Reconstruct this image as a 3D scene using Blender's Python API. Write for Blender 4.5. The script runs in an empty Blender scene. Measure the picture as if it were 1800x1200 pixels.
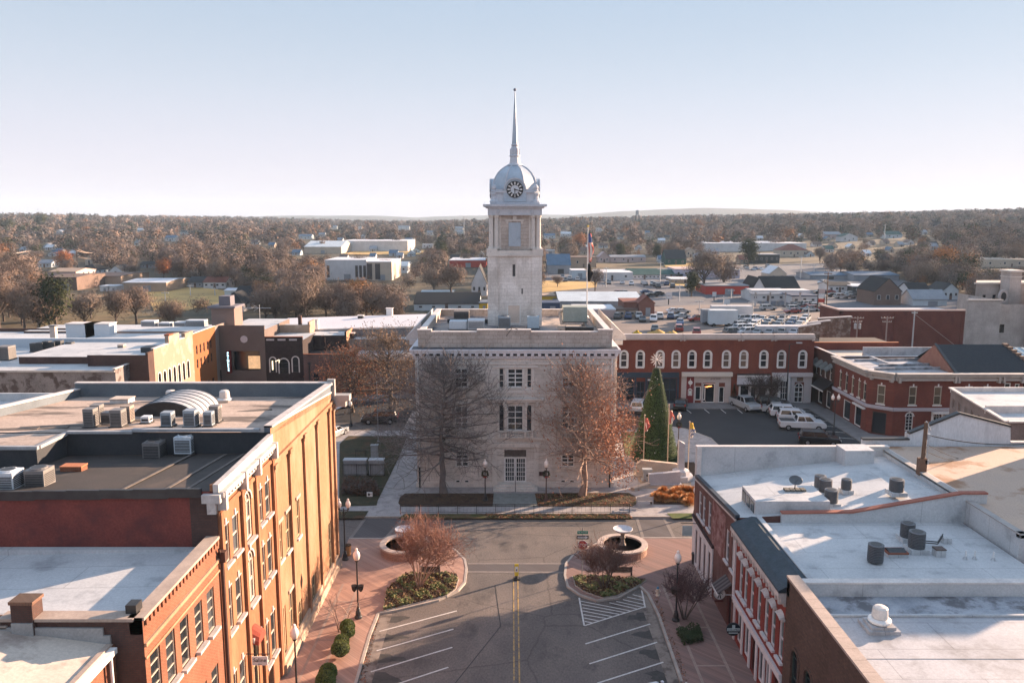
import bpy, math, random
import numpy as np
from mathutils import Vector, Matrix
R = math.radians
random.seed(7)
sc = bpy.context.scene
COL = sc.collection
# ---------------------------------------------------------------- camera, sky, sun, exposure
PITCH = math.atan(215/1400); CS, SN = math.cos(PITCH), math.sin(PITCH); CAMH = 27.0; FPX = 1400.0
cam = bpy.data.cameras.new('camera'); cam.lens = 28; cam.sensor_width = 36
cam.clip_start = .5; cam.clip_end = 30000
camo = bpy.data.objects.new('camera', cam); COL.objects.link(camo)
camo.location = (0, 0, CAMH); camo.rotation_euler = (R(90)-PITCH, 0, 0)
sc.camera = camo
SUN_AZ = R(57.5)      # clockwise from +Y towards +X
SUN_EL = R(13)
w = bpy.data.worlds.new("World"); sc.world = w; w.use_nodes = True
nt = w.node_tree; nt.nodes.clear()
sky = nt.nodes.new('ShaderNodeTexSky'); sky.sky_type = 'NISHITA'; sky.sun_disc = False
sky.sun_elevation = SUN_EL; sky.sun_rotation = SUN_AZ
sky.altitude = 150; sky.air_density = 1.0; sky.dust_density = .6; sky.ozone_density = 2.2
bg = nt.nodes.new('ShaderNodeBackground'); bg.inputs[1].default_value = .15
out = nt.nodes.new('ShaderNodeOutputWorld')
# the winter sky is paler than the clear-air model: a ramp covers it, its unseen upper part brightened to fill the shade
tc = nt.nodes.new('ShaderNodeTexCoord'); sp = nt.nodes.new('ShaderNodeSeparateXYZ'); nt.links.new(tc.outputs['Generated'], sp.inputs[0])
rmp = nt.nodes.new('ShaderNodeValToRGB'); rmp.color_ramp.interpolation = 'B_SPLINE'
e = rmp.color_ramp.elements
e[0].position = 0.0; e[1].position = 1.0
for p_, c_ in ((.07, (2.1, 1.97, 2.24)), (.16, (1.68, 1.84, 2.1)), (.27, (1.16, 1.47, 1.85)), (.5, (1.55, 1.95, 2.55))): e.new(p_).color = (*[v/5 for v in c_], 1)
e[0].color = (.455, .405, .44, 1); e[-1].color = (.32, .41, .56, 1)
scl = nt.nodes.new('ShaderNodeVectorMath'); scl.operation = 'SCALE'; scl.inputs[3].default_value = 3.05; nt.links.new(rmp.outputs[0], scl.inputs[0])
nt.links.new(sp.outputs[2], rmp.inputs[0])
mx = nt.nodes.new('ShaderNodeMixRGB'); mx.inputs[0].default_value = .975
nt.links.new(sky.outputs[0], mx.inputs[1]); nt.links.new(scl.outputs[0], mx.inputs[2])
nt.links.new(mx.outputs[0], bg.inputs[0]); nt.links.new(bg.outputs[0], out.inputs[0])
sl = bpy.data.lights.new('sun', 'SUN'); sl.energy = 5.0; sl.angle = R(.5); sl.color = (1.0, .70, .49)
so = bpy.data.objects.new('sun', sl); COL.objects.link(so)
sdir = Vector((math.sin(SUN_AZ)*math.cos(SUN_EL), math.cos(SUN_AZ)*math.cos(SUN_EL), math.sin(SUN_EL)))
so.rotation_euler = sdir.to_track_quat('Z', 'Y').to_euler(); so.location = (80, 60, 60)
sc.view_settings.view_transform = 'Standard'; sc.view_settings.look = 'None'
sc.view_settings.exposure = 2.05; sc.view_settings.gamma = 1
sc.render.engine = 'CYCLES'
sc.cycles.max_bounces = 5; sc.cycles.diffuse_bounces = 3; sc.cycles.glossy_bounces = 2; sc.cycles.volume_bounces = 0
sc.cycles.transparent_max_bounces = 6

# ---------------------------------------------------------------- survey helpers (photo measurements -> metres)
def G(x, y, z=0.0):
    v = (600-y)/FPX; t = (CAMH-z)/(SN-v*CS)
    return ((x-900)/FPX*t, t*(CS+v*SN))
def PY(x, y, Y):
    v = (600-y)/FPX; t = Y/(CS+v*SN)
    return ((x-900)/FPX*t, CAMH+t*(-SN+v*CS))
def GL(pts, z=0.0): return [G(x, y, z) for x, y in pts]
def PROJ(X, Y, Z):
    dz = Z-CAMH; f = Y*CS-dz*SN; u = Y*SN+dz*CS
    return (900+FPX*X/f, 600-FPX*u/f)
def smooth(a, b, x):
    t = min(1, max(0, (x-a)/(b-a))); return t*t*(3-2*t)
def terr(X, Y):
    h = 7*smooth(450, 1500, Y)
    h += 8*smooth(150, 420, X)*smooth(260, 620, Y)
    h += 2*smooth(-150, -500, X)*smooth(500, 1100, Y)
    h += 1.6*math.sin(X/170+1.3)*math.sin(Y/210)*smooth(400, 900, Y)
    h += 15*smooth(350, 900, X)*smooth(700, 1300, Y)+6*smooth(-400, -900, X)*smooth(800, 1300, Y)+4*math.sin(X/190+.5)*smooth(900, 1500, Y)
    return h - .12
def GT(x, y):
    z = 0.0
    for _ in range(25):
        X, Y = G(x, y, min(z, 26)); z = .6*z+.4*terr(X, Y)
    return X, Y, z

# ---------------------------------------------------------------- materials
MATS = {}
def newmat(name):
    m = bpy.data.materials.new(name); m.use_nodes = True
    return m, m.node_tree, m.node_tree.nodes['Principled BSDF']
def lk(nt, a, b): nt.links.new(a, b)
def coords(nt, wall=False, scale=(1, 1, 1)):
    tc = nt.nodes.new('ShaderNodeTexCoord'); o = tc.outputs['Object']
    if wall:
        s = nt.nodes.new('ShaderNodeSeparateXYZ'); lk(nt, o, s.inputs[0])
        a = nt.nodes.new('ShaderNodeMath'); a.operation = 'ADD'; lk(nt, s.outputs[0], a.inputs[0]); lk(nt, s.outputs[1], a.inputs[1])
        c = nt.nodes.new('ShaderNodeCombineXYZ'); lk(nt, a.outputs[0], c.inputs[0]); lk(nt, s.outputs[2], c.inputs[1]); o = c.outputs[0]
    if scale != (1, 1, 1):
        mp = nt.nodes.new('ShaderNodeMapping'); mp.inputs['Scale'].default_value = scale; lk(nt, o, mp.inputs[0]); o = mp.outputs[0]
    return o
def noise(nt, vec, scale, detail=4, rough=.6, lo=.35, hi=.65):
    n = nt.nodes.new('ShaderNodeTexNoise'); n.inputs['Scale'].default_value = scale; n.inputs['Detail'].default_value = detail
    n.inputs['Roughness'].default_value = rough; lk(nt, vec, n.inputs['Vector'])
    r = nt.nodes.new('ShaderNodeMapRange'); r.inputs[1].default_value = lo; r.inputs[2].default_value = hi; lk(nt, n.outputs[0], r.inputs[0])
    return r.outputs[0]
def mix(nt, fac, a, b, mode='MIX'):
    m = nt.nodes.new('ShaderNodeMixRGB'); m.blend_type = mode
    for i, v in ((0, fac), (1, a), (2, b)):
        if isinstance(v, (int, float)): m.inputs[i].default_value = v
        elif isinstance(v, tuple): m.inputs[i].default_value = (*v[:3], 1)
        else: lk(nt, v, m.inputs[i])
    return m.outputs[0]
def bump(nt, b, h, strength=.3, dist=.02):
    n = nt.nodes.new('ShaderNodeBump'); n.inputs['Strength'].default_value = strength; n.inputs['Distance'].default_value = dist
    lk(nt, h, n.inputs['Height']); lk(nt, n.outputs[0], b.inputs['Normal'])
def M(name, c, c2=None, s=.6, rough=.85, metal=0, fine=.12, bp=0, spec=.3, c3=None, s3=.15, lo3=.5, hi3=.62, stretch=(1, 1, 1), emit=0, rnd=0):
    """general weathered surface: c->c2 by broad noise, fine grain, optional stains c3"""
    if name in MATS: return MATS[name]
    m, nt, b = newmat(name)
    o = coords(nt, scale=stretch)
    col = c
    if c2: col = mix(nt, noise(nt, o, s, 6), c, c2)
    if fine:
        f = noise(nt, o, 9, 3, .7, .3, .7); d = mix(nt, f, (1-fine,)*3, (1+fine,)*3)
        col = mix(nt, 1.0, col if not isinstance(col, tuple) else mix(nt, 0.0, col, col), d, 'MULTIPLY')
    if c3: col = mix(nt, noise(nt, o, s3, 7, .65, lo3, hi3), col, c3)
    if rnd:
        oi = nt.nodes.new('ShaderNodeObjectInfo'); h = nt.nodes.new('ShaderNodeHueSaturation')
        r = nt.nodes.new('ShaderNodeMapRange'); lk(nt, oi.outputs['Random'], r.inputs[0]); r.inputs[3].default_value = 1-rnd; r.inputs[4].default_value = 1+rnd
        lk(nt, r.outputs[0], h.inputs['Value'])
        if isinstance(col, tuple): h.inputs['Color'].default_value = (*col, 1)
        else: lk(nt, col, h.inputs['Color'])
        col = h.outputs[0]
    if isinstance(col, tuple): b.inputs['Base Color'].default_value = (*col, 1)
    else: lk(nt, col, b.inputs['Base Color'])
    b.inputs['Roughness'].default_value = rough; b.inputs['Metallic'].default_value = metal; b.inputs['Specular IOR Level'].default_value = spec
    if bp: bump(nt, b, noise(nt, o, 6, 4, .7, 0, 1), bp, .03)
    if emit:
        b.inputs['Emission Color'].default_value = (*c, 1); b.inputs['Emission Strength'].default_value = emit
    MATS[name] = m; return m
def brick(name, c1, c2, mortar, sc_=1.0, stain=None, msize=.012, rough=.9, bw=.215, bh=.075, paint=0.0):
    if name in MATS: return MATS[name]
    m, nt, b = newmat(name); o = coords(nt, wall=True)
    t = nt.nodes.new('ShaderNodeTexBrick'); lk(nt, o, t.inputs['Vector'])
    t.inputs['Color1'].default_value = (*c1, 1); t.inputs['Color2'].default_value = (*c2, 1); t.inputs['Mortar'].default_value = (*mortar, 1)
    t.inputs['Scale'].default_value = 1; t.inputs['Mortar Size'].default_value = msize; t.inputs['Brick Width'].default_value = bw*sc_; t.inputs['Row Height'].default_value = bh*sc_
    t.inputs['Mortar Smooth'].default_value = .2
    f = noise(nt, o, .35, 6, .6, .3, .7)
    d = mix(nt, f, (.78, .76, .74), (1.18, 1.18, 1.2)); col = mix(nt, 1.0, t.outputs[0], d, 'MULTIPLY')
    f2 = noise(nt, o, 5, 3, .7, .3, .7); col = mix(nt, 1.0, col, mix(nt, f2, (.86,)*3, (1.14,)*3), 'MULTIPLY')
    if stain: col = mix(nt, noise(nt, coords(nt, wall=True, scale=(1, .35, 1)), .5, 7, .7, .52, .66), col, stain)
    lk(nt, col, b.inputs['Base Color']); b.inputs['Roughness'].default_value = rough; b.inputs['Specular IOR Level'].default_value = .25
    bump(nt, b, t.outputs[1], -.35, .012)
    MATS[name] = m; return m
def glassy(name, c=(.02, .025, .03), rough=.06, c2=None):
    if name in MATS: return MATS[name]
    m, nt, b = newmat(name)
    if c2:
        oi = nt.nodes.new('ShaderNodeObjectInfo'); r = nt.nodes.new('ShaderNodeMath'); r.operation = 'POWER'; r.inputs[1].default_value = 2.2
        lk(nt, oi.outputs['Random'], r.inputs[0]); lk(nt, mix(nt, r.outputs[0], c, c2), b.inputs['Base Color'])
    else: b.inputs['Base Color'].default_value = (*c, 1)
    b.inputs['Roughness'].default_value = rough; b.inputs['Specular IOR Level'].default_value = .6
    o = coords(nt); bump(nt, b, noise(nt, o, .9, 2, .5, 0, 1), .15, .02)
    MATS[name] = m; return m

# ---------------------------------------------------------------- mesh builder
class MB:
    def __init__(s): s.v = []; s.f = []; s.m = []; s.k = 0; s.sm = []
    def quad(s, *p):
        n = len(s.v); s.v += [tuple(q) for q in p]; s.f.append(tuple(range(n, n+len(p)))); s.m.append(s.k); return s
    def box(s, x0, x1, y0, y1, z0, z1):
        n = len(s.v)
        s.v += [(x0, y0, z0), (x1, y0, z0), (x1, y1, z0), (x0, y1, z0), (x0, y0, z1), (x1, y0, z1), (x1, y1, z1), (x0, y1, z1)]
        for f in ((0, 3, 2, 1), (4, 5, 6, 7), (0, 1, 5, 4), (1, 2, 6, 5), (2, 3, 7, 6), (3, 0, 4, 7)):
            s.f.append(tuple(n+i for i in f)); s.m.append(s.k)
        return s
    def cbox(s, cx, cy, z0, w, d, h): return s.box(cx-w/2, cx+w/2, cy-d/2, cy+d/2, z0, z0+h)
    def obox(s, p0, p1, z0, z1, t, side=0.0):
        """box along p0-p1 (xy), thickness t; side shifts it to the left (+) of the direction"""
        d = Vector((p1[0]-p0[0], p1[1]-p0[1])); L = d.length or 1e-6; n_ = Vector((-d.y, d.x))/L
        a = n_*(side+t/2); b = n_*(side-t/2)
        q = [(p0[0]+b.x, p0[1]+b.y), (p1[0]+b.x, p1[1]+b.y), (p1[0]+a.x, p1[1]+a.y), (p0[0]+a.x, p0[1]+a.y)]
        za, zb = (z0 if isinstance(z0, tuple) else (z0, z0)), (z1 if isinstance(z1, tuple) else (z1, z1))
        n = len(s.v)
        s.v += [(q[0][0], q[0][1], za[0]), (q[1][0], q[1][1], za[1]), (q[2][0], q[2][1], za[1]), (q[3][0], q[3][1], za[0]),
                (q[0][0], q[0][1], zb[0]), (q[1][0], q[1][1], zb[1]), (q[2][0], q[2][1], zb[1]), (q[3][0], q[3][1], zb[0])]
        for f in ((0, 3, 2, 1), (4, 5, 6, 7), (0, 1, 5, 4), (1, 2, 6, 5), (2, 3, 7, 6), (3, 0, 4, 7)):
            s.f.append(tuple(n+i for i in f)); s.m.append(s.k)
        return s
    def prism(s, pts, z0, z1, inset=0):
        n = len(s.v); k = len(pts)
        s.v += [(x, y, z0) for x, y in pts]+[(x, y, z1) for x, y in pts]
        s.f.append(tuple(n+k+i for i in range(k))); s.m.append(s.k); s.f.append(tuple(n+k-1-i for i in range(k))); s.m.append(s.k)
        for i in range(k):
            j = (i+1) % k; s.f.append((n+i, n+j, n+k+j, n+k+i)); s.m.append(s.k)
        return s
    def extr(s, prof, axis, a, b):
        """prof 2D polygon extruded along axis 'x' (prof=(y,z)) or 'y' (prof=(x,z))"""
        n = len(s.v); k = len(prof)
        for c in (a, b): s.v += [((c, p, q) if axis == 'x' else (p, c, q)) for p, q in prof]
        s.f.append(tuple(n+i for i in range(k))); s.m.append(s.k); s.f.append(tuple(n+2*k-1-i for i in range(k))); s.m.append(s.k)
        for i in range(k):
            j = (i+1) % k; s.f.append((n+j, n+i, n+k+i, n+k+j)); s.m.append(s.k)
        return s
    def tube(s, p0, p1, r0, r1=None, n=8, cap=True):
        if r1 is None: r1 = r0
        a = Vector(p0); b = Vector(p1); d = (b-a)
        if d.length < 1e-6: return s
        d.normalize(); u = d.orthogonal().normalized(); w_ = d.cross(u); k = len(s.v)
        for c, r in ((a, r0), (b, r1)):
            for i in range(n):
                t = 2*math.pi*i/n; s.v.append(tuple(c+u*math.cos(t)*r+w_*math.sin(t)*r))
        for i in range(n):
            j = (i+1) % n; s.f.append((k+i, k+j, k+n+j, k+n+i)); s.m.append(s.k)
        if cap:
            s.f.append(tuple(k+n+i for i in range(n))); s.m.append(s.k); s.f.append(tuple(k+n-1-i for i in range(n))); s.m.append(s.k)
        return s
    def lathe(s, prof, c=(0, 0), n=16, sx=1, sy=1, ph=0):
        k = len(s.v); m = len(prof)
        for r, z in prof:
            for i in range(n):
                t = 2*math.pi*i/n+ph; s.v.append((c[0]+r*math.cos(t)*sx, c[1]+r*math.sin(t)*sy, z))
        for a in range(m-1):
            for i in range(n):
                j = (i+1) % n; s.f.append((k+a*n+i, k+a*n+j, k+(a+1)*n+j, k+(a+1)*n+i)); s.m.append(s.k)
        s.f.append(tuple(k+(m-1)*n+i for i in range(n))); s.m.append(s.k); s.f.append(tuple(k+n-1-i for i in range(n))); s.m.append(s.k)
        return s
    def ball(s, c, r, n=10, m=6, sz=1.0):
        prof = [(max(.002, r*math.sin(math.pi*i/m)), c[2]-r*sz*math.cos(math.pi*i/m)) for i in range(m+1)]
        return s.lathe(prof, (c[0], c[1]), n)
    def build(s, name, mats, parent=None, smooth_=False, loc=None):
        me = bpy.data.meshes.new(name)
        off = (0, 0, 0)
        if parent is not None: off = parent.get('_org', tuple(parent.location)) if parent.type != 'MESH' else tuple(parent.get('_org', (0, 0, 0)))
        elif loc is not None: off = loc
        off = tuple(off)
        vs = [(x-off[0], y-off[1], z-off[2]) for x, y, z in s.v] if any(off) else s.v
        me.from_pydata(vs, [], s.f)
        if not isinstance(mats, (list, tuple)): mats = [mats]
        for m in mats: me.materials.append(m)
        if any(s.m): me.polygons.foreach_set('material_index', s.m)
        if smooth_: me.polygons.foreach_set('use_smooth', [True]*len(me.polygons))
        me.update()
        o = bpy.data.objects.new(name, me); COL.objects.link(o)
        o['_org'] = off
        if parent is not None: o.parent = parent
        elif loc is not None: o.location = loc
        return o
def link(name, me, parent=None, loc=(0, 0, 0), rz=0):
    o = bpy.data.objects.new(name, me); COL.objects.link(o); o.location = loc; o.rotation_euler = (0, 0, rz)
    if parent is not None:
        o.parent = parent
    return o
def empty(name, loc, rz=0):
    o = bpy.data.objects.new(name, None); COL.objects.link(o); o.location = loc; o.rotation_euler = (0, 0, rz); o.empty_display_size = .5
    o['_org'] = tuple(loc) if not rz else tuple(loc)
    return o
def tag(o, label=None, cat=None, group=None, kind=None):
    if label: o['label'] = label
    if cat: o['category'] = cat
    if group: o['group'] = group
    if kind: o['kind'] = kind
    return o
def thing(name, label, cat, loc, group=None, rz=0): return tag(empty(name, loc, rz), label, cat, group)
def copy_tree(o, parent=None):
    c = o.copy(); COL.objects.link(c)
    if parent is not None: c.parent = parent
    for ch in list(o.children): copy_tree(ch, c)
    return c
def relabel(o, label, group=None):
    o['label'] = label
    if group: o['group'] = group
    return o
def ngon_sheet(name, pts, z, mat, kind='structure', label=None):
    mb = MB(); mb.quad(*[(x, y, z) for x, y in pts]); o = mb.build(name, mat); tag(o, kind=kind, label=label); return o
def slab(name, pts, z1, mat, h=.15, kind='structure'):
    mb = MB().prism(pts, z1-h, z1); o = mb.build(name, mat); tag(o, kind=kind); return o
def text(name, s, size, mat, parent, loc, rot, extr=.01, align='CENTER', sx=1):
    cu = bpy.data.curves.new(name, 'FONT'); cu.body = s; cu.size = size; cu.align_x = align; cu.align_y = 'CENTER'; cu.extrude = extr
    o = bpy.data.objects.new('tmp', cu); COL.objects.link(o); dg = bpy.context.evaluated_depsgraph_get()
    me = bpy.data.meshes.new_from_object(o.evaluated_get(dg)); bpy.data.objects.remove(o); me.materials.clear(); me.materials.append(mat)
    r = bpy.data.objects.new(name, me); COL.objects.link(r); r.scale = (sx, 1, 1); r.rotation_euler = rot
    if parent is not None:
        org = parent.get('_org', (0, 0, 0)); r.parent = parent; r.location = Vector(loc)-Vector(org)
    else: r.location = loc
    return r

# colour library
def seams(m, w_, h_, k=.7):
    nt = m.node_tree; b = nt.nodes['Principled BSDF']; l = b.inputs['Base Color'].links[0]; src = l.from_socket; t = nt.nodes.new('ShaderNodeTexBrick'); lk(nt, coords(nt), t.inputs['Vector'])
    t.inputs['Color1'].default_value = (1, 1, 1, 1); t.inputs['Color2'].default_value = (.94, .94, .94, 1); t.inputs['Mortar'].default_value = (k, k, k, 1); t.inputs['Scale'].default_value = 1; t.inputs['Mortar Size'].default_value = .025; t.inputs['Brick Width'].default_value = w_; t.inputs['Row Height'].default_value = h_
    lk(nt, mix(nt, 1.0, src, t.outputs[0], 'MULTIPLY'), b.inputs['Base Color']); return m
white_mem = seams(M('white_membrane', (.53, .53, .53), (.42, .43, .44), .3, .55, c3=(.25, .25, .26), s3=.6, lo3=.55, hi3=.76, bp=.08), 9, 2.1)
white_mem2 = seams(M('white_membrane_dirty', (.46, .45, .46), (.36, .355, .37), .3, .6, c3=(.24, .23, .23), s3=.7, lo3=.5, hi3=.7, bp=.1), 7, 2.4)
cream_roof = M('cream_roof', (.52, .44, .37), (.42, .35, .30), .2, .8, c3=(.26, .20, .17), s3=.35, lo3=.52, hi3=.66, bp=.15)
white_paint = M('white_paint', (.72, .70, .68), (.62, .60, .58), .8, .6)
white_trim = M('white_trim', (.54, .49, .46), (.40, .36, .34), 1.5, .6, c3=(.3, .27, .25), s3=2, lo3=.6, hi3=.75)
coping_w = M('coping_white', (.66, .60, .56), (.5, .46, .44), 1, .6)
coping_t = M('coping_tan', (.42, .33, .27), (.32, .25, .21), 1, .85)
dark_metal = M('black_metal', (.015, .015, .017), (.03, .03, .03), 2, .45, spec=.5)
grey_metal = M('grey_metal', (.28, .29, .30), (.2, .21, .22), 1, .45, metal=.3, spec=.5)
light_metal = M('light_metal', (.5, .52, .54), (.4, .42, .44), 1, .4, metal=.4, spec=.5)
concrete = M('concrete', (.36, .33, .31), (.28, .26, .25), .5, .9, c3=(.2, .185, .175), s3=.9, lo3=.55, hi3=.7, bp=.1)
glass = glassy('window_glass', (.012, .016, .02), .08, (.10, .11, .12))
glass_d = glassy('shop_glass', (.008, .012, .016), .1, (.03, .035, .04))
glass_w = glassy('warm_lit_blind', (.3, .22, .14), .3, (.10, .08, .06))
wood = M('wood_pole', (.10, .06, .04), (.15, .09, .06), 1, .9, stretch=(4, 4, .5))

# ---------------------------------------------------------------- windows and walls
WK = {}
def wstyle(key, **k): WK[key] = k
WMESH = {}
def arc(w, z0, n=10, top=None):
    r = w/2
    return [(r*math.cos(math.pi*i/n), z0+r*math.sin(math.pi*i/n)) for i in range(n+1)]
def win_meshes(key, w, h):
    kk = (key, round(w, 2), round(h, 2))
    if kk in WMESH: return WMESH[kk]
    st = WK[key]; cols, rows = st.get('grid', (2, 2)); fw = st.get('fw', .09); mw = st.get('mw', .035); arch = st.get('arch', False)
    f = MB(); hh = h-(w/2 if arch else 0); yb0, yb1 = st.get('dep', (.06, .13))
    f.box(-w/2, -w/2+fw, yb0, yb1, 0, hh).box(w/2-fw, w/2, yb0, yb1, 0, hh).box(-w/2+fw, w/2-fw, yb0, yb1, 0, fw)
    if not arch: f.box(-w/2+fw, w/2-fw, yb0, yb1, h-fw, h)
    else:
        A = arc(w, hh, 12); B = [(x*(1-2*fw/w), hh+(z-hh)*(1-2*fw/w)) for x, z in A]
        for i in range(12):
            p = [A[i], A[i+1], B[i+1], B[i]]; f.extr(p, 'y', yb0, yb1)
    iw, ih = w-2*fw, (hh-fw if arch else h-2*fw)
    for c in range(1, cols):
        x = -w/2+fw+iw*c/cols; f.box(x-mw/2, x+mw/2, yb0+.02, yb1-.005, fw, fw+ih+(w/2-fw if arch else 0)*.95)
    for r in range(1, rows):
        z = fw+ih*r/rows; t = mw*(1.8 if (rows == 2 or (st.get('rail') and r*2 == rows)) else 1); f.box(-w/2+fw, w/2-fw, yb0+.025, yb1-.008, z-t/2, z+t/2)
    if arch: f.box(-w/2+fw, w/2-fw, yb0+.02, yb1-.005, hh-mw/2, hh+mw/2)
    p = MB(); e = .02
    if arch:
        poly = [(-w/2-e, -e), (w/2+e, -e)]+[(x*(1+2*e/w), z) for x, z in arc(w, hh, 12)]
        p.extr(poly, 'y', yb1, yb1+.02)
    else: p.box(-w/2-e, w/2+e, yb1, yb1+.02, -e, h+e)
    def mk(mb, name, mat):
        me = bpy.data.meshes.new(name); me.from_pydata(mb.v, [], mb.f)
        for m_ in (mat if isinstance(mat, list) else [mat]): me.materials.append(m_)
        if any(mb.m): me.polygons.foreach_set('material_index', mb.m)
        me.update(); return me
    res = [mk(f, 'window', st['frame']), mk(p, 'pane', st.get('glass', glass)), None, None]
    if st.get('sill'):
        s_ = MB(); so_ = st.get('sillout', .1); s_.box(-w/2-.1, w/2+.1, -so_, .06, -.14, 0); res[2] = mk(s_, 'sill', st['sill'])
    if st.get('hood'):
        hd = MB(); k = st.get('hoodk', 'flat'); t = .17
        if k == 'flat': hd.box(-w/2-.12, w/2+.12, -.09, .02, h, h+.22)
        elif k == 'key': hd.box(-w/2, w/2, -.02, .02, h, h+.07).box(-.08, .08, -.05, .02, h+.02, h+.36)
        elif k == 'arch':
            A = arc(w+2*t, hh, 12); B = arc(w+.01, hh, 12)
            for i in range(12): hd.extr([A[i], A[i+1], B[i+1], B[i]], 'y', -.05, .02)
            hd.box(-w/2-t, -w/2-.005, -.05, .02, 0, hh).box(w/2+.005, w/2+t, -.05, .02, 0, hh)
        elif k == 'archkey':
            A = arc(w+2*.11, hh, 12); B = arc(w+.01, hh, 12)
            for i in range(12): hd.extr([A[i], A[i+1], B[i+1], B[i]], 'y', -.04, .02)
            hd.box(-.09, .09, -.08, .02, h+.05, h+.55)
        res[3] = mk(hd, 'window_hood', st['hood'])
    WMESH[kk] = res; return res
def place_window(parent, key, X, Y, Z, rz, w, h, name='window'):
    fr, pa, si, hd = win_meshes(key, w, h); org = parent.get('_org', (0, 0, 0))
    o = link(WK[key].get('name', name), fr, parent, (X-org[0], Y-org[1], Z-org[2]), rz)
    link('pane', pa, o)
    if si: link('sill', si, o)
    if hd: link('hood', hd, o)
    return o
def wall(parent, mat, P0, P1, z0, z1, ops=(), depth=.18, name='wall', z1b=None, mb=None):
    """P0->P1 left to right seen from outside; ops: (u, z, w, h, stylekey) u = distance of centre from P0"""
    own = mb is None
    if own: mb = MB()
    P0 = Vector(P0); P1 = Vector(P1); U = (P1-P0); L = U.length; U = U/L; N = Vector((U.y, -U.x))
    rz = math.atan2(U.y, U.x)
    def pt(u, z, d=0): return (P0.x+U.x*u-N.x*d, P0.y+U.y*u-N.y*d, z)
    us = {0.0, L}; zs = {z0, z1}
    for (u, z, w_, h, k) in ops:
        us |= {u-w_/2, u+w_/2}; zs |= {z, z+h}
    us = sorted(us); zs = sorted(zs)
    for i in range(len(us)-1):
        run = None
        for j in range(len(zs)-1):
            uc = (us[i]+us[i+1])/2; zc = (zs[j]+zs[j+1])/2
            if any(abs(uc-u) < w_/2 and z < zc < z+h for (u, z, w_, h, k) in ops): continue
            mb.quad(pt(us[i], zs[j]), pt(us[i+1], zs[j]), pt(us[i+1], zs[j+1]), pt(us[i], zs[j+1]))
    if z1b is not None:     # sloped top
        mb.quad(pt(0, z1), pt(L, z1), pt(L, z1b[1]), pt(0, z1b[0]))
    for (u, z, w_, h, k) in ops:
        a, b = u-w_/2, u+w_/2; arch = WK[k].get('arch'); hh = h-(w_/2 if arch else 0)
        mb.quad(pt(a, z), pt(a, z+hh), pt(a, z+hh, depth), pt(a, z, depth)); mb.quad(pt(b, z+hh), pt(b, z), pt(b, z, depth), pt(b, z+hh, depth))
        mb.quad(pt(b, z), pt(a, z), pt(a, z, depth), pt(b, z, depth))
        if arch:
            A = arc(w_, z+hh, 12)
            for i in range(12):
                (xa, za), (xb, zb) = A[i], A[i+1]
                mb.quad(pt(u+xa, za), pt(u+xa, z+h), pt(u+xb, z+h), pt(u+xb, zb))
                mb.quad(pt(u+xa, za), pt(u+xb, zb), pt(u+xb, zb, depth), pt(u+xa, za, depth))
        else: mb.quad(pt(a, z+h), pt(b, z+h), pt(b, z+h, depth), pt(a, z+h, depth))
        X, Y, _ = pt(u, z)
        if parent is not None: place_window(parent, k, X, Y, z, rz, w_, h)
    if own: return mb.build(name, mat, parent)
def sideops(side, x0, x1, y0, y1, ops):
    """absolute centre coordinates -> distance along the wall"""
    if side == 'S': return (x0, y0), (x1, y0), [(c-x0, *r) for c, *r in ops]
    if side == 'E': return (x1, y0), (x1, y1), [(c-y0, *r) for c, *r in ops]
    if side == 'N': return (x1, y1), (x0, y1), [(x1-c, *r) for c, *r in ops]
    return (x0, y1), (x0, y0), [(y1-c, *r) for c, *r in ops]
def block(name, label, cat, x0, x1, y0, y1, rz_, wallm, roofm, par=None, t=.3, cop=None, ops=None, group=None, mats=None, zb=0, slope=None, copt=.07, over=.05):
    """flat-roofed building. par: dict side->parapet height; slope: fn(x,y)->roof z (else rz_)"""
    par = par or {}; ops = ops or {}; mats = mats or {}
    root = thing(name, label, cat, ((x0+x1)/2, (y0+y1)/2, zb), group)
    zf = slope or (lambda x, y: rz_)
    corners = {'S': ((x0, y0), (x1, y0)), 'E': ((x1, y0), (x1, y1)), 'N': ((x1, y1), (x0, y1)), 'W': ((x0, y1), (x0, y0))}
    groups = {}
    for s_ in 'SENW':
        groups.setdefault(mats.get(s_, wallm).name, (mats.get(s_, wallm), []))[1].append(s_)
    for _, (m_, sides) in groups.items():
        mb = MB()
        for s_ in sides:
            (a, b, oo) = sideops(s_, x0, x1, y0, y1, ops.get(s_, []))
            za, zb_ = zf(*a)+par.get(s_, 0), zf(*b)+par.get(s_, 0); zt = min(za, zb_)
            wall(root, m_, a, b, zb, zt, oo, mb=mb, z1b=(za, zb_) if abs(za-zb_) > .01 else None)
        mb.build('wall', m_, root)
    r = MB(); e = .02; r.quad((x0+e, y0+e, zf(x0, y0)), (x1-e, y0+e, zf(x1, y0)), (x1-e, y1-e, zf(x1, y1)), (x0+e, y1-e, zf(x0, y1))); r.build('roof', roofm, root)
    p = MB(); c = MB()
    for s_, h in par.items():
        if h <= 0: continue
        a, b = corners[s_]; za, zb_ = zf(*a)+h, zf(*b)+h
        p.obox(a, b, (za-h-.05, zb_-h-.05), (za-.01, zb_-.01), t-.02, side=t/2+.005)
        if cop: c.obox(a, b, (za-.005, zb_-.005), (za+copt, zb_+copt), t+over*2, side=t/2-.0)
    if p.v: p.build('parapet', mats.get('par', wallm), root)
    if c.v: c.build('coping', cop, root)
    return root
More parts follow.
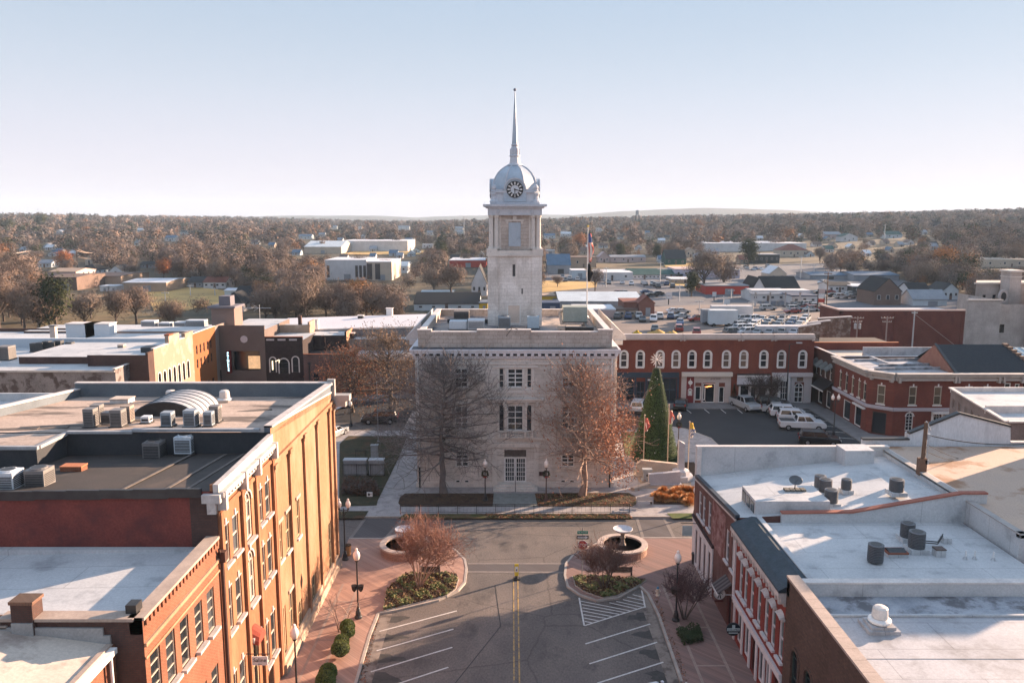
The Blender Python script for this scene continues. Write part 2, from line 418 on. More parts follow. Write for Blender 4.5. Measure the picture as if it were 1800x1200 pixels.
# ================================================================ GROUND
asphalt = M('asphalt', (.155, .130, .116), (.108, .094, .087), .3, .9, fine=.25, c3=(.06, .055, .053), s3=.45, lo3=.55, hi3=.72, bp=.15, stretch=(1, .55, 1))
def cracks(m, s_, k):
    nt = m.node_tree; b = nt.nodes['Principled BSDF']; src = b.inputs['Base Color'].links[0].from_socket; v = nt.nodes.new('ShaderNodeTexVoronoi'); v.feature = 'DISTANCE_TO_EDGE'; v.inputs['Scale'].default_value = s_
    n = nt.nodes.new('ShaderNodeTexNoise'); n.inputs['Scale'].default_value = 1.2; c = coords(nt); lk(nt, c, n.inputs['Vector']); lk(nt, mix(nt, .35, c, n.outputs[1], 'ADD'), v.inputs['Vector'])
    r = nt.nodes.new('ShaderNodeMapRange'); r.inputs[2].default_value = .012; lk(nt, v.outputs[0], r.inputs[0]); lk(nt, mix(nt, 1.0, src, mix(nt, r.outputs[0], (k,)*3, (1, 1, 1)), 'MULTIPLY'), b.inputs['Base Color'])
cracks(asphalt, .13, .7)
asphalt_new = M('asphalt_new', (.030, .031, .034), (.038, .039, .042), .3, .85, fine=.15, bp=.15)
brickpave = brick('brick_paving', (.41, .25, .19), (.33, .20, .155), (.27, .19, .16), 1.0, stain=(.27, .16, .125))  # left paving warmed and brightened, sunlight put into the colour
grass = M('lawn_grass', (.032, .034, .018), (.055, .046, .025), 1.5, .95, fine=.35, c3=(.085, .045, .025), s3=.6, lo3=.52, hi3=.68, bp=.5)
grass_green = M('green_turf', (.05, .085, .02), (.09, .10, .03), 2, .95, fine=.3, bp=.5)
dirt = M('leaf_litter', (.055, .038, .026), (.085, .05, .03), 4, .95, fine=.4, c3=(.04, .02, .014), s3=1.2, bp=.6)
wildground = M('wild_ground', (.08, .066, .044), (.05, .046, .032), .03, .95, fine=.3, c3=(.14, .105, .06), s3=.012, lo3=.5, hi3=.62)
# terrain with the far relief
nx, ny = 81, 91
xs = np.linspace(-1, 1, nx); ysn = np.linspace(0, 1, ny)
V = []; F = []
for j in range(ny):
    Yg = -60+560*ysn[j]+6400*ysn[j]**3
    for i in range(nx):
        Xg = xs[i]*(500+1.05*max(0, Yg)); V.append((Xg, Yg, terr(Xg, Yg)))
for j in range(ny-1):
    for i in range(nx-1):
        a = j*nx+i; F.append((a, a+1, a+nx+1, a+nx))
tb = MB(); tb.v = V; tb.f = F; tb.m = [0]*len(F)
tag(tb.build('ground', wildground, smooth_=True), kind='structure')
# town asphalt: streets of the square and the street under the camera
road = MB(); road.quad((-62, 2, 0), (62, 2, 0), (62, 118, 0), (-62, 118, 0)); road.k = 0
tag(road.build('road', asphalt), kind='structure')
ngon_sheet('square_road', [(16, 91), (24.9, 91), (25.2, 88), (46, 88), (46, 112.5), (-44, 118), (-44, 104), (14, 104)], .004, asphalt_new)
KERB = M('kerb_concrete', (.40, .35, .31), (.30, .26, .23), 1, .9)
# pavement in front of the left row, with its planted bulb-out
lp = [(-13.7, 2), (-13.7, 59.6)]+[(-13.9, 64.6)]+GL([(672, 948), (718, 935), (765, 945), (800, 968), (817, 985), (820, 1000), (817, 1025), (804, 1040), (770, 1056), (700, 1073), (665, 1079), (650, 1117), (626, 1200)])+[(-8.85, 2)]
slab('left_pavement', lp, .12, brickpave)
def ringkerb(name, pts, z, w_=.18, closed=False):
    mb = MB(); n = len(pts)
    for i in range(n if closed else n-1): mb.obox(pts[i], pts[(i+1) % n], z-.15, z+.015, w_)
    tag(mb.build(name, KERB), kind='structure')
ringkerb('left_kerb', lp[2:], .125)
rp = GL([(1196, 1200)])+[(8.6, 2), (14.4, 2), (14.4, 60.3), (22, 60.5), (22, 64.6)]+GL([(1183, 947), (1134, 947), (1060, 952), (1028, 965), (1006, 979), (995, 992), (993, 1013), (998, 1032), (1019, 1047), (1049, 1057), (1087, 1052), (1124, 1031), (1139, 1045), (1158, 1083), (1180, 1147)])
rp = [(8.9, 2), (14.4, 2), (14.4, 60.3), (22, 60.5), (22, 64.6)]+rp[6:]+GL([(1198, 1200)])
brickpave_d = brick('brick_paving_shaded', (.26, .16, .135), (.22, .14, .12), (.16, .12, .11), 1.0, stain=(.15, .11, .10))  # darker, cooler copy of the left paving, shade put into the colour
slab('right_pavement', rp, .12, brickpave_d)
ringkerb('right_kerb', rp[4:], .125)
# concrete seams / light bands in the paving
bands = MB()
for X0 in (-12.6, -11.4): bands.box(X0-.09, X0+.09, 20, 56, .121, .126)
for Y0 in np.arange(22, 58, 5.2): bands.box(-12.5, -11.5, Y0-.07, Y0+.07, .121, .1275)
for X0 in (11.2, 13.1): bands.box(X0-.09, X0+.09, 20, 56, .121, .126)
for Y0 in np.arange(22, 58, 4.6): bands.box(11.3, 13.0, Y0-.07, Y0+.07, .121, .1275)
tag(bands.build('paving_bands', M('pale_band', (.33, .24, .2), (.26, .19, .16), 1, .9)), kind='structure')
# gutter pans beside the kerbs
gut = MB()
def strip(mb, a, b, w_, z): mb.obox(a, b, z-.003, z, w_)
lg = GL([(641, 1200), (679, 1078)]); strip(gut, (-7.9, 2), lg[0], .8, .008); strip(gut, lg[0], lg[1], .8, .008)
rg = GL([(1184, 1200), (1143, 1083), (1130, 1044)]); strip(gut, rg[0], rg[1], .7, .008); strip(gut, rg[1], rg[2], .7, .008); strip(gut, (8.3, 2), rg[0], .7, .008)
tag(gut.build('gutter', M('gutter_concrete', (.24, .2, .17), (.18, .15, .13), 1, .9, c3=(.1, .08, .07), s3=1)), kind='structure')
# courthouse island: raised pavement
isl = GL([(560, 912), (1262, 912)])
isl = [(-24, 69.6), (60, 69.6), (60, 72), (26, 72), (24.9, 90), (24.7, 96), (22.5, 100.5), (17.5, 103.5), (13, 103.5), (13, 110), (-14, 110), (-14, 99.5), (-21, 99.5), (-23.6, 97), (-25, 92)]
plaza = M('plaza_paving', (.36, .33, .32), (.28, .26, .26), .7, .85, fine=.15, c3=(.22, .2, .2), s3=1.4, lo3=.5, hi3=.7, bp=.1)
slab('courthouse_pavement', isl, .13, plaza)
ringkerb('courthouse_kerb', isl+[isl[0]], .14)
# brick crosswalks with pale edges
cwm = brick('crosswalk_brick', (.19, .16, .15), (.15, .13, .12), (.1, .09, .09), 1.4)
edge = M('crosswalk_edge', (.21, .18, .16), (.16, .14, .13), 2, .9)
def xwalk(p):
    mb = MB(); mb.quad(*[(x, y, .006) for x, y in p]); mb.k = 1
    mb.obox(p[0], p[3], .005, .012, .28); mb.obox(p[1], p[2], .005, .012, .28)
    tag(mb.build('crosswalk', [cwm, edge]), kind='structure')
xwalk([(-13.4, 69.5), (-9.9, 69.5), (-11.0, 64.2), (-13.9, 64.2)])
xwalk([(11.4, 69.5), (13.9, 69.5), (13.9, 64.2), (11.2, 64.2)])
xwalk([(-3.5, 58.3), (-3.5, 59.8), (4.4, 59.8), (4.4, 58.2)])
# lawns and beds on the island
ngon_sheet('courthouse_bed', GL([(700, 884), (703, 874), (712, 867), (868, 867), (866, 890), (705, 890)], .14), .17, dirt)
ngon_sheet('courthouse_bed', GL([(940, 867), (1035, 866), (1105, 866), (1117, 872), (1120, 884), (1112, 890), (945, 890)], .14), .17, dirt)
verge = M('leafy_verge', (.075, .06, .03), (.12, .07, .035), 2.5, .95, fine=.45, c3=(.06, .065, .02), s3=1.0, lo3=.45, hi3=.6, bp=.6)
ngon_sheet('grass_verge', GL([(712, 903), (1106, 903), (1112, 911), (700, 911)], .14), .17, verge)
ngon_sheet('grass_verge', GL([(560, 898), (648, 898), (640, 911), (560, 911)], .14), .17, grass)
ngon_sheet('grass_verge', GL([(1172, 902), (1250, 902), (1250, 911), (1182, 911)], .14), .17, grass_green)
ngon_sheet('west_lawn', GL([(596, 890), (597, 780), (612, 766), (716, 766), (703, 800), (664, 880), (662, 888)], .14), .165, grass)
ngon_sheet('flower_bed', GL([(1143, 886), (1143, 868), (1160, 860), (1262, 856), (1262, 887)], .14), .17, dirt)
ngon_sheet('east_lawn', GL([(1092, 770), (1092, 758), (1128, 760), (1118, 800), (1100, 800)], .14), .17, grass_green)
ngon_sheet('monument_bed', GL([(1117, 822), (1145, 813), (1220, 812), (1232, 836), (1190, 838), (1160, 830)], .14), .17, dirt)
ngon_sheet('monument_floor', GL([(1112, 824), (1160, 832), (1215, 845), (1215, 858), (1130, 858)], .14), .168, M('tan_paving', (.36, .26, .19), (.3, .22, .16), 1, .9))
steps_apron = M('worn_apron', (.23, .24, .23), (.17, .18, .17), 2, .9)
ngon_sheet('courthouse_apron', GL([(868, 867), (940, 867), (945, 890), (866, 890)], .14), .175, steps_apron)
# planted island beds (south bulb-outs)
lbed = GL([(674, 1074), (681, 1036), (712, 1010), (800, 1008), (805, 1018), (800, 1035), (785, 1047), (735, 1059)], .12)
rbed = GL([(1007, 1013), (1060, 1014), (1135, 1020), (1126, 1027), (1084, 1047), (1060, 1051), (1028, 1040), (1012, 1029)], .12)
ngon_sheet('planting_bed', lbed, .16, dirt); ngon_sheet('planting_bed', rbed, .16, dirt)
ringkerb('bed_kerb', lbed, .17, .14, True); ringkerb('bed_kerb', rbed, .17, .14, True)
# road markings
paint_w = M('road_paint_white', (.62, .6, .57), (.45, .43, .41), 3, .7, c3=(.25, .24, .23), s3=4, lo3=.6, hi3=.75)
paint_y = M('road_paint_yellow', (.42, .27, .09), (.24, .17, .09), 3, .7, c3=(.14, .11, .09), s3=3, lo3=.5, hi3=.65)
mk = MB()
def line(mb, p0, p1, w_=.11, z=.01): mb.obox(G(*p0), G(*p1), z-.003, z, w_)
for a, b in (((667, 1109), (803, 1073)), ((662, 1143), (797, 1105)), ((652, 1180), (795, 1137)), ((690, 1204), (788, 1172)),
             ((1029, 1131), (1143, 1096)), ((1036, 1166), (1155, 1128)), ((1050, 1200), (1166, 1163)), ((1018, 1050), (1027, 1099)), ((1027, 1099), (1133, 1066)), ((1128, 1036), (1134, 1067))): line(mk, a, b)
for x0, y0, x1, y1 in ((170, 300, 930, 450), (190, 350, 830, 470), (200, 400, 740, 495), (205, 445, 640, 530), (215, 500, 545, 555), (225, 550, 455, 595), (235, 600, 360, 625), (600, 325, 1000, 415), (700, 305, 1080, 390), (800, 280, 1110, 350), (860, 240, 1100, 293), (940, 205, 1080, 242)): line(mk, (1000+x0/8.4, 1020+y0/8.4), (1000+x1/8.4, 1020+y1/8.4), .09)
for k in range(6):
    y0 = 42-k*3.2; mk.obox((-8.0, y0-3.0), (-3.6, y0-.3), .007, .010, .11); mk.obox((3.9, y0-.3-1), (8.3, y0+1.4-1), .007, .010, .11)
# stalls on the square
for x in (1130, 1160, 1189, 1206, 1238, 1267, 1296): line(mk, (x, 719), (x+9, 726), .12, .014)
for i in range(6): mk.obox((37.5+i*.1, 112-i*2.9), (42.6, 110.6-i*2.9), .011, .014, .12)
for i in range(5): mk.obox((25+i*2.9, 88), (27+i*2.9, 91.5), .011, .014, .12)
tag(mk.build('parking_lines', paint_w), kind='structure')
yl = MB()
for dx in (-.16, .16): yl.box(.28+dx-.045, .28+dx+.045, 2, 57.2, .006, .010)
tag(yl.build('yellow_centre_lines', paint_y), kind='structure')
sc_ = MB()
for pts in ([(760, 921), (860, 918), (1100, 920)], [(870, 1028), (880, 1100), (800, 1200)]):
    q = GL(pts)
    for i in range(len(q)-1): sc_.obox(q[i], q[i+1], .004, .007, .06)
tag(sc_.build('road_seams', M('tar_seam', (.03, .03, .03), rough=.7)), kind='structure')
# road patches and oil stains have their own outlines
for i, (px, py, sx_, sy_) in enumerate([(692, 1087, 1.0, .45), (682, 1120, 1.1, .5), (676, 1157, 1.2, .5), (664, 1192, 1.3, .6), (1128, 1084, .9, .6), (1140, 1115, .9, .6), (1152, 1148, .9, .6), (1165, 1188, .9, .6)]):
    cx, cy = G(px, py); pts = []
    for k in range(14):
        a = 2*math.pi*k/14; r_ = 1+.25*math.sin(3*a+i)+.15*math.sin(7*a+2*i); pts.append((cx+sx_*r_*math.cos(a), cy+sy_*r_*math.sin(a)))
    ngon_sheet('oil_stain', pts, .0052+.0001*i, M('oil_stain', (.045, .042, .04), (.07, .065, .06), 2, .8))
# pavements along the north and side rows of the square
pav = M('square_pavement', (.20, .19, .19), (.15, .145, .145), 1, .9)
slab('north_pavement', [(13, 111.8), (44.9, 111.8), (44.9, 116), (13, 116)], .12, pav)
slab('east_pavement', [(42.6, 88), (42.6, 111.8), (45.4, 111.8), (45.4, 98.2), (47.4, 97.1), (63, 97.1), (63, 93), (46.5, 93), (44, 88)], .125, pav)
slab('northwest_pavement', [(-45.1, 117), (-12, 117), (-12, 121.2), (-45.1, 121.2)], .12, pav)
# far streets and lots (town beyond the square)
tan_lot = M('sunlit_lot', (.21, .17, .15), (.17, .14, .125), .1, .9)
grey_lot = M('grey_lot', (.10, .105, .12), (.13, .13, .14), .08, .9)
gold_grass = M('gold_grass', (.50, .33, .12), (.40, .26, .10), .06, .95, c3=(.32, .22, .09), s3=.03)
def farsheet(name, px, mat, dz=.0, n=0):
    pts = [GT(x, y) for x, y in px]
    o = MB(); o.quad(*[(a, b, c+.10+dz) for a, b, c in pts]); tag(o.build(name, mat), kind='structure')
farsheet('car_park', [(960, 600), (1460, 600), (1450, 548), (1240, 536), (960, 548)], tan_lot, .06)
farsheet('car_lot', [(1300, 600), (1420, 600), (1410, 560), (1325, 560)], grey_lot, .1)
farsheet('far_road', [(950, 520), (1240, 548), (1460, 556), (1460, 562), (1230, 556), (950, 530)], tan_lot, .12)
farsheet('far_road', [(1000, 502), (1200, 490), (1300, 512), (1460, 545), (1460, 552), (1290, 524), (1190, 498), (1000, 512)], grey_lot, .09)
farsheet('far_car_park', [(950, 524), (950, 478), (1460, 462), (1700, 520), (1700, 550), (1460, 560)], grey_lot, .02)
farsheet('gold_field', [(953, 515), (1048, 506), (1050, 496), (953, 494)], gold_grass, .14)
farsheet('gold_field', [(1165, 500), (1290, 515), (1290, 506), (1190, 498)], gold_grass, .16)
farsheet('hill_field', [(270, 546), (330, 546), (420, 528), (400, 512), (300, 498), (250, 500)], gold_grass, .05)
farsheet('park_field', [(60, 590), (420, 590), (260, 552), (180, 538), (90, 545)], M('park_grass', (.13, .10, .045), (.18, .12, .06), .05, .95, c3=(.07, .06, .03), s3=.05), .05)
farsheet('far_field', [(600, 448), (760, 448), (750, 440), (640, 438)], gold_grass, .2)
farsheet('gold_field', [(1170, 470), (1260, 470), (1262, 462), (1165, 464)], gold_grass, .2)
# ================================================================ COURTHOUSE
stone = brick('limestone_ashlar', (.62, .57, .525), (.56, .51, .465), (.43, .385, .345), 1, stain=(.42, .375, .34), msize=.02, bw=1.3, bh=.42)
stone_w = M('limestone_trim', (.62, .57, .52), (.54, .49, .45), .8, .8, c3=(.27, .24, .225), s3=1.2, lo3=.58, hi3=.74)
stone_t = brick('tower_limestone', (.65, .61, .57), (.59, .55, .51), (.46, .42, .385), 1, stain=(.42, .38, .35), msize=.015, bw=1.1, bh=.4)
stone_b = brick('stained_limestone', (.46, .40, .355), (.41, .36, .32), (.24, .2, .17), 1, stain=(.24, .19, .17), msize=.015, bw=.9, bh=.4)
zinc = M('blue_grey_zinc', (.40, .46, .52), (.33, .39, .45), .8, .5, metal=0, c3=(.24, .27, .31), s3=1.0, lo3=.55, hi3=.75, spec=.4)
wstyle('c4', grid=(2, 4), frame=white_paint, fw=.12, mw=.11, sill=stone_w)
wstyle('c_side', grid=(1, 3), frame=stone_w, fw=.04, mw=.06)
wstyle('c_tall', grid=(2, 4), frame=white_paint, fw=.1, mw=.09)
wstyle('c_slim', grid=(1, 2), frame=dark_metal, fw=.03, mw=.08)
wstyle('c_base', grid=(1, 1), frame=white_paint, fw=.08)
wstyle('door_fl', grid=(4, 5), frame=white_paint, fw=.14, mw=.05, name='door')
wstyle('transom', grid=(1, 1), frame=M('bronze_frame', (.08, .06, .05)), fw=.03, glass=M('bronze_panel', (.07, .055, .05), (.1, .08, .07), 2, .5), name='transom')
cx0, cx1, cY = -9.6, 10.2, 77.8; cxc = .33
ch = thing('courthouse', 'pale limestone courthouse with white clock tower and a spire, behind two bare trees', 'courthouse', (cxc, 91, 0))
ops = [(-5.05, 10.4, 1.35, 1.95, 'c4'), (5.65, 10.4, 1.35, 1.95, 'c4'), (.33, 10.4, 1.6, 1.95, 'c4'), (-1.05, 10.4, .42, 1.95, 'c_side'), (1.72, 10.4, .42, 1.95, 'c_side'),
       (-5.05, 6.1, 1.35, 2.45, 'c4'), (5.65, 6.1, 1.35, 2.45, 'c4'), (.33, 6.0, 1.6, 2.6, 'c_tall'), (-1.05, 6.0, .42, 2.6, 'c_slim'), (1.72, 6.0, .42, 2.6, 'c_slim'),
       (-5.05, 2.2, 1.35, 1.75, 'c4'), (5.65, 2.2, 1.35, 1.75, 'c4'),
       (-.23, .6, 1.12, 2.6, 'door_fl'), (.89, .6, 1.12, 2.6, 'door_fl'), (.33, 3.28, 2.2, .72, 'transom'),
       (-5.5, .15, .5, .7, 'c_base'), (-4.6, .15, .5, .7, 'c_base'), (5.2, .15, .5, .7, 'c_base'), (6.1, .15, .5, .7, 'c_base')]
mb = MB()
a, b, oo = sideops('S', cx0, cx1, cY, 96, ops)
wall(ch, stone, a, b, .0, 13.6, oo, mb=mb, depth=.3)
for side, (q0, q1) in {'E': ((cx1, cY), (cx1, 88)), 'W': ((cx0, 88), (cx0, cY))}.items():
    o_ = [(u, z, 1.3, h, 'c4') for u in (2.6, 7.4) for z, h in ((10.4, 1.95), (6.1, 2.4), (2.2, 1.75))]
    wall(ch, stone, q0, q1, 0, 13.6, o_, mb=mb)
wx0, wx1 = -10.9, 11.8
for q0, q1 in (((cx1, 88), (wx1, 88)), ((wx1, 88), (wx1, 101)), ((wx1, 101), (wx0, 101)), ((wx0, 101), (wx0, 88)), ((wx0, 88), (cx0, 88))):
    o_ = [(u, z, 1.3, h, 'c4') for u in (2.2, 6.5, 10.8) for z, h in ((10.4, 1.95), (6.1, 2.4), (2.2, 1.75))] if abs(q0[0]-q1[0]) < .1 else []
    wall(ch, stone, q0, q1, 0, 13.6, o_, mb=mb)
mb.build('wall', stone, ch)
# rusticated bands, framing pilasters, string courses
for xa, xb in ((cx0+.02, -6.3), (-3.9, -2.1), (2.8, 4.5), (6.9, cx1-.02)):
    b_ = MB()
    for z in np.arange(.9, 13.2, .62): b_.box(xa, xb, cY-.035, cY+.02, z, z+.5)
    b_.build('rusticated_band', stone, ch)
t_ = MB()
t_.box(cx0-.1, cx1+.1, cY-.14, cY+.01, 0, .62).box(cx0-.06, cx1+.06, cY-.12, cY+.01, 5.05, 5.28).box(cx0-.05, cx1+.05, cY-.08, cY+.01, 9.55, 9.7)
t_.box(cx0-.06, cx1+.06, cY-.1, cY+.01, 12.75, 12.95)
for xa in (-2.0, 2.25): t_.box(xa, xa+.45, cY-.1, cY+.01, .6, 4.3)
t_.box(-2.15, 2.85, cY-.18, cY+.01, 4.3, 4.75)
for xa in (-1.5, -.72, .05+.98, 2.0): t_.box(xa, xa+.22, cY-.1, cY+.01, 5.9, 8.75); t_.box(xa, xa+.22, cY-.08, cY+.01, 10.2, 12.4)
t_.box(-1.9, 2.6, cY-.12, cY+.01, 12.42, 12.62).box(-1.8, 2.5, cY-.1, cY+.01, 9.85, 10.2)
for xc_ in (-5.05, 5.65):
    t_.box(xc_-1.0, xc_+1.0, cY-.2, cY+.01, 8.75, 8.95).box(xc_-.85, xc_-.68, cY-.1, cY+.01, 6, 8.75).box(xc_+.68, xc_+.85, cY-.1, cY+.01, 6, 8.75)
t_.build('stone_trim', stone_w, ch)
pd = MB(); pd.box(-2.5, 3.16, cY-.45, cY+.01, 9.2, 9.36).box(-2.35, 3.0, cY-.3, cY+.01, 8.95, 9.2)
for xa in (-1.95, -.9, 1.35, 2.4): pd.box(xa, xa+.22, cY-.32, cY, 8.5, 8.95)
pd.build('pediment', stone_w, ch)
bal = MB(); bal.box(-1.45, 2.12, cY-.4, cY+.0, 5.3, 5.42).box(-1.45, 2.12, cY-.38, cY-.22, 5.95, 6.05)
for x_ in np.arange(-1.38, 2.1, .17): bal.lathe([(.045, 5.42), (.07, 5.6), (.03, 5.8), (.05, 5.95)], (x_, cY-.3), 6)
for xa in (-1.45, -.75, 1.2, 1.9): bal.box(xa, xa+.24, cY-.41, cY-.19, 5.42, 5.96)
for xc_ in (-5.05, 5.65):
    bal.box(xc_-.8, xc_+.8, cY-.3, cY, 5.3, 5.4).box(xc_-.8, xc_+.8, cY-.28, cY-.16, 5.9, 5.98)
    for x_ in np.arange(xc_-.72, xc_+.75, .18): bal.lathe([(.04, 5.4), (.06, 5.6), (.03, 5.78), (.05, 5.9)], (x_, cY-.22), 6)
bal.build('balustrade', stone_w, ch)
# cornice with modillions all round
cn = MB()
def ring(mb, x0, x1, y0, y1, z0, z1, o): mb.box(x0-o, x1+o, y0-o, y0+.3, z0, z1).box(x0-o, x0+.3, y0+.3, y1, z0, z1).box(x1-.3, x1+o, y0+.3, y1, z0, z1)
ring(cn, cx0, cx1, cY, 88, 13.35, 13.62, .14); ring(cn, cx0, cx1, cY, 88, 13.9, 14.15, .44); ring(cn, cx0, cx1, cY, 88, 14.15, 14.32, .52)
for x_ in np.arange(cx0-.25, cx1+.3, .69): cn.box(x_, x_+.3, cY-.4, cY+.05, 13.64, 13.9)
for y_ in np.arange(cY+.4, 87.5, .69):
    cn.box(cx1-.05, cx1+.4, y_, y_+.3, 13.64, 13.9).box(cx0-.4, cx0+.05, y_, y_+.3, 13.64, 13.9)
cn.build('cornice', M('cornice_white', (.62, .60, .62), (.52, .5, .52), .8, .6), ch)
bl = MB(); bl.box(cx0, cx1, cY+.02, 88, 13.6, 13.95).box(cx0-.3, cx1+.3, cY-.3, cY+1.2, 14.31, 14.36); bl.build('gutter', M('dark_gutter', (.035, .038, .05), (.06, .06, .07), 1, .6), ch)
# wing roofs behind: broad sloping metal cornices
for s_, (xa, xb) in (('W', (wx0-.9, wx0+.8)), ('E', (wx1-.8, wx1+.9))):
    m_ = MB(); lo = xa if s_ == 'W' else xb; hi = xb if s_ == 'W' else xa
    m_.extr([(lo, 13.7), (lo, 14.1), (hi, 15.75), (hi, 13.7)], 'y', 87.6, 101.4)
    m_.box(min(lo, hi)+.4, max(lo, hi)-.4, 87.4, 101.6, 13.2, 13.72); m_.build('wing_cornice', light_metal if s_ == 'W' else stone_w, ch)
# attic parapet
par = MB(); py0 = cY+.55
par.box(-9.35, 9.95, py0, py0+.5, 14.33, 15.9)
for xa, xb in ((-9.4, -8.0), (-3.5, 1.9), (8.55, 10.0)): par.box(xa, xb, py0-.05, py0+.55, 15.86, 16.1)
par.box(-9.35, -8.85, py0+.5, 99, 14.3, 15.9).box(9.45, 9.95, py0+.5, 99, 14.3, 15.9).box(-9.35, 9.95, 99, 99.5, 14.3, 15.8)
for xa in (-6.5, -5.2, 4.8, 6.1): par.box(xa, xa+1.0, py0-.04, py0, 14.9, 15.3)
for xa in (-3.5, 1.9): par.box(xa-.04, xa+.04, py0-.08, py0+.1, 14.4, 15.95)
for xa in (-8.9, 9.1): par.box(xa-.25, xa+.25, py0-.12, py0, 14.55, 15.15)
par.build('parapet', stone_b, ch)
cp = MB(); cp.box(-8.0, -3.5, py0-.04, py0+.56, 15.88, 15.96).box(1.9, 8.55, py0-.04, py0+.56, 15.88, 15.96)
for xa, xb in ((-9.45, -8.0), (-3.5, 1.9), (8.55, 10.05)): cp.box(xa, xb, py0-.09, py0+.6, 16.08, 16.17)
cp.box(-9.42, -8.8, py0+.6, 99, 15.88, 15.97).box(9.4, 10.02, py0+.6, 99, 15.88, 15.97).box(-9.4, 10.0, 98.95, 99.55, 15.78, 15.87)
cp.build('coping', coping_w, ch)
rf = MB(); rf.box(-8.9, 9.5, py0+.4, 99.1, 14.9, 15.02); rf.box(wx0, -9.55, 88.1, 100.9, 13.5, 14.6).box(10.2, wx1, 88.1, 100.9, 13.5, 14.6).build('roof', M('courthouse_roof', (.34, .28, .24), (.2, .2, .21), .35, .8, c3=(.08, .09, .11), s3=.3, lo3=.5, hi3=.55), ch)
# steps and handrail
st = MB()
for i, z in enumerate((.22, .38, .54)): st.box(-1.9+.3*i, 2.56-.3*i, cY-1.5+.4*i, cY-.02, .13, z+.06)
st.build('entrance_steps', stone_w, ch)
hr = MB(); hr.tube((.33, cY-1.6, .15), (.33, cY-1.6, 1.05), .03).tube((.33, cY-.5, .5), (.33, cY-.5, 1.4), .03).tube((.33, cY-1.6, 1.05), (.33, cY-.5, 1.4), .03); hr.build('handrail', dark_metal, ch)
pl = MB().box(2.75, 3.4, cY-.17, cY-.1, 1.35, 1.75); pl.build('plaque', M('bronze_plaque', (.06, .03, .03)), ch)
ds = MB()
for xa in (cx0+.25, cx1-.3): ds.tube((xa, cY-.12, 2.2), (xa, cY-.12, 13.4), .07); 
ds.build('downspout', white_paint, ch)
ds = MB()
for xa in (cx0+.25, cx1-.3): ds.tube((xa, cY-.16, .1), (xa, cY-.16, 2.25), .09)
ds.build('downspout_shoe', dark_metal, ch)
# ---- clock tower (part of the courthouse)
tx0, tx1, ty0 = -2.75, 3.39, 90.0; tw = tx1-tx0; ty1 = ty0+tw
tm = MB(); wstyle('slit', grid=(1, 1), frame=dark_metal, fw=.04, dep=(.1, .2)); wstyle('tdoor', grid=(1, 1), frame=white_paint, fw=.1, glass=M('cream_door', (.62, .5, .42), (.55, .45, .38), 1, .6), name='door', dep=(.02, .06))
wall(ch, stone_t, (tx0+.25, ty0), (tx1-.25, ty0), 14.9, 23.2, [(.32-.1-tx0-.25, 20.6, .32, 1.35, 'slit'), (1.15-tx0-.25, 18.6, .16, .65, 'slit'), (.22-tx0-.25, 15.2, 1.5, 2.2, 'tdoor')], mb=tm)
for q in (((tx1-.02, ty0+.25), (tx1-.02, ty1)), ((tx1, ty1), (tx0, ty1)), ((tx0+.02, ty1), (tx0+.02, ty0+.25))): wall(None, None, q[0], q[1], 14.9, 23.2, (), mb=tm)
# corner piers
for xa in (tx0-.0, tx1-1.15):
    for ya in (ty0-.12, ty1-1.0): tm.box(xa, xa+1.15, ya, ya+1.12, 14.9, 22.9)
tm.build('tower_shaft', stone_t, ch)
tr = MB(); tr.box(tx0-.12, tx1+.12, ty0-.22, ty1+.12, 22.88, 23.1).box(tx0-.02, tx1+.02, ty0-.1, ty1+.02, 23.08, 23.5)
for xa in (tx0-.1, tx1-1.1):
    for ya in (ty0-.2, ty1-1.0): tr.box(xa, xa+1.2, ya, ya+1.2, 23.1, 23.72)
tr.build('tower_string_course', stone_w, ch)
bf = MB(); bx0, bx1 = -1.75, 2.4; by0 = ty0+.55; by1 = ty1-.55
bf.box(bx0, bx1, by0, by1, 23.5, 27.5)
for xa in (bx0-.55, bx1-.0):
    bf.box(xa+.02, xa+.53, by0+.5, by1-.5, 23.5, 27.5)
bf.build('belfry_core', stone_b, ch)
bft = MB()
for xa in (bx0, bx1-.5): bft.box(xa, xa+.22, by0-.08, by0+.01, 23.6, 27.4); bft.box(xa+.28, xa+.5, by0-.06, by0+.01, 23.6, 27.4)
bft.box(-.75, 1.35, by0-.14, by0+.01, 26.75, 26.95).box(.1, .5, by0-.2, by0+.01, 26.8, 27.35).box(-.65, -.42, by0-.1, by0+.01, 26.45, 26.78).box(1.02, 1.25, by0-.1, by0+.01, 26.45, 26.78)
bft.build('belfry_trim', stone_w, ch)
lv = MB(); lv.box(-.38, .98, by0-.05, by0+.01, 23.95, 26.6)
for k in range(9): lv.box(-.36, .96, by0-.09, by0-.05, 24.05+.28*k, 24.2+.28*k)
lv.build('louvre_panel', zinc, ch)
lv2 = MB(); lv2.box(bx1+.5, bx1+.58, 92.4, 93.8, 23.95, 26.6); lv2.build('louvre_panel', zinc, ch)
def col_(c_, pr):
    q_ = MB().lathe(pr, c_, 14); q_.build('column', stone_w, ch)
for cxx in (tx0+.42, tx0+1.0, tx1-.42, tx1-1.0):
    for cyy in (ty0+.35, ty1-.35): col_((cxx, cyy), [(.34, 23.7), (.34, 23.82), (.27, 23.9), (.25, 26.9), (.24, 27.1), (.33, 27.25), (.34, 27.42)])
for cyy in (ty0+1.0, ty1-1.0):
    for cxx in (tx0+.42, tx1-.42): col_((cxx, cyy), [(.34, 23.7), (.27, 23.9), (.25, 26.9), (.33, 27.25), (.34, 27.42)])
wz = M('tower_white', (.50, .52, .56), (.42, .44, .48), .8, .55, c3=(.30, .31, .34), s3=1.2, lo3=.55, hi3=.75)
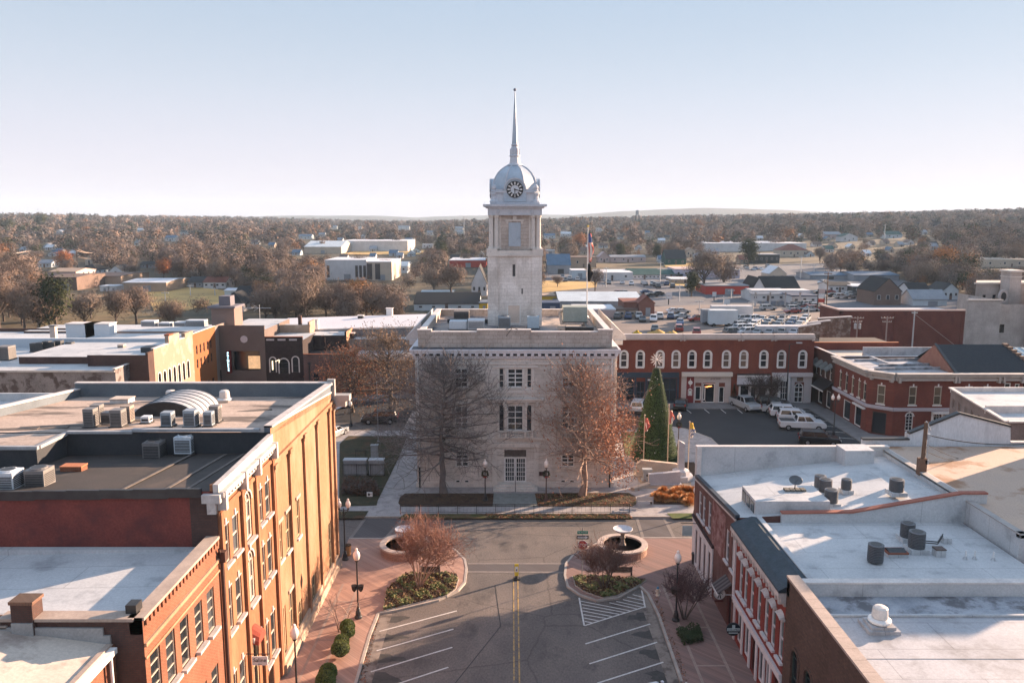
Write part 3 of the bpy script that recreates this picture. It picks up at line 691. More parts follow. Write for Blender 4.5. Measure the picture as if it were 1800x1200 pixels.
en = MB(); en.box(tx0+.05, tx1-.05, ty0-.02, ty1-.05, 27.42, 28.2).box(tx0-.2, tx1+.2, ty0-.25, ty1+.2, 28.2, 28.38).box(tx0-.48, tx1+.48, ty0-.53, ty1+.48, 28.38, 28.62)
for k in range(2):
    x_ = -1.55+k*3.75; en.lathe([(.16, 27.62), (.16, 27.95)], (x_, ty0-.04), 8)
en.build('entablature', wz, ch)
tcx, tcy = (tx0+tx1)/2, (ty0+ty1)/2
cs = MB(); hw = 2.62
cs.box(tcx-hw-.15, tcx+hw+.15, tcy-hw-.15, tcy+hw+.15, 28.62, 28.85)
oct_ = [(tcx+hw*1.04*math.cos(R(22.5+45*i)), tcy+hw*1.04*math.sin(R(22.5+45*i))) for i in range(8)]
sq = [(tcx-hw, tcy-hw+.55), (tcx-hw+.55, tcy-hw), (tcx+hw-.55, tcy-hw), (tcx+hw, tcy-hw+.55), (tcx+hw, tcy+hw-.55), (tcx+hw-.55, tcy+hw), (tcx-hw+.55, tcy+hw), (tcx-hw, tcy+hw-.55)]
cs.prism(sq, 28.85, 30.3)
cs.prism([(tcx+(x-tcx)*1.06, tcy+(y-tcy)*1.06) for x, y in sq], 29.9, 30.08)
for sx_ in (-1, 1):
    for sy_ in (-1, 1):
        X, Y = tcx+sx_*(hw-.28), tcy+sy_*(hw-.28)
        cs.lathe([(.5, 28.85), (.5, 29.0), (.34, 29.15), (.3, 29.55), (.42, 29.75), (.42, 29.9)], (X, Y), 10)
        cs.lathe([(.36, 30.08), (.2, 30.2), (.3, 30.45), (.22, 30.7), (.04, 30.85)], (X, Y), 10)
cs.build('clock_stage', wz, ch)
# dome: eight-sided cloister vault with standing ribs and four clock gables
dm = MB(); prof = [(2.72, 30.08), (2.70, 30.6), (2.60, 31.1), (2.42, 31.6), (2.12, 32.1), (1.72, 32.5), (1.25, 32.82), (.75, 33.05)]
dm.lathe(prof, (tcx, tcy), 8, ph=R(22.5)); dome = dm.build('dome', zinc, ch)
rb = MB()
for i in range(8):
    a = R(22.5+45*i)
    for (r0, z0), (r1, z1) in zip(prof[:-1], prof[1:]): rb.tube((tcx+r0*math.cos(a), tcy+r0*math.sin(a), z0), (tcx+r1*math.cos(a), tcy+r1*math.sin(a), z1), .09, .09, 6)
rb.build('dome_rib', wz, dome)
clk_n = dark_metal
for k in range(4):
    an = R(90*k); ca, sa = math.cos(an), math.sin(an)
    def L(x, y, z): return (tcx+ca*x-sa*y, tcy+sa*x+ca*y, z)
    gm = MB(); A = arc(2.5, 30.3, 14); yf = -hw-.14
    pts = [(-1.25, 28.9), (1.25, 28.9)]+A
    n = len(gm.v); m_ = len(pts)
    for y_ in (yf, yf+1.3): gm.v += [L(x, y_, z) for x, z in pts]
    gm.f.append(tuple(range(m_))); gm.m.append(0); gm.f.append(tuple(2*m_-1-i for i in range(m_))); gm.m.append(0)
    for i in range(m_): j = (i+1) % m_; gm.f.append((j, i, m_+i, m_+j)); gm.m.append(0)
    gm.build('clock_gable', zinc, ch)
    hm = MB(); B = arc(2.2, 30.3, 14)
    for i in range(14):
        for y0_, y1_, AA, BB in ((yf-.12, yf+.1, A, B),):
            q = [AA[i], AA[i+1], BB[i+1], BB[i]]; n = len(hm.v)
            for y_ in (y0_, y1_): hm.v += [L(x, y_, z) for x, z in q]
            for f in ((0, 1, 2, 3), (7, 6, 5, 4), (0, 4, 5, 1), (1, 5, 6, 2), (2, 6, 7, 3), (3, 7, 4, 0)): hm.f.append(tuple(n+t for t in f)); hm.m.append(0)
    hm.build('clock_hood', wz, ch)
    # clock face: black ring, light numerals and centre, black hands
    zc = 30.25
    def disc(mb, r0, r1, d0, d1, nn=40):
        n = len(mb.v)
        for i in range(nn):
            t = 2*math.pi*i/nn
            for r_, d_ in ((r0, d1), (r1, d1), (r1, d0)): mb.v.append(L(r_*math.sin(t), yf-d_, zc+r_*math.cos(t)))
        for i in range(nn):
            j = (i+1) % nn
            for q in (0, 1): mb.f.append((n+3*i+q, n+3*j+q, n+3*j+q+1, n+3*i+q+1)); mb.m.append(mb.k)
    face = MB(); disc(face, 0.0, .9, .0, .05); fo = face.build('clock_face', M('clock_white', (.55, .57, .6), rough=.4), ch)
    rg_ = MB(); disc(rg_, .48, .93, .02, .075)
    rg_.build('clock_ring', clk_n, fo)
    nm = MB()
    def bar(mb, t, r0, r1, w0, w1, d):
        s_, c_ = math.sin(t), math.cos(t); n = len(mb.v)
        for dd in (d-.02, d):
            for r_, ww in ((r0, -w0), (r0, w0), (r1, w1), (r1, -w1)): mb.v.append(L(r_*s_+ww*c_, yf-dd, zc+r_*c_-ww*s_))
        for f in ((0, 1, 2, 3), (7, 6, 5, 4), (0, 4, 5, 1), (1, 5, 6, 2), (2, 6, 7, 3), (3, 7, 4, 0)): mb.f.append(tuple(n+q for q in f)); mb.m.append(0)
    for h in range(12): bar(nm, 2*math.pi*h/12, .53, .82, .055, .075, .095)
    nm.build('clock_numeral', white_paint, fo)
    hn = MB(); bar(hn, R(180), -.12, .78, .05, .025, .12); bar(hn, R(105), -.1, .5, .06, .035, .135); hn.build('clock_hand', clk_n, fo)
spz = MB(); spz.lathe([(.95, 33.0), (.85, 33.15), (.62, 33.25), (.56, 33.7), (.5, 34.0), (.62, 34.05), (.62, 34.15), (.5, 34.25), (.52, 34.7), (.44, 35.0), (.32, 35.2), (.42, 35.26), (.42, 35.36), (.30, 35.45), (.27, 35.8)], (tcx, tcy), 12)
for i in range(6):
    a = R(60*i); spz.box(tcx+.5*math.cos(a)-.06, tcx+.5*math.cos(a)+.06, tcy+.5*math.sin(a)-.06, tcy+.5*math.sin(a)+.06, 34.2, 34.9)
sp_ = spz.build('lantern', wz, ch)
s2 = MB().lathe([(.34, 35.4), (.3, 36.0), (.035, 41.2)], (tcx, tcy), 8); s2.build('spire', zinc, ch)
s3 = MB().ball((tcx, tcy, 41.4), .17, 12, 8); s3.build('spire_ball', M('spire_ball_grey', (.15, .16, .2), metal=.3, rough=.4), ch)
urn = MB()
for x_ in (tx0+.15, tx1-.15): urn.box(x_-.25, x_+.25, ty0-.1, ty0+.4, 28.62, 30.0) if False else None
ant = MB().tube((cxc-1.1, py0+.2, 16.1), (cxc-.3, py0-.3, 16.4), .03).tube((cxc+.4, py0+.1, 16.1), (cxc-.3, py0-.3, 16.4), .03).tube((cxc-.3, py0-.3, 16.4), (cxc-.9, py0-.7, 15.6), .03); ant.build('bracket', dark_metal, ch)
# ---- plant on the courthouse roof
def hvac(name, label, x, y, z, w_, d, h, m=grey_metal, group=None, fan=True, grille=True, rz=0):
    r = thing(name, label, 'air conditioner' if 'cond' in name else 'rooftop unit', (x, y, z), group)
    MB().cbox(x, y, z+.1, w_, d, h-.1).build('casing', m, r)
    if grille:
        g = MB()
        for k in range(max(3, int(h/.13))):
            zz = z+.2+k*(h-.35)/max(3, int(h/.13)); g.box(x-w_/2+.06, x+w_/2-.06, y-d/2-.015, y-d/2+.01, zz, zz+.05); g.box(x+w_/2-.01, x+w_/2+.015, y-d/2+.06, y+d/2-.06, zz, zz+.05); g.box(x-w_/2-.015, x-w_/2+.01, y-d/2+.06, y+d/2-.06, zz, zz+.05)
        g.build('grille', M('dark_grille', (.05, .052, .056), rough=.5, metal=.3), r)
    if fan:
        MB().lathe([(min(w_, d)*.42, z+h), (min(w_, d)*.42, z+h+.06), (min(w_, d)*.36, z+h+.07)], (x, y), 16).build('fan_rim', m, r)
        MB().lathe([(min(w_, d)*.35, z+h+.002), (min(w_, d)*.35, z+h+.075)], (x, y), 16).build('fan', dark_metal, r)
    MB().cbox(x, y, z, w_+.15, d+.15, .1).build('base', dark_metal, r)
    return r
bgm = M('blue_grey_unit', (.26, .30, .34), (.22, .26, .3), 1, .5)
hvac('condenser', 'square grey condenser just left of the tower door on the courthouse roof', -.85, 87.6, 15.02, 1.35, 1.2, 1.35, bgm, 'courthouse roof units')
hvac('condenser', 'pale blue condenser just right of the tower door on the courthouse roof', 2.35, 87.6, 15.02, 1.3, 1.2, 1.35, M('pale_blue_unit', (.36, .44, .5)), 'courthouse roof units', grille=False)
hvac('rooftop_unit', 'long white rooftop unit with a hood at the left of the courthouse roof', -3.9, 86.6, 15.02, 1.8, 1.6, 1.15, M('pale_unit', (.5, .54, .58)), fan=False)
hvac('rooftop_unit', 'low white duct box left of the hooded unit on the courthouse roof', -5.9, 87.0, 15.02, 1.9, 1.5, .95, M('pale_unit', (.5, .54, .58)), fan=False, grille=False)
hvac('rooftop_unit', 'dark louvred unit at the back left of the courthouse roof', -6.1, 96, 15.02, 1.8, 1.6, 1.0, M('brown_grey_unit', (.14, .13, .13)), fan=False)
hvac('rooftop_unit', 'big green-grey rooftop unit beside the white flagpole on the courthouse roof', 7.1, 90, 15.5, 2.7, 2.4, 1.75, M('green_grey_unit', (.30, .33, .30), (.25, .28, .25), 1, .6), fan=False, grille=False)
st_ = thing('unit_stand', 'steel stand and duct under the green-grey courthouse unit', 'stand', (7.1, 90, 15.02)); q = MB()
for xa in (5.9, 8.3):
    for ya in (88.9, 91.1): q.box(xa-.06, xa+.06, ya-.06, ya+.06, 15.02, 15.5)
q.build('leg', light_metal, st_); MB().tube((5.3, 89.3, 16.6), (5.6, 88.6, 15.2), .14).tube((5.3, 89.3, 16.6), (5.9, 89.6, 16.8), .16).build('duct', M('tan_duct', (.45, .35, .28)), st_)
sk = thing('roof_hatch', 'long dark skylight box at the right of the courthouse roof', 'roof hatch', (7.2, 84.5, 15.02)); MB().box(5.7, 8.7, 84, 85.2, 15.02, 15.6).build('curb', dark_metal, sk); MB().box(5.8, 7.2, 84.3, 85, 15.6, 15.72).build('lid', cream_roof, sk)
for i, (x_, y_, w_) in enumerate([(-5, 92, 5), (6.3, 86.5, 2.6)]):
    r = thing('roof_duct', ['low black duct run behind the white units on the courthouse roof', 'low tan duct run in front of the skylight box on the courthouse roof'][i], 'duct', (x_, y_, 15.02)); MB().box(x_-w_/2, x_+w_/2, y_-.25, y_+.25, 15.1, 15.5).build('duct', [dark_metal, cream_roof][i], r); MB().box(x_-w_/2+.3, x_-w_/2+.4, y_-.2, y_+.2, 15.02, 15.1).box(x_+w_/2-.4, x_+w_/2-.3, y_-.2, y_+.2, 15.02, 15.1).build('support', dark_metal, r)
# flagpole on the roof with furled flags
fp = thing('flagpole', 'tall white flagpole standing on the courthouse roof right of the tower', 'flagpole', (8.55, 90.5, 15.02))
MB().tube((8.55, 90.5, 15.02), (8.55, 90.5, 26.1), .085, .05, 10).build('pole', white_paint, fp); MB().ball((8.55, 90.5, 26.2), .14).build('finial', M('gold', (.6, .42, .12), rough=.3, metal=.6), fp)
q = MB()
for a in range(3): q.tube((8.55+.7*math.cos(a*2.1), 90.5+.7*math.sin(a*2.1), 15.02), (8.55, 90.5, 16.2), .04)
q.build('brace', light_metal, fp)
def furled(name, label, x, y, z0, z1, r, mat_list, fn, seed=1):
    """a hanging furled flag: folded cloth column beside its pole"""
    mb = MB(); n = 18; rows = 12; rnd_ = random.Random(seed); k = 0
    base = len(mb.v)
    for j in range(rows+1):
        t = j/rows; zz = z1+(z0-z1)*t; w_ = r*(.35+.9*math.sin(math.pi*min(1, t*.8+.08)))
        for i in range(n):
            a = 2*math.pi*i/n; rr = w_*(1+.35*math.sin(5*a+2*t*3)+.2*math.sin(3*a-t*5)); mb.v.append((x+.06+rr*.9+rr*math.cos(a)*.95, y+rr*.5*math.sin(a), zz-(.12*math.sin(a*2) if j == rows else 0)))
    for j in range(rows):
        for i in range(n):
            mb.f.append((base+j*n+i, base+j*n+(i+1) % n, base+(j+1)*n+(i+1) % n, base+(j+1)*n+i)); mb.m.append(fn(i, j, n, rows))
    mb.f.append(tuple(base+i for i in range(n))); mb.m.append(fn(0, 0, n, rows)); mb.f.append(tuple(base+rows*n+n-1-i for i in range(n))); mb.m.append(fn(0, rows-1, n, rows))
    o = mb.build(name, mat_list, smooth_=True, loc=(x, y, z0)); tag(o, label, 'flag', 'furled flags on poles'); return o
fl_r = M('flag_red', (.42, .10, .08), rough=.8); fl_w = M('flag_white', (.7, .62, .55), rough=.8); fl_b = M('flag_blue', (.07, .10, .22), rough=.8); fl_k = M('flag_black', (.012, .012, .014), rough=.8); fl_y = M('flag_gold', (.6, .38, .06), rough=.8)
furled('flag', 'red and white striped flag with blue canton, furled high on the courthouse roof pole', 8.55, 90.5, 22.3, 25.4, .19, [fl_r, fl_w, fl_b], lambda i, j, n, r_: 2 if (j < 4 and i > 9) else i % 2)
furled('flag', 'black flag furled below the striped one on the roof pole', 8.5, 90.5, 20.1, 22.0, .2, [fl_k, fl_w], lambda i, j, n, r_: 1 if (i == 4 and j in (4, 5)) else 0, 3)
# ================================================================ LEFT (WEST) ROW BY THE STREET
orange_st = M('ochre_painted_brick', (.26, .112, .056), (.225, .095, .046), .35, .85, fine=.2, c3=(.30, .155, .082), s3=.5, lo3=.5, hi3=.68, bp=.2, stretch=(1, 1, .35))
yellow_st = M('yellow_painted_brick', (.29, .15, .08), (.265, .132, .07), .3, .85, fine=.2, c3=(.34, .21, .135), s3=.45, lo3=.47, hi3=.66, bp=.2, stretch=(1, 1, .35))
red_st = M('faded_red_stucco', (.20, .052, .04), (.145, .038, .032), .5, .9, fine=.25, c3=(.11, .035, .032), s3=.8, lo3=.5, hi3=.66, bp=.2)
red_brick = brick('red_brick', (.235, .075, .04), (.18, .058, .032), (.22, .13, .085), 1, stain=(.24, .10, .06))
dark_brick = brick('dark_brown_brick', (.10, .05, .04), (.08, .042, .036), (.055, .045, .04), 1, stain=(.05, .03, .028))  # plain dark brick tone with random blotches
tan_brick = brick('tan_brick', (.42, .22, .12), (.36, .18, .10), (.36, .24, .17), 1)
bitumen = M('bitumen_roof', (.062, .052, .047), (.045, .04, .038), .25, .85, fine=.2, c3=(.09, .07, .06), s3=.3, lo3=.52, hi3=.66, bp=.1)
gravel = M('gravel_roof', (.42, .335, .28), (.33, .26, .22), .5, .95, fine=.3, c3=(.13, .105, .09), s3=.22, lo3=.52, hi3=.60, bp=.4, stretch=(.5, 1.6, 1))
bluegrey = M('blue_grey_shade', (.12, .145, .17), (.09, .11, .13), .5, .7)  # blue shade inside the parapets put into their colour
blind = M('window_blind', (.42, .40, .42), (.30, .29, .30), 1, .7)
wstyle('wn', grid=(1, 2), frame=M('cream_frame', (.46, .38, .31)), fw=.07, mw=.06, sill=white_trim, hood=white_trim, hoodk='key', glass=glass, sillout=.2)
wstyle('wna', grid=(2, 2), frame=M('cream_frame', (.62, .52, .42)), fw=.14, mw=.1, arch=True, sill=white_trim, hood=white_trim, hoodk='archkey', glass=glassy('curtained_glass', (.16, .15, .14), .2, (.3, .28, .25)), sillout=.25)
wstyle('w2', grid=(2, 2), frame=M('tan_frame', (.46, .33, .2)), fw=.09, mw=.05, sill=coping_w, hood=coping_t, glass=glass, sillout=.12)
wstyle('wr', grid=(1, 4), frame=M('cream_frame', (.62, .52, .42)), fw=.05, mw=.05, sill=white_trim, glass=glass, sillout=.22)
wstyle('sd', grid=(2, 3), frame=M('tan_frame', (.46, .33, .2)), fw=.12, mw=.06, glass=glass_d, name='door')
XF = -13.7
# ---- A: ochre three-storey block (south half)
zA = lambda x, y: 14.55-(y-35.4)*.085-(.25 if x < -20 else 0)
opsA = [(36.3, 10.65, .85, 1.9, 'wn'), (37.6, 10.65, .85, 1.9, 'wn'), (39.5, 10.5, 1.15, 2.6, 'wna'), (41.5, 10.6, .85, 1.9, 'wn'), (42.8, 10.6, .85, 1.9, 'wn'),
        (36.25, 7.2, .85, 2.2, 'wn'), (37.6, 7.2, .85, 2.1, 'wn'), (39.45, 7.1, 1.15, 2.8, 'wna'), (41.5, 7.1, .85, 2.15, 'wn'), (42.75, 7.1, .85, 2.1, 'wn'),
        (36.25, 2.6, .9, 2.3, 'wn'), (37.55, 2.6, .9, 2.3, 'wn'), (39.4, .15, 1.3, 4.9, 'sd'), (41.5, 2.3, .85, 2.4, 'wn'), (42.7, 2.3, .85, 2.5, 'wn')]
A1 = block('brick_building', 'ochre painted three storey building with red stucco end wall and white cornice', 'building', -33, XF, 35.4, 43.85, 14, orange_st, bitumen, par={'E': .32}, cop=None, ops={'E': opsA}, mats={'S': red_st}, slope=zA)
q = MB(); q.box(-14.95, XF-.01, 35.37, 35.41, 5, 14.4); q.build('end_pier', dark_brick, A1)
q = MB()
for i in range(12):    # ragged stepped edge of the roof felt along the red wall
    xa = -33+i*1.55; q.box(xa, xa+1.58, 35.28-.002*(i % 2), 35.45, 14.02+.02*i+.035*(i % 2), 14.42+.026*i+(0 if xa < -20 else .0))
q.build('roof_edge', dark_metal, A1)
q = MB()
for yy in (35.62, 38.55, 40.75, 43.75): q.box(XF-.02, XF+.16, yy-.16, yy+.16, .3, 13.5)
q.box(XF-.02, XF+.10, 35.4, 43.85, 13.35, 13.6); q.build('pilaster', orange_st, A1)
q = MB(); q.box(XF-.12, XF+.36, 35.36, 43.86, 14.25, 14.5).box(XF-.05, XF+.18, 35.38, 43.86, 13.9, 14.25)
q.obox((XF-.0, 35.36), (XF-.0, 43.86), (14.48, 14.48), (14.88, 14.98), .26)
for yy in np.arange(35.5, 43.8, .42): q.box(XF+.02, XF+.30, yy, yy+.16, 14.05, 14.24)
for yy in (35.6, 38.5, 40.7, 43.7): q.box(XF-.02, XF+.42, yy-.13, yy+.13, 13.6, 14.52)
q.build('cornice', white_trim, A1)
q = MB(); q.box(-14.3, -13.45, 35.12, 35.4, 14.05, 14.45).box(-14.1, -13.7, 35.2, 35.42, 13.5, 14.05); q.build('cornice_return', white_trim, A1)
q = MB()
for (xa, ya), (xb, yb) in (((-16.2, 35.6), (-16.2, 43.6)), ((-18.2, 35.6), (-18.1, 43.6)), ((-22, 35.6), (-21.5, 43.6)), ((-25.5, 35.6), (-25, 41)), ((-15.2, 35.6), (-15.2, 43.7))):
    n_ = 8
    for k in range(n_):
        p0 = (xa+(xb-xa)*k/n_, ya+(yb-ya)*k/n_); p1 = (xa+(xb-xa)*(k+1)/n_, ya+(yb-ya)*(k+1)/n_); q.obox(p0, p1, (zA(*p0)-.01, zA(*p1)-.01), (zA(*p0)+.025, zA(*p1)+.025), .16)
q.build('felt_seam', M('pale_felt_seam', (.16, .135, .12), (.11, .095, .085), 2, .9), A1)
q = MB().box(XF-.5, XF+.0, 39.1, 39.7, 5.0, 6.6) if False else MB()
q.box(XF, XF+.25, 38.75, 40.05, 5.1, 5.35); q.build('door_canopy', coping_w, A1)
# ---- A2: taller ochre block (north half) with gravel roof
zA2 = lambda x, y: 15.05-(y-43.85)*.088
opsA2 = [(44.8, 7.0, .75, 2.35, 'w2'), (46.4, 6.9, .85, 2.5, 'w2'), (48.75, 6.85, .75, 2.55, 'w2'), (46.4, 1.7, .85, 2.6, 'w2'), (44.7, .2, .95, 3.8, 'sd'), (57.0, .15, 1.0, 4.4, 'sd'), (51.9, .15, 1.1, 2.6, 'sd'), (48.3, .15, .95, 2.5, 'sd')]
A2 = block('brick_building', 'yellow ochre building with blank pilastered side wall and a gravel roof', 'building', -33, XF, 43.86, 59.3, 15, yellow_st, gravel, par={'E': .28, 'W': .55}, t=.35, cop=coping_w, ops={'E': opsA2}, slope=zA2, copt=.1, mats={'par': bluegrey, 'N': tan_brick, 'S': M('dark_felt_upstand', (.035, .04, .045), (.05, .05, .055), 1, .8)})
q = MB(); q.obox((-33, 59.1), (XF+.02, 59.1), 13.5, 14.75, .35); q.build('north_parapet', bluegrey, A2)
q = MB(); q.obox((-33, 59.1), (XF+.1, 59.1), 14.74, 14.82, .45); q.build('coping', coping_w, A2)
q = MB(); q.obox((XF-.17, 44.0), (XF-.17, 59.0), (14.9, 13.6), (15.34, 14.65), .34); q.build('east_parapet', bluegrey, A2)
q = MB(); q.obox((XF-.12, 43.86), (XF-.12, 59.3), (15.33, 14.62), (15.45, 14.74), .5); q.build('coping', white_trim, A2)
q = MB()
for yy in (44.0, 47.1, 50.55, 54.05, 57.75, 59.2): q.box(XF-.02, XF+.16, yy-.17, yy+.17, .3, 12.9); q.box(XF-.02, XF+.26, yy-.3, yy+.3, 12.9, 13.15); q.box(XF-.02, XF+.2, yy-.24, yy+.24, 12.7, 12.9)
q.box(XF-.02, XF+.17, 43.86, 59.3, 13.25, 13.4).box(XF-.02, XF+.12, 43.86, 59.3, 13.0, 13.25); q.build('pilaster', yellow_st, A2)
q = MB(); q.box(XF-.1, XF+1.3, 59.25, 60.1, 13.3, 13.75).box(XF-.1, XF+1.0, 59.28, 59.95, 12.85, 13.3).box(XF-.3, XF+.25, 59.1, 59.5, 13.7, 15.0); q.build('cornice_return', M('grey_cornice', (.36, .34, .33), (.28, .27, .26), 1, .7), A2)
q = MB(); q.box(XF+.02, XF+.3, 44, 59.3, .12, .75).box(XF, XF+.14, 44, 59.3, .75, 1.1); q.build('plinth', M('pale_plinth', (.45, .33, .24), (.35, .26, .2), 1, .85), A2)
q = MB(); q.box(-33.02, -33.0+.4, 43.9, 59, 14.3, 14.31); 
# raised corner of the roof and upstand between the two roofs
q = MB(); q.box(-33, -25.3, 41.0, 43.84, 13.2, 14.95); q.build('upstand', M('dark_felt_upstand', (.035, .04, .045)), A2)
q = MB(); q.box(-32.9, -25.35, 41.1, 43.86, 14.95, 15.0); q.build('roof', gravel, A2)
q = MB(); q.box(-33, -25.2, 40.9, 41.15, 14.9, 15.08).box(-25.4, -25.15, 41.15, 43.8, 14.9, 15.08).box(-25.2, -21.5, 43.72, 43.98, 15.0, 15.14).box(-21.5, XF-.6, 43.72, 43.98, 15.12, 15.28); q.build('edge_flashing', M('pale_flashing', (.34, .35, .37), (.26, .27, .28), 1, .6), A2)
q = MB()
for i, (xa, ya, L_) in enumerate([(-26.5, 46, 5), (-24.5, 47.5, 4), (-28.0, 45, 4), (-22, 55.5, 3.2), (-17.2, 52, 2), (-30, 44.6, 5)]):
    q.obox((xa-L_/2, ya-.5), (xa+L_/2, ya+.4), (zA2(xa, ya)-.02,)*2, (zA2(xa, ya)+.04,)*2, .5)
q.build('felt_patch', M('dark_patch', (.10, .085, .075), (.16, .13, .11), 2, .9), A2)
# vaulted skylight
vx0, vx1, vy0, vy1 = -24.3, -20.2, 49.4, 53.6
vs = thing('vaulted_skylight', 'barrel-vaulted ribbed skylight in the middle of the gravel roof', 'skylight', ((vx0+vx1)/2, (vy0+vy1)/2, 14.2)); q = MB()
xm = (vx0+vx1)/2; rv = (vx1-vx0)/2; n_ = 16
prof = [(xm+rv*math.cos(math.pi*i/n_), 14.3+1.15*math.sin(math.pi*i/n_)) for i in range(n_+1)]
q.extr(prof, 'y', vy0+.3, vy1); q.build('vault', M('vault_plastic', (.36, .37, .39), (.3, .31, .33), .6, .4), vs)
q = MB()
for k in range(7):
    y_ = vy0+.3+k*(vy1-vy0-.3)/6
    for i in range(n_): q.tube((prof[i][0], y_, prof[i][1]+.01), (prof[i+1][0], y_, prof[i+1][1]+.01), .032, .032, 5)
q.build('rib', M('dark_rib', (.08, .09, .1), rough=.5), vs)
q = MB(); q.extr([(x, z-.02) for x, z in prof], 'y', vy0+.2, vy0+.29); q.build('end_panel', dark_metal, vs)
q = MB(); q.box(vx0-.15, vx1+.15, vy0+.2, vy1+.1, 13.5, 14.32); q.build('curb', coping_w, vs)
# condensers on the gravel roof
unit_t = M('taupe_unit', (.16, .15, .15), (.2, .19, .18), 1, .5); unit_b = M('blue_grey_unit', (.26, .30, .34))
for i, (px, py, w_, h, m_, lab) in enumerate([
    (161, 750, .85, 1.5, unit_t, 'tall taupe condenser at the left end of the row on the gravel roof'),
    (172, 739, .8, 1.5, unit_t, 'tall taupe condenser half hidden behind the leftmost one on the gravel roof'),
    (190, 742, .8, 1.0, unit_t, 'short taupe condenser in the gap between the left pair and the next tall unit'),
    (209, 749, .95, 1.4, unit_t, 'wide taupe condenser with a pipe, left of the vaulted skylight'),
    (225, 738, .8, 1.4, M('tan_unit', (.3, .24, .2)), 'tan condenser behind the wide taupe unit left of the vaulted skylight'),
    (258, 740, .7, .6, M('pale_unit', (.5, .54, .58)), 'small white fan box at the mouth of the vaulted skylight'),
    (296, 749, .85, 1.2, unit_b, 'blue-grey condenser in front of the vaulted skylight'),
    (337, 750, .95, 1.4, unit_b, 'large blue-grey condenser right of centre in front of the vaulted skylight'),
    (368, 748, .7, 1.2, unit_b, 'narrow blue-grey condenser right of the large one on the gravel roof'),
    (379, 738, .8, 1.4, unit_t, 'dark condenser at the right end of the row on the gravel roof')]):
    X, Y = G(px, py, 14.9); hvac('condenser', lab, X, Y, zA2(X, Y), w_*.72, w_*.72, h*.76, m_, 'condensers on the gravel roof', fan=False)
for px, py, lab, m_ in ((272, 795, 'taupe condenser with open top on the black felt roof, left of the grey one', unit_t), (327, 791, 'light grey condenser on the black felt roof below the gravel roof edge', M('pale_unit', (.5, .54, .58)))):
    X, Y = G(px, py, 14.0); hvac('condenser', lab, X, Y, zA(X, Y), .95, .95, 1.05, m_, 'condensers on the black felt roof')
for px, py, lab, m_ in ((17, 856, 'pale condenser cut by the left edge of the photo on the black felt roof', M('pale_unit', (.5, .54, .58))), (71, 850, 'grey condenser right of the pale one near the ragged roof edge', unit_t)):
    X, Y = G(px, py, 14.3); hvac('condenser', lab, X, Y, zA(X, Y), .95, .95, .95, m_, 'condensers on the black felt roof')
X, Y = G(130, 824, 14.1); ob = thing('brick_roof_box', 'low orange brick box with dark front on the black felt roof', 'roof box', (X, Y, 13.9)); MB().cbox(X, Y, 13.85, 1.1, .6, .42).build('base', red_brick, ob); MB().cbox(X, Y, 14.27, 1.15, .65, .06).build('cap', M('orange_cap', (.42, .16, .08)), ob)
X, Y = G(215, 702, 14.2); rh = thing('roof_hatch', 'flat cream roof hatch behind the condensers on the gravel roof', 'roof hatch', (X, Y, 14)); MB().cbox(X, Y, zA2(X, Y), 1.3, 1.0, .3).build('curb', coping_w, rh); MB().cbox(X, Y, zA2(X, Y)+.3, 1.4, 1.1, .06).build('lid', cream_roof, rh)
# round white mushroom vents
def mushroom(label, X, Y, z, s=1.0, base=True, group=None):
    r = thing('roof_vent', label, 'roof vent', (X, Y, z), group)
    if base: MB().cbox(X, Y, z, 1.1*s, 1.1*s, .3*s).build('curb', white_mem, r)
    b0 = z+(.3*s if base else 0)
    MB().lathe([(.42*s, b0), (.46*s, b0+.12*s), (.56*s, b0+.16*s), (.56*s, b0+.26*s), (.4*s, b0+.34*s)], (X, Y), 18).build('skirt', white_paint, r)
    MB().lathe([(.36*s, b0+.34*s), (.40*s, b0+.4*s), (.36*s, b0+.85*s), (.28*s, b0+.93*s), (.05, b0+.97*s)], (X, Y), 18).build('hood', M('vent_white', (.6, .56, .53), (.5, .47, .44), 1, .5), r)
    return r
X, Y = G(301, 703, 13.9); mushroom('white mushroom roof vent near the back parapet, left of its twin on the gravel roof', X, Y, 13.75, .95, False, 'mushroom vents')
X, Y = G(395, 703, 13.9); mushroom('white mushroom roof vent near the back parapet, closest to the ochre facade corner', X, Y, 13.75, .95, False, 'mushroom vents')
# ---- B: low red-brick building with white roof
opsB = [(34.0, 8.4, .85, 2.0, 'wr'), (32.6, 8.45, .85, 2.0, 'wr'), (31.1, 8.5, .85, 2.05, 'wr'), (29.75, 8.6, .85, 2.05, 'wr'), (28.4, 8.7, .85, 2.0, 'wr'),
        (34.0, 4.4, .85, 2.2, 'wr'), (32.6, 4.4, .85, 2.2, 'wr'), (31.1, 4.4, .85, 2.2, 'wr'), (29.75, 4.4, .85, 2.2, 'wr'), (28.4, 4.4, .85, 2.2, 'wr')]
zB = lambda x, y: 11.5+(.3 if x > -20 else -.1)
B = block('brick_building', 'red brick building with stepped brick parapet and white membrane roof, lower than its ochre neighbour', 'building', -33, XF, 27.6, 35.38, 11.6, red_brick, white_mem, par={'E': .5, 'S': .62}, t=.5, ops={'E': opsB}, mats={'S': dark_brick, 'par': red_brick}, slope=zB)
q = MB(); q.obox((XF-.24, 27.6), (XF-.24, 35.3), 12.3, 12.42, .62); q.build('coping', coping_t, B)
q = MB()
for k in range(22): q.box(XF-.5, XF+.09, 27.75+k*.345, 27.92+k*.345, 12.05, 12.3)
q.build('corbel', red_brick, B)
q = MB(); q.box(XF-.04, XF+.10, 27.6, 35.35, 11.25, 11.4).box(XF-.04, XF+.06, 27.6, 35.35, 10.75, 10.85); q.build('string_course', tan_brick, B)
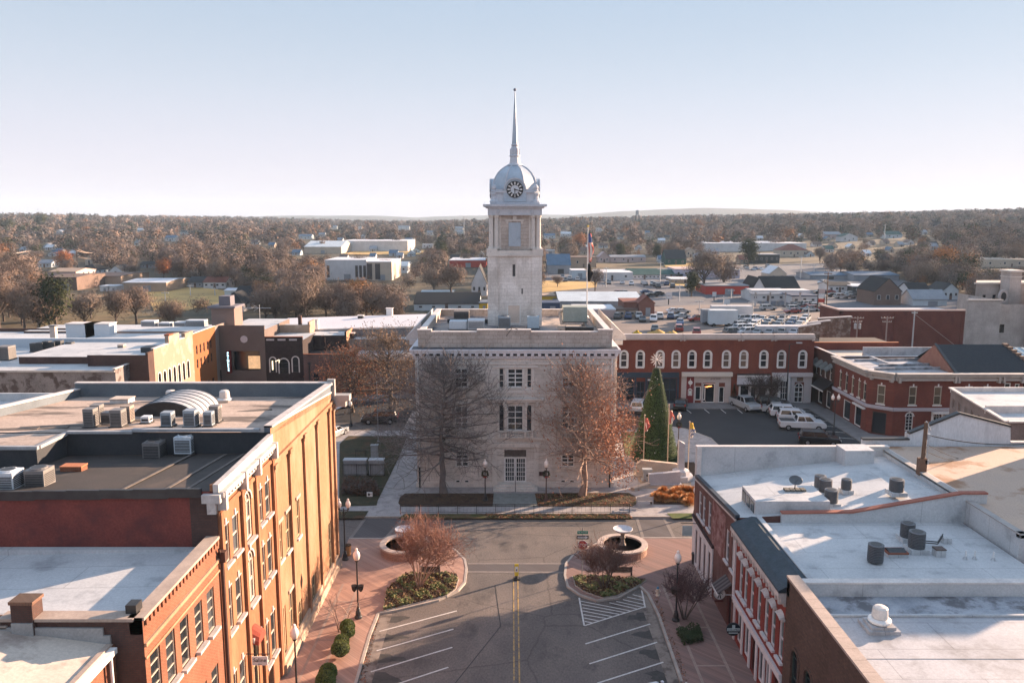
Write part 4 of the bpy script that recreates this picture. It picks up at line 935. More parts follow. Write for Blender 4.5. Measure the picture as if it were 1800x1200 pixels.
q = MB(); q.box(-19.0, -14.0, 27.5, 28.15, 12.3, 12.42).box(-33, -18.7, 27.5, 28.1, 12.02, 12.12); q.build('coping', coping_t, B)
q = MB(); q.box(-33, -13.9, 35.0, 35.36, 11.3, 11.86); q.build('wall_flashing', white_mem, B)
q = MB(); q.tube((XF+.12, 35.3, 2), (XF+.12, 35.3, 11.4), .09, .09, 8).box(XF-.02, XF+.35, 35.1, 35.45, 11.2, 11.7).tube((XF+.12, 35.3, 11.3), (XF+.12, 35.0, 11.9), .06); q.build('downspout', M('brown_pipe', (.08, .04, .03)), B)
q = MB(); q.box(XF-.75, XF-.35, 27.9, 28.4, 12.42, 12.75); q.build('scupper_box', dark_metal, B)
# white painted strip above C's roof on B's south wall
q = MB(); q.extr([(-24, 11.9), (-14.9, 11.3), (-14.9, 11.75), (-15.15, 11.75), (-15.15, 12.05), (-24, 12.1)], 'y', 27.5, 27.59); q.build('painted_flashing', M('grey_white_paint', (.34, .33, .32), (.28, .27, .26), 1, .8), B)
cm = thing('brick_chimney', 'squat dark brick chimney with brown cap between the two lowest roofs at the left', 'chimney', (-18.0, 27.9, 12)); MB().box(-18.45, -17.65, 27.45, 28.1, 11.6, 13.0).build('stack', dark_brick, cm); MB().box(-18.5, -17.6, 27.42, 28.15, 13.0, 13.12).build('cap', brick('brown_cap_brick', (.22, .12, .08), (.18, .1, .07), (.12, .08, .06)), cm); MB().box(-18.44, -17.66, 27.38, 27.44, 11.4, 12.3).build('painted_base', M('grey_white_paint', (.34, .33, .32)), cm)
# ---- C: nearest roof bottom left, pitched to the gutter
zC = lambda x, y: 11.4+(-14.8-x)*.14
C = block('brick_building', 'nearest building at bottom left with a plain cream roof falling to a white gutter', 'building', -33, -14.8, 12, 27.58, 12, red_brick, cream_roof, slope=zC, par={})
q = MB(); q.box(-14.8, -14.55, 12, 27.3, 11.22, 11.42); q.build('gutter', white_paint, C); q = MB(); q.box(-15.0, -14.8, 12, 27.4, 11.36, 11.5); q.build('eave_trim', coping_t, C)
q = MB(); q.tube((-14.6, 26.9, 11.3), (-14.6, 26.9, 2), .06); q.build('downspout', white_paint, C)
# ---- hanging sign on the ochre facade
sg = thing('hanging_sign', 'white rectangular shop sign hanging from a black bracket on the ochre facade', 'sign', (XF+.9, 38.2, 4.5))
sy, sx0, sx1 = 38.0, XF+.55, XF+1.95
sx0, sz1 = PY(443, 1153, sy); sx1, sz0 = PY(471, 1168, sy)
MB().box(sx0, sx1, sy-.03, sy+.03, sz0, sz1).build('board', M('sign_white', (.62, .6, .6), rough=.5), sg)
MB().tube((XF, sy, sz1+.14), (sx1+.1, sy, sz1+.14), .025).tube((sx0+.1, sy, sz1+.14), (sx0+.1, sy, sz1), .015).tube((sx1-.1, sy, sz1+.14), (sx1-.1, sy, sz1), .015).build('bracket', dark_metal, sg)
text('lettering', 'Saline', (sz1-sz0)*.62, dark_metal, sg, ((sx0+sx1)/2, sy-.035, sz0+(sz1-sz0)*.6), (R(90), 0, 0))
MB().box((sx0+sx1)/2-.1, (sx0+sx1)/2+.1, sy-.04, sy-.03, sz0+.06, sz0+.09).build('small_print', dark_metal, sg)
aw = thing('door_awning', 'rust red arched door hood on the ochre facade above the hanging sign', 'awning', (XF+.3, 39.4, 5.0)); q = MB()
for i in range(8):
    a0, a1 = math.pi*i/8, math.pi*(i+1)/8; q.quad((XF+.02, 39.4-.7*math.cos(a0), 5.1+.7*math.sin(a0)), (XF+.02, 39.4-.7*math.cos(a1), 5.1+.7*math.sin(a1)), (XF+.45, 39.4-.62*math.cos(a1), 4.95+.5*math.sin(a1)), (XF+.45, 39.4-.62*math.cos(a0), 4.95+.5*math.sin(a0)))
    q.quad((XF+.45, 39.4, 4.95), (XF+.45, 39.4-.62*math.cos(a0), 4.95+.5*math.sin(a0)), (XF+.45, 39.4-.62*math.cos(a1), 4.95+.5*math.sin(a1)))
q.build('canopy', M('rust_awning', (.26, .05, .03)), aw)
# ================================================================ RIGHT (EAST) ROW BY THE STREET
XR = 14.4
maroon_b = brick('maroon_brick', (.16, .065, .055), (.13, .055, .048), (.10, .07, .06), 1, stain=(.20, .12, .11))
bright_red = brick('painted_red_brick', (.235, .046, .032), (.20, .04, .03), (.16, .035, .028), 1, stain=(.15, .036, .03))
brown_b = brick('brown_brick', (.13, .075, .055), (.085, .05, .04), (.075, .055, .045), 1.3, stain=(.1, .06, .05), msize=.018)
pinkish = M('white_frame', (.62, .58, .58), (.55, .52, .52), 1, .6)
wstyle('r1', grid=(1, 2), frame=pinkish, fw=.12, mw=.06, sill=pinkish, glass=glass, sillout=.14)
wstyle('r2', grid=(1, 2), frame=pinkish, fw=.1, mw=.06, sill=pinkish, glass=glassy('green_curtain', (.03, .06, .05), .15, (.12, .14, .14)), sillout=.18)
wstyle('r3', grid=(1, 2), frame=M('dark_green_frame', (.03, .05, .045)), fw=.08, arch=True, hood=brown_b, hoodk='arch', glass=glass_d)
wstyle('shop', grid=(1, 1), frame=pinkish, fw=.12, glass=glass_d, name='shop_window')
wstyle('shopd', grid=(1, 1), frame=M('oxblood_door', (.12, .03, .025)), fw=.14, glass=glass_d, name='door')
# R1
zR1 = lambda x, y: 7.1+max(0, (x-14.4))*.115+(60.3-y)*.085*max(0, 1-(x-14.4)/15)
o1 = [(58.45, 4.5, .9, 1.95, 'r1'), (57.2, 4.5, .9, 2.0, 'r1'), (55.5, 4.6, .9, 2.1, 'r1'), (50.6, 4.35, .8, 2.2, 'r1'), (49.1, 4.35, .8, 2.25, 'r1'),
      (58.9, .5, .55, 2.4, 'shop'), (57.6, .4, .55, 2.6, 'shop'), (56.2, .4, .55, 2.7, 'shop'), (54.8, .4, .5, 2.7, 'shop'), (49.6, .13, 1.0, 2.3, 'shopd')]
R1 = block('brick_building', 'maroon brick corner building with white ground floor front and broad white roof', 'building', XR, 29.3, 48.75, 60.3, 8, maroon_b, white_mem, par={}, ops={'W': o1}, slope=zR1)
q = MB(); q.obox((XR, 60.12), (29.3, 60.12), 7, 9.5, .34); q.box(28.95, 29.5, 48.8, 60.3, 8.4, 9.15).build('parapet', white_mem, R1)
q = MB(); q.box(XR-.04, 29.35, 59.9, 60.34, 9.48, 9.56).box(28.9, 29.56, 48.8, 60.3, 9.14, 9.22).box(XR-.02, XR+.35, 59.85, 60.36, 6.8, 9.49); q.build('coping', coping_w, R1)
q = MB(); q.obox((XR+.05, 59.9), (XR+.05, 48.75), (7.02, 8.0), (7.3, 8.28), .3); q.build('roof_edge', M('blue_black_edge', (.04, .05, .065), rough=.5), R1)
q = MB(); q.obox((XR+.02, 59.9), (XR+.02, 48.75), (6.85, 7.85), (7.02, 8.0), .22); q.build('eave_band', white_trim, R1)
q = MB(); q.box(XR-.12, XR+.02, 54.0, 60.25, 3.55, 3.75)
for (ya, yb) in ((54.0, 54.5), (55.15, 55.85), (56.55, 57.25), (57.95, 58.6), (59.2, 60.25)): q.box(XR-.07, XR+.02, ya, yb, .12, 3.55)
for (ya, yb) in ((54.5, 55.15), (55.85, 56.55), (57.25, 57.95), (58.6, 59.2)): q.box(XR-.05, XR+.02, ya, yb, 3.12, 3.56); q.box(XR-.05, XR+.02, ya, yb, .12, .4)
q.build('white_shopfront', pinkish, R1)
q = MB(); q.box(XR-.16, XR+.02, 53.9, 60.3, 3.78, 3.98); q.build('string_course', M('dark_band', (.05, .03, .03)), R1)
q = MB(); q.box(XR-.012, XR+.01, 51.2, 54.6, 3.98, 7.2); q.build('faded_wall_sign', M('faded_ghost_sign', (.22, .11, .10), (.32, .2, .19), 1.2, .9, fine=.3, c3=(.14, .05, .045), s3=1.5, lo3=.45, hi3=.6), R1)
q = MB(); q.box(15.7, 20.5, 49.15, 52.2, 7.0, 9.05); q.build('roof_monitor', white_mem, R1)
wn = MB()
for ya in (49.4, 50.35, 51.3): wn.box(15.67, 15.71, ya, ya+.7, 8.15, 8.85)
wn.build('monitor_window', glass_d, R1)
q = MB(); q.box(25.2, 27.4, 58.2, 60.0, 8.3, 9.72); q.build('parapet_box', white_mem, R1)
# ridge battens of the roof
q = MB()
for (xa, ya), (xb, yb) in (((16, 50), (25.2, 58.6)), ((27.0, 58.4), (28.9, 52)), ((17.0, 59.6), (24.8, 59.3))):
    for k in range(6):
        p0 = (xa+(xb-xa)*k/6, ya+(yb-ya)*k/6); p1 = (xa+(xb-xa)*(k+1)/6, ya+(yb-ya)*(k+1)/6); q.obox(p0, p1, (zR1(*p0)-.05, zR1(*p1)-.05), (zR1(*p0)+.05, zR1(*p1)+.05), .25)
q.build('roof_ridge', white_mem, R1)
# R2
o2 = [(y, 3.65, .72, 2.3, 'r2') for y in (47.3, 46.25, 44.95, 43.6, 42.25, 41.05, 39.75)]
o2 += [(47.2, .4, .8, 2.1, 'shop'), (45.6, .4, .9, 2.1, 'shop'), (44.2, .13, .95, 2.4, 'shopd'), (42.8, .4, .9, 2.1, 'shop'), (41.5, .4, .9, 2.1, 'shop'), (40.2, .13, .8, 2.4, 'shopd')]
R2 = block('brick_building', 'bright red painted building with seven white windows under a bracketed cornice', 'building', XR, 28.8, 39.3, 48.55, 7.85, bright_red, white_mem, par={}, ops={'W': o2})
q = MB(); q.obox((17.2, 48.65), (21.7, 48.65), 7.5, (8.45, 8.5), .26); q.obox((21.7, 48.65), (28.6, 48.65), 7.5, (8.5, 9.75), .26); q.obox((28.6, 48.65), (30.2, 48.65), 7.5, 9.75, .26); q.build('party_wall', white_mem, R2)
q = MB(); q.obox((17.2, 48.65), (21.7, 48.65), (8.45, 8.5), (8.55, 8.6), .42); q.obox((21.7, 48.65), (28.6, 48.65), (8.5, 9.75), (8.6, 9.85), .42); q.obox((28.6, 48.65), (30.2, 48.65), 9.75, 9.85, .42); q.build('coping', M('terracotta_coping', (.34, .13, .09), (.28, .10, .07), 1, .8), R2)
q = MB(); q.box(XR-.42, XR+.02, 39.3, 48.6, 7.35, 7.62).box(XR-.28, XR+.02, 39.3, 48.6, 7.05, 7.35).box(XR-.1, XR+.02, 39.3, 48.6, 6.85, 7.05)
for y_ in np.arange(39.4, 48.5, .5): q.box(XR-.36, XR+.02, y_, y_+.16, 6.95, 7.36)
q.build('cornice', white_trim, R2)
q = MB(); q.extr([(XR-.42, 7.63), (XR-.42, 7.74), (XR-.05, 7.95), (XR+.9, 8.25), (XR+1.25, 8.2), (XR+1.25, 7.6), (XR-.4, 7.6)], 'y', 39.3, 48.6); q.build('slate_slope', M('blue_slate', (.05, .065, .08), (.035, .05, .06), 2, .8, fine=.2), R2)
q = MB(); q.box(XR+1.2, XR+1.5, 39.3, 48.55, 7.7, 8.28); q.build('inner_parapet', white_mem, R2)
q = MB()
for y in (47.3, 46.25, 44.95, 43.6, 42.25, 41.05, 39.75):
    q.box(XR-.14, XR+.02, y-.5, y+.5, 6.02, 6.14)
    for k in range(7):
        a0 = math.pi*k/7; a1 = math.pi*(k+1)/7; q.quad((XR-.02, y-.45*math.cos(a0), 6.14+.3*math.sin(a0)), (XR-.3, y-.45*math.cos(a0), 6.1+.12*math.sin(a0)), (XR-.3, y-.45*math.cos(a1), 6.1+.12*math.sin(a1)), (XR-.02, y-.45*math.cos(a1), 6.14+.3*math.sin(a1)))
q.build('window_hood', white_trim, R2)
q = MB(); q.box(XR-.16, XR+.02, 39.3, 48.5, 2.72, 2.98).box(XR-.1, XR+.02, 39.3, 48.5, 2.5, 2.72)
for y_ in (39.35, 41.0, 42.1, 43.5, 44.85, 46.4, 48.2): q.box(XR-.08, XR+.02, y_-.14, y_+.14, .12, 2.5)
q.build('white_shopfront', pinkish, R2)
q = MB(); q.box(XR-.1, XR+.01, 48.42, 48.72, 2.9, 6.9); q.build('downspout', pinkish, R2)
aw = thing('shop_awning', 'dark grey striped sloping awning above a shop door between the maroon and red buildings', 'awning', (XR-.4, 49.6, 2.9)); q = MB()
for k in range(8):
    y0_ = 48.95+k*.2; q.k = k % 2; q.quad((XR-.05, y0_, 3.45), (XR-.95, y0_, 2.75), (XR-.95, y0_+.2, 2.75), (XR-.05, y0_+.2, 3.45))
q.build('fabric', [M('awning_dark', (.05, .04, .04)), M('awning_grey', (.12, .1, .1))], aw); MB().box(XR-.97, XR-.92, 48.95, 50.55, 2.62, 2.76).tube((XR-.95, 48.95, 2.75), (XR, 48.95, 2.75), .02).build('frame', white_paint, aw)
# R3 dark brown brick with pale coping
o3 = [(y, 2.6, .95, 2.7, 'r3') for y in (37.6, 35.8, 34.0, 32.2, 30.4)]
zR3 = lambda x, y: 7.6
R3 = block('brick_building', 'dark brown brick building with arched windows and wide pale coping, nearest on the right', 'building', XR, 40, 14, 39.28, 7.6, brown_b, white_mem2, par={'W': .98, 'N': .75}, t=.4, ops={'W': o3}, mats={'par': white_mem})
q = MB()
for k in range(28): q.box(XR-.08, XR+.55, 14+k*.9, 14+k*.9+.885, 8.56, 8.68)
q.build('coping', M('buff_stone_coping', (.42, .33, .28), (.36, .285, .24), 1.5, .85), R3)
q = MB(); q.box(XR+.5, 40, 38.85, 39.35, 8.33, 8.42); q.build('coping', coping_w, R3)
ngr = MB(); ngr.quad((XR+.6, 33, 7.62), (40, 33, 7.62), (40, 36.6, 7.62), (XR+.6, 36.6, 7.62))
q = MB(); q.box(XR+.55, 40, 36.9, 38.86, 7.6, 7.64); q.build('dark_strip', M('mottled_dark_grey', (.22, .24, .27), (.36, .37, .4), .6, .5, c3=(.12, .12, .13), s3=.7), R3)  # darker mottled strip along the north parapet
q = MB(); q.box(XR+.42, XR+.62, 20, 38.8, 7.6, 7.75).box(XR+.55, 40, 36.75, 36.9, 7.61, 7.72); q.build('cant_strip', white_mem, R3)
q = MB(); q.box(XR+.5, 40, 28.3, 28.36, 7.6, 7.625).box(XR+.5, 40, 33.0, 33.03, 7.6, 7.618); q.build('membrane_seam', M('seam_grey', (.3, .28, .28)), R3)
X, Y = G(1545, 1104, 7.6); vt = mushroom('large white exhaust vent on a stepped base on the nearest right-hand roof', X, Y, 7.85, .95, False, 'mushroom vents')
MB().cbox(X, Y, 7.6, 1.5, 1.3, .18).cbox(X, Y, 7.78, 1.15, 1.05, .14).build('curb', white_mem2, vt)
# T: higher roof at right
zT = lambda x, y: 9.1
stained = M('rust_stained_roof', (.50, .36, .27), (.44, .33, .26), .25, .7, c3=(.30, .17, .10), s3=.35, lo3=.52, hi3=.62, bp=.1)
T = block('white_building', 'white walled building with a higher, rust-stained roof at the right edge', 'building', 28.9, 52, 43.1, 61.5, 9.1, white_mem, stained, par={'W': .16, 'S': .16}, t=.35, cop=M('grey_edge', (.3, .28, .27), (.4, .36, .33), 1, .7))
# gabled white party wall beyond
gb = thing('white_gabled_building', 'white building with a low black-edged gable beyond the rust-stained roof', 'building', (35, 63, 0))
xg = [PY(x, y, 61.8) for x, y in ((1535, 772), (1597, 772), (1597, 762), (1685, 727), (1775, 750), (1775, 778), (1860, 778))]
q = MB(); q.extr([(28.0, 0)]+[(28.0, xg[0][1])]+[tuple(p) for p in xg[1:]]+[(xg[-1][0], 0)], 'y', 61.7, 61.95); q.build('gable_wall', M('white_painted_block', (.60, .61, .63), (.52, .53, .55), .5, .7, c3=(.38, .39, .41), s3=.6, lo3=.55, hi3=.75, stretch=(1, 1, .3)), gb)
q = MB(); 
for a_, b_ in ((2, 3), (3, 4)): q.extr([xg[a_], xg[b_], (xg[b_][0], xg[b_][1]+.16), (xg[a_][0], xg[a_][1]+.16)], 'y', 61.6, 62.1)
q.box(28.0, xg[1][0], 61.6, 62.05, xg[0][1], xg[0][1]+.12); q.build('roof_edge', dark_metal, gb)
q = MB(); q.extr([xg[2], xg[3], xg[4], (xg[4][0], 8), (xg[2][0], 8)], 'y', 61.95, 62.4); q.build('roof', white_mem, gb)
q = MB(); q.box(28, 44, 61.95, 67, 0, 7.5); q.build('wall', brown_b, gb)
q = MB(); q.box(xg[5][0], xg[6][0], 61.6, 62.05, xg[5][1], xg[5][1]+.12); q.build('coping', coping_w, gb)
# beige dentilled building behind it
wstyle('bg_blank', grid=(1, 1), frame=M('beige_panel', (.24, .19, .17)), fw=.12, glass=M('beige_infill', (.20, .165, .15)))
bd = thing('beige_building', 'beige building with blind panels and a line of wall lettering, right of the square', 'building', (48, 76, 0))
bm_ = brick('beige_block', (.27, .22, .2), (.25, .2, .18), (.2, .16, .15), 1.5)
p0 = (G(1672, 682, 8)[0], G(1672, 682, 8)[1]); p1 = G(1772, 742, 8)
q = MB(); wall(bd, bm_, p0, p1, 0, 8.0, [(u, 5.9, .9, 1.1, 'bg_blank') for u in np.arange(1.2, (Vector(p1)-Vector(p0)).length-.8, 1.9)], mb=q); wall(None, None, p1, (p1[0]+22, p1[1]), 0, 8, (), mb=q); q.build('wall', bm_, bd)
q = MB(); q.quad((p0[0], p0[1], 7.6), (p1[0], p1[1], 7.6), (p1[0]+22, p1[1], 7.6), (p0[0]+22, p0[1], 7.6)); q.build('roof', white_mem, bd)
q = MB(); q.obox(p0, p1, 7.98, 8.12, .4, -.1); q.obox(p1, (p1[0]+22, p1[1]), 7.98, 8.12, .4); q.obox(p0, (p0[0]+22, p0[1]), 7.5, 8.1, .3); q.obox(((p0[0]*.35+p1[0]*.65), p0[1]*.35+p1[1]*.65), (p0[0]+22, p0[1]*.35+p1[1]*.65), 7.5, 8.35, .3); q.build('coping', coping_w, bd)
q = MB(); d = Vector(p1)-Vector(p0); L_ = d.length; d /= L_
for k in range(9):
    u = .5+k*.42; a_ = Vector(p0)+d*u; b2 = Vector(p0)+d*(u+.2); q.obox(tuple(a_), tuple(b2), 4.3, 4.8, .06, -.04)
q.build('lettering', M('dark_letters', (.06, .05, .05)), bd)
# guessed taller block, unseen off to the right, added to shade these roofs
ob = block('brick_building', 'unseen tall brown block added to shade the white roofs', 'building', 45, 56, 56.8, 62.3, 16.5, brown_b, bitumen, par={'S': .5, 'W': .5})
# plant on the right-hand roofs
ccm = M('charcoal_coil', (.06, .063, .07), (.09, .095, .10), 1, .5, metal=.2)
def drum(label, px, py, z, r=.42, h=1.0, m=ccm, curb=True, group='round condensers on the white roofs'):
    X, Y = G(px, py, z); r_ = thing('condenser', label, 'air conditioner', (X, Y, z), group); b0 = z+(.28 if curb else .08)
    if curb: MB().cbox(X, Y, z, r*2.3, r*2.3, .28).build('curb', white_mem, r_)
    q = MB(); q.lathe([(r, b0), (r, b0+h*.93), (r*.96, b0+h*.95)], (X, Y), 20); q.build('casing', m, r_)
    q = MB()
    for k in range(9): q.lathe([(r+.018, b0+.08+k*h*.095), (r+.018, b0+.105+k*h*.095)], (X, Y), 20)
    q.build('louvre', M('louvre_grey', (.12, .125, .135), rough=.5), r_)
    MB().lathe([(r*1.03, b0+h*.95), (r*1.03, b0+h), (r*.7, b0+h+.02)], (X, Y), 20).build('top_ring', M('louvre_grey', (.12, .125, .135)), r_); MB().lathe([(r*.72, b0+h+.002), (r*.72, b0+h+.03)], (X, Y), 16).build('fan', dark_metal, r_)
    return r_
drum('dark round condenser left of the small skylight on the white roof', 1538, 988, 7.85, .42, 1.0, ccm, False)
drum('dark round condenser nearest the pipe loop on the white roof', 1610, 969, 7.85, .45, .95)
drum('dark round condenser half behind another beside the pipe loop', 1594, 950, 7.85, .40, .85)
drum('grey condenser at the front of the cluster of three by the satellite dish', 1460, 889, 8.3, .42, .85)
drum('rust streaked condenser standing behind the front one by the satellite dish', 1450, 870, 8.35, .42, .85, M('rusty_unit', (.16, .13, .12), (.09, .085, .085), 2, .6))
drum('pale open topped condenser at the back of the cluster by the satellite dish', 1441, 862, 8.4, .38, .8, M('taupe_unit', (.16, .15, .15)))
drum('condenser on a metal tray right of the cluster by the satellite dish', 1487, 866, 8.5, .33, .7)
drum('dark square-shouldered condenser alone beside the terracotta coping', 1575, 869, 8.8, .45, .8)
# satellite dish, skylights, small vents
X, Y = G(1397, 862, 9.05); dsh = thing('satellite_dish', 'dark round satellite dish on a ballast frame on the white roof monitor', 'satellite dish', (X, Y, 9.05))
q = MB(); q.lathe([(.04, 0), (.25, .03), (.45, .12), (.44, .13), (.24, .045), (.03, .02)], (0, 0), 20); q.v = [(X+x, Y+(-z*.8+y*.6), 9.75+z*.55+y*.55) for x, y, z in q.v]; q.build('reflector', M('dish_grey', (.10, .11, .12), rough=.5), dsh)
MB().tube((X, Y, 9.1), (X, Y, 9.75), .035).tube((X, Y-.1, 9.7), (X, Y-.5, 10.0), .015).build('mast', dark_metal, dsh)
q = MB()
for k in range(4): q.cbox(X-.55+.36*k, Y, 9.05, .3, .5, .14)
q.build('ballast_block', M('ballast', (.18, .17, .15), (.1, .1, .09), 3, .9), dsh)
X, Y = G(1573, 975, 7.85); sk = thing('roof_skylight', 'small dark glass skylight with rust red frame on the white roof', 'skylight', (X, Y, 7.85)); MB().cbox(X, Y, 7.85, 1.15, .8, .2).build('curb', white_mem, sk); MB().cbox(X, Y, 8.05, 1.2, .85, .1).build('frame', M('rust_frame', (.22, .08, .05)), sk); q = MB(); q.extr([(Y-.36, 8.15), (Y+.36, 8.15), (Y, 8.3)], 'x', X-.5, X+.5); q.build('glazing', glass_d, sk)
X, Y = G(1650, 976, 7.85); hb = thing('roof_vent', 'small square white curb vent with a dark cap on the white roof', 'roof vent', (X, Y, 7.85)); MB().cbox(X, Y, 7.85, .55, .5, .4).build('curb', white_mem, hb); MB().cbox(X, Y, 8.25, .58, .53, .07).build('cap', M('brown_cap', (.12, .09, .08)), hb)
X, Y = G(1662, 953, 7.85); pl_ = thing('pipe_curb', 'white pipe curb joined by two black hoses to a condenser', 'roof vent', (X, Y, 7.85)); MB().cbox(X, Y, 7.85, .5, .45, .35).build('curb', white_mem, pl_)
q = MB(); Xa, Ya = G(1622, 950, 8.2)
for dz in (0, .12): q.tube((Xa, Ya, 8.1+dz), ((X+Xa)/2, Ya-.1, 8.05+dz), .035).tube(((X+Xa)/2, Ya-.1, 8.05+dz), (X-.2, Y, 8.25+dz), .035)
q.build('hose', dark_metal, pl_)
for i, (px, py, lab) in enumerate([(1697, 982, 'thin white vent pipe leftmost of three in a line on the white roof'), (1713, 982, 'thin white vent pipe in the middle of three on the white roof'), (1746, 984, 'thin white vent pipe nearest the raised roof corner')]):
    X, Y = G(px, py, 7.85); v_ = thing('vent_pipe', lab, 'vent pipe', (X, Y, 7.85), 'vent pipes on the white roof'); MB().tube((X, Y, 7.85), (X, Y, 8.35), .05).build('pipe', white_paint, v_); MB().lathe([(.16, 7.85), (.07, 8.0)], (X, Y), 10).build('boot', white_mem, v_)
tr_ = thing('metal_tray', 'dark blue metal tray lying in front of the condenser cluster', 'tray', (*G(1412, 892, 8.1), 8.1)); X, Y = G(1412, 892, 8.0); MB().cbox(X, Y, 8.0, 1.9, .5, .12).build('tray', M('blue_tray', (.05, .09, .14), rough=.5), tr_); MB().cbox(X+.3, Y, 8.12, .9, .3, .1).build('cover', M('grey_metal', (.28, .29, .3)), tr_)
# street signs fixed to the right-hand fronts
def round_sign(name, label, X, Y, Z, r, face, parts):
    s_ = thing(name, label, 'sign', (X, Y, Z)); q = MB(); n = 28
    for y_ in (Y-.04, Y+.04): q.v += [(X+r*math.cos(2*math.pi*i/n), y_, Z+r*math.sin(2*math.pi*i/n)) for i in range(n)]
    q.f.append(tuple(range(n))); q.f.append(tuple(2*n-1-i for i in range(n))); q.m += [0, 0]
    for i in range(n): j = (i+1) % n; q.f.append((j, i, n+i, n+j)); q.m.append(0)
    q.build('disc', face, s_); return s_
X, Z = PY(1265, 1043, 50.6); s1 = round_sign('hanging_sign', 'round white hanging sign with a black figure of a dancer, on the maroon building', X, 50.6, Z, .38, white_paint, None)
q = MB(); y_ = 50.55
q.extr([(X-.02, Z+.2), (X+.06, Z+.18), (X+.04, Z+.0), (X+.1, Z-.3), (X+.03, Z-.3), (X-.02, Z-.05), (X-.1, Z-.3), (X-.16, Z-.28), (X-.06, Z+.02)], 'y', y_-.02, y_+.01)
q.extr([(X-.22, Z+.26), (X-.02, Z+.12), (X+.0, Z+.16), (X-.2, Z+.31)], 'y', y_-.022, y_+.012).extr([(X+.04, Z+.14), (X+.18, Z-.06), (X+.22, Z-.03), (X+.07, Z+.17)], 'y', y_-.018, y_+.008)
q.lathe([(.001, Z+.2), (.05, Z+.23), (.05, Z+.27), (.001, Z+.3)], (X+.03, y_), 10); q.build('figure', dark_metal, s1)
MB().tube((XR, 50.6, Z+.52), (X-.35, 50.6, Z+.52), .02).tube((X-.1, 50.6, Z+.52), (X-.1, 50.6, Z+.37), .012).box(X-.33, X+.27, 50.56, 50.64, Z-.56, Z-.45).build('bracket', M('bracket_brown', (.1, .03, .03)), s1)
X, Z = PY(1289, 1105, 47.0); s2_ = round_sign('hanging_sign', 'round black hanging sign with pale band of letters, fixed to the red building', X, 47.0, Z, .44, M('sign_black', (.012, .02, .025), rough=.4), None)
MB().box(X-.4, X+.4, 46.92, 46.955, Z-.09, Z+.09).box(X-.09, X+.09, 46.925, 46.952, Z+.09, Z+.3).box(X-.3, X+.3, 46.93, 46.955, Z-.26, Z-.2).build('band', M('pale_aqua', (.45, .55, .56), rough=.5), s2_)
text('lettering', 'COLUMBIA', .15, M('sign_black', (.012, .02, .025)), s2_, (X, 46.90, Z), (R(90), 0, 0), extr=.004)
MB().box(X+.42, XR+.05, 46.97, 47.03, Z+.08, Z+.13).box(X+.42, XR+.05, 46.97, 47.03, Z-.12, Z-.07).build('bracket', dark_metal, s2_)
X, Z = PY(1212, 932, 58.2); s3_ = thing('hanging_sign', 'plain pale square sign board on a bar at the corner of the maroon building', 'sign', (X, 58.2, Z)); MB().box(X-.55, X+.2, 58.17, 58.23, Z-.42, Z+.38).build('board', M('pale_sign', (.45, .5, .5), (.35, .42, .42), 1, .5), s3_); MB().tube((XR, 58.2, Z+.55), (X-.7, 58.2, Z+.62), .03).build('bracket', dark_metal, s3_)
# ================================================================ ROWS ROUND THE SQUARE
row_red = brick('row_red_brick', (.20, .055, .035), (.17, .048, .032), (.14, .05, .035), 1, stain=(.13, .04, .03))
row_red2 = brick('row_brick_deep', (.17, .05, .035), (.14, .04, .03), (.12, .045, .035), 1, stain=(.11, .035, .028))
navy = M('navy_paint', (.03, .05, .075), (.025, .04, .06), 1, .5)
cream = M('cream_paint', (.46, .40, .38), (.40, .35, .33), 1, .7)
oxb = M('oxblood_paint', (.16, .02, .022), rough=.6)
wstyle('ra', grid=(1, 2), frame=white_paint, fw=.12, mw=.08, arch=True, hood=white_paint, hoodk='arch', sill=white_paint, glass=glassy('row_glass', (.012, .015, .02), .1, (.22, .15, .11)))
wstyle('sf', grid=(2, 2), frame=navy, fw=.1, mw=.1, glass=glass_d, name='shop_window')
wstyle('sf1', grid=(1, 1), frame=white_paint, fw=.12, glass=glass_d, name='shop_window')
wstyle('sf3', grid=(3, 3), frame=white_paint, fw=.1, mw=.06, glass=glass_d, name='shop_window')
wstyle('ad', grid=(2, 3), frame=white_paint, fw=.14, mw=.12, arch=True, glass=glass_d, name='door')
RY = 115.3; RZ = 9.75
def row_house(label, x0, x1, wins, ops, mat, y1=130, cz=.64, d=0):
    o = [(x, 5.45, 1.0, 2.4, 'ra') for x in wins]+ops
    r = block('row_building', label, 'building', x0, x1, RY+d, y1, RZ-.6, mat, cream_roof, par={'S': .6}, t=.3, ops={'S': o}, slope=lambda x, y: RZ-.6-(y-115)*.09, group='red brick row on the far side of the square')
    q = MB(); q.box(x0, x1, RY-.35+d, RY+.1+d, RZ+.05, RZ+.3).box(x0, x1, RY-.2+d, RY+.3+d, RZ-.2, RZ+.05).box(x0+.05, x1-.05, RY-.3+d, RY+.5+d, RZ+.3, RZ+cz)
    for xx in (x0+.12, x1-.4): q.box(xx, xx+.12, RY-.4+d, RY+d, RZ-.35, RZ+.3); q.box(xx+.2, xx+.3, RY-.4+d, RY+d, RZ-.3, RZ+.3)
    q.build('cornice', M('row_cornice', (.50, .44, .42), (.42, .37, .35), 1, .7), r); return r
H1 = row_house('red brick row building with a long navy blue shop front, partly behind the Christmas tree', 13, 25.0, [16.45, 18.85, 21.75, 24.1], [(14.6, .3, 2.0, 3.5, 'sf'), (17.0, .3, 2.0, 3.5, 'sf'), (19.0, .12, 1.2, 3.2, 'sf'), (21.0, .3, 2.0, 3.5, 'sf'), (23.3, .3, 2.0, 3.5, 'sf')], row_red)
q = MB(); q.box(13, 24.6, RY-.14, RY+.01, 3.9, 4.7)
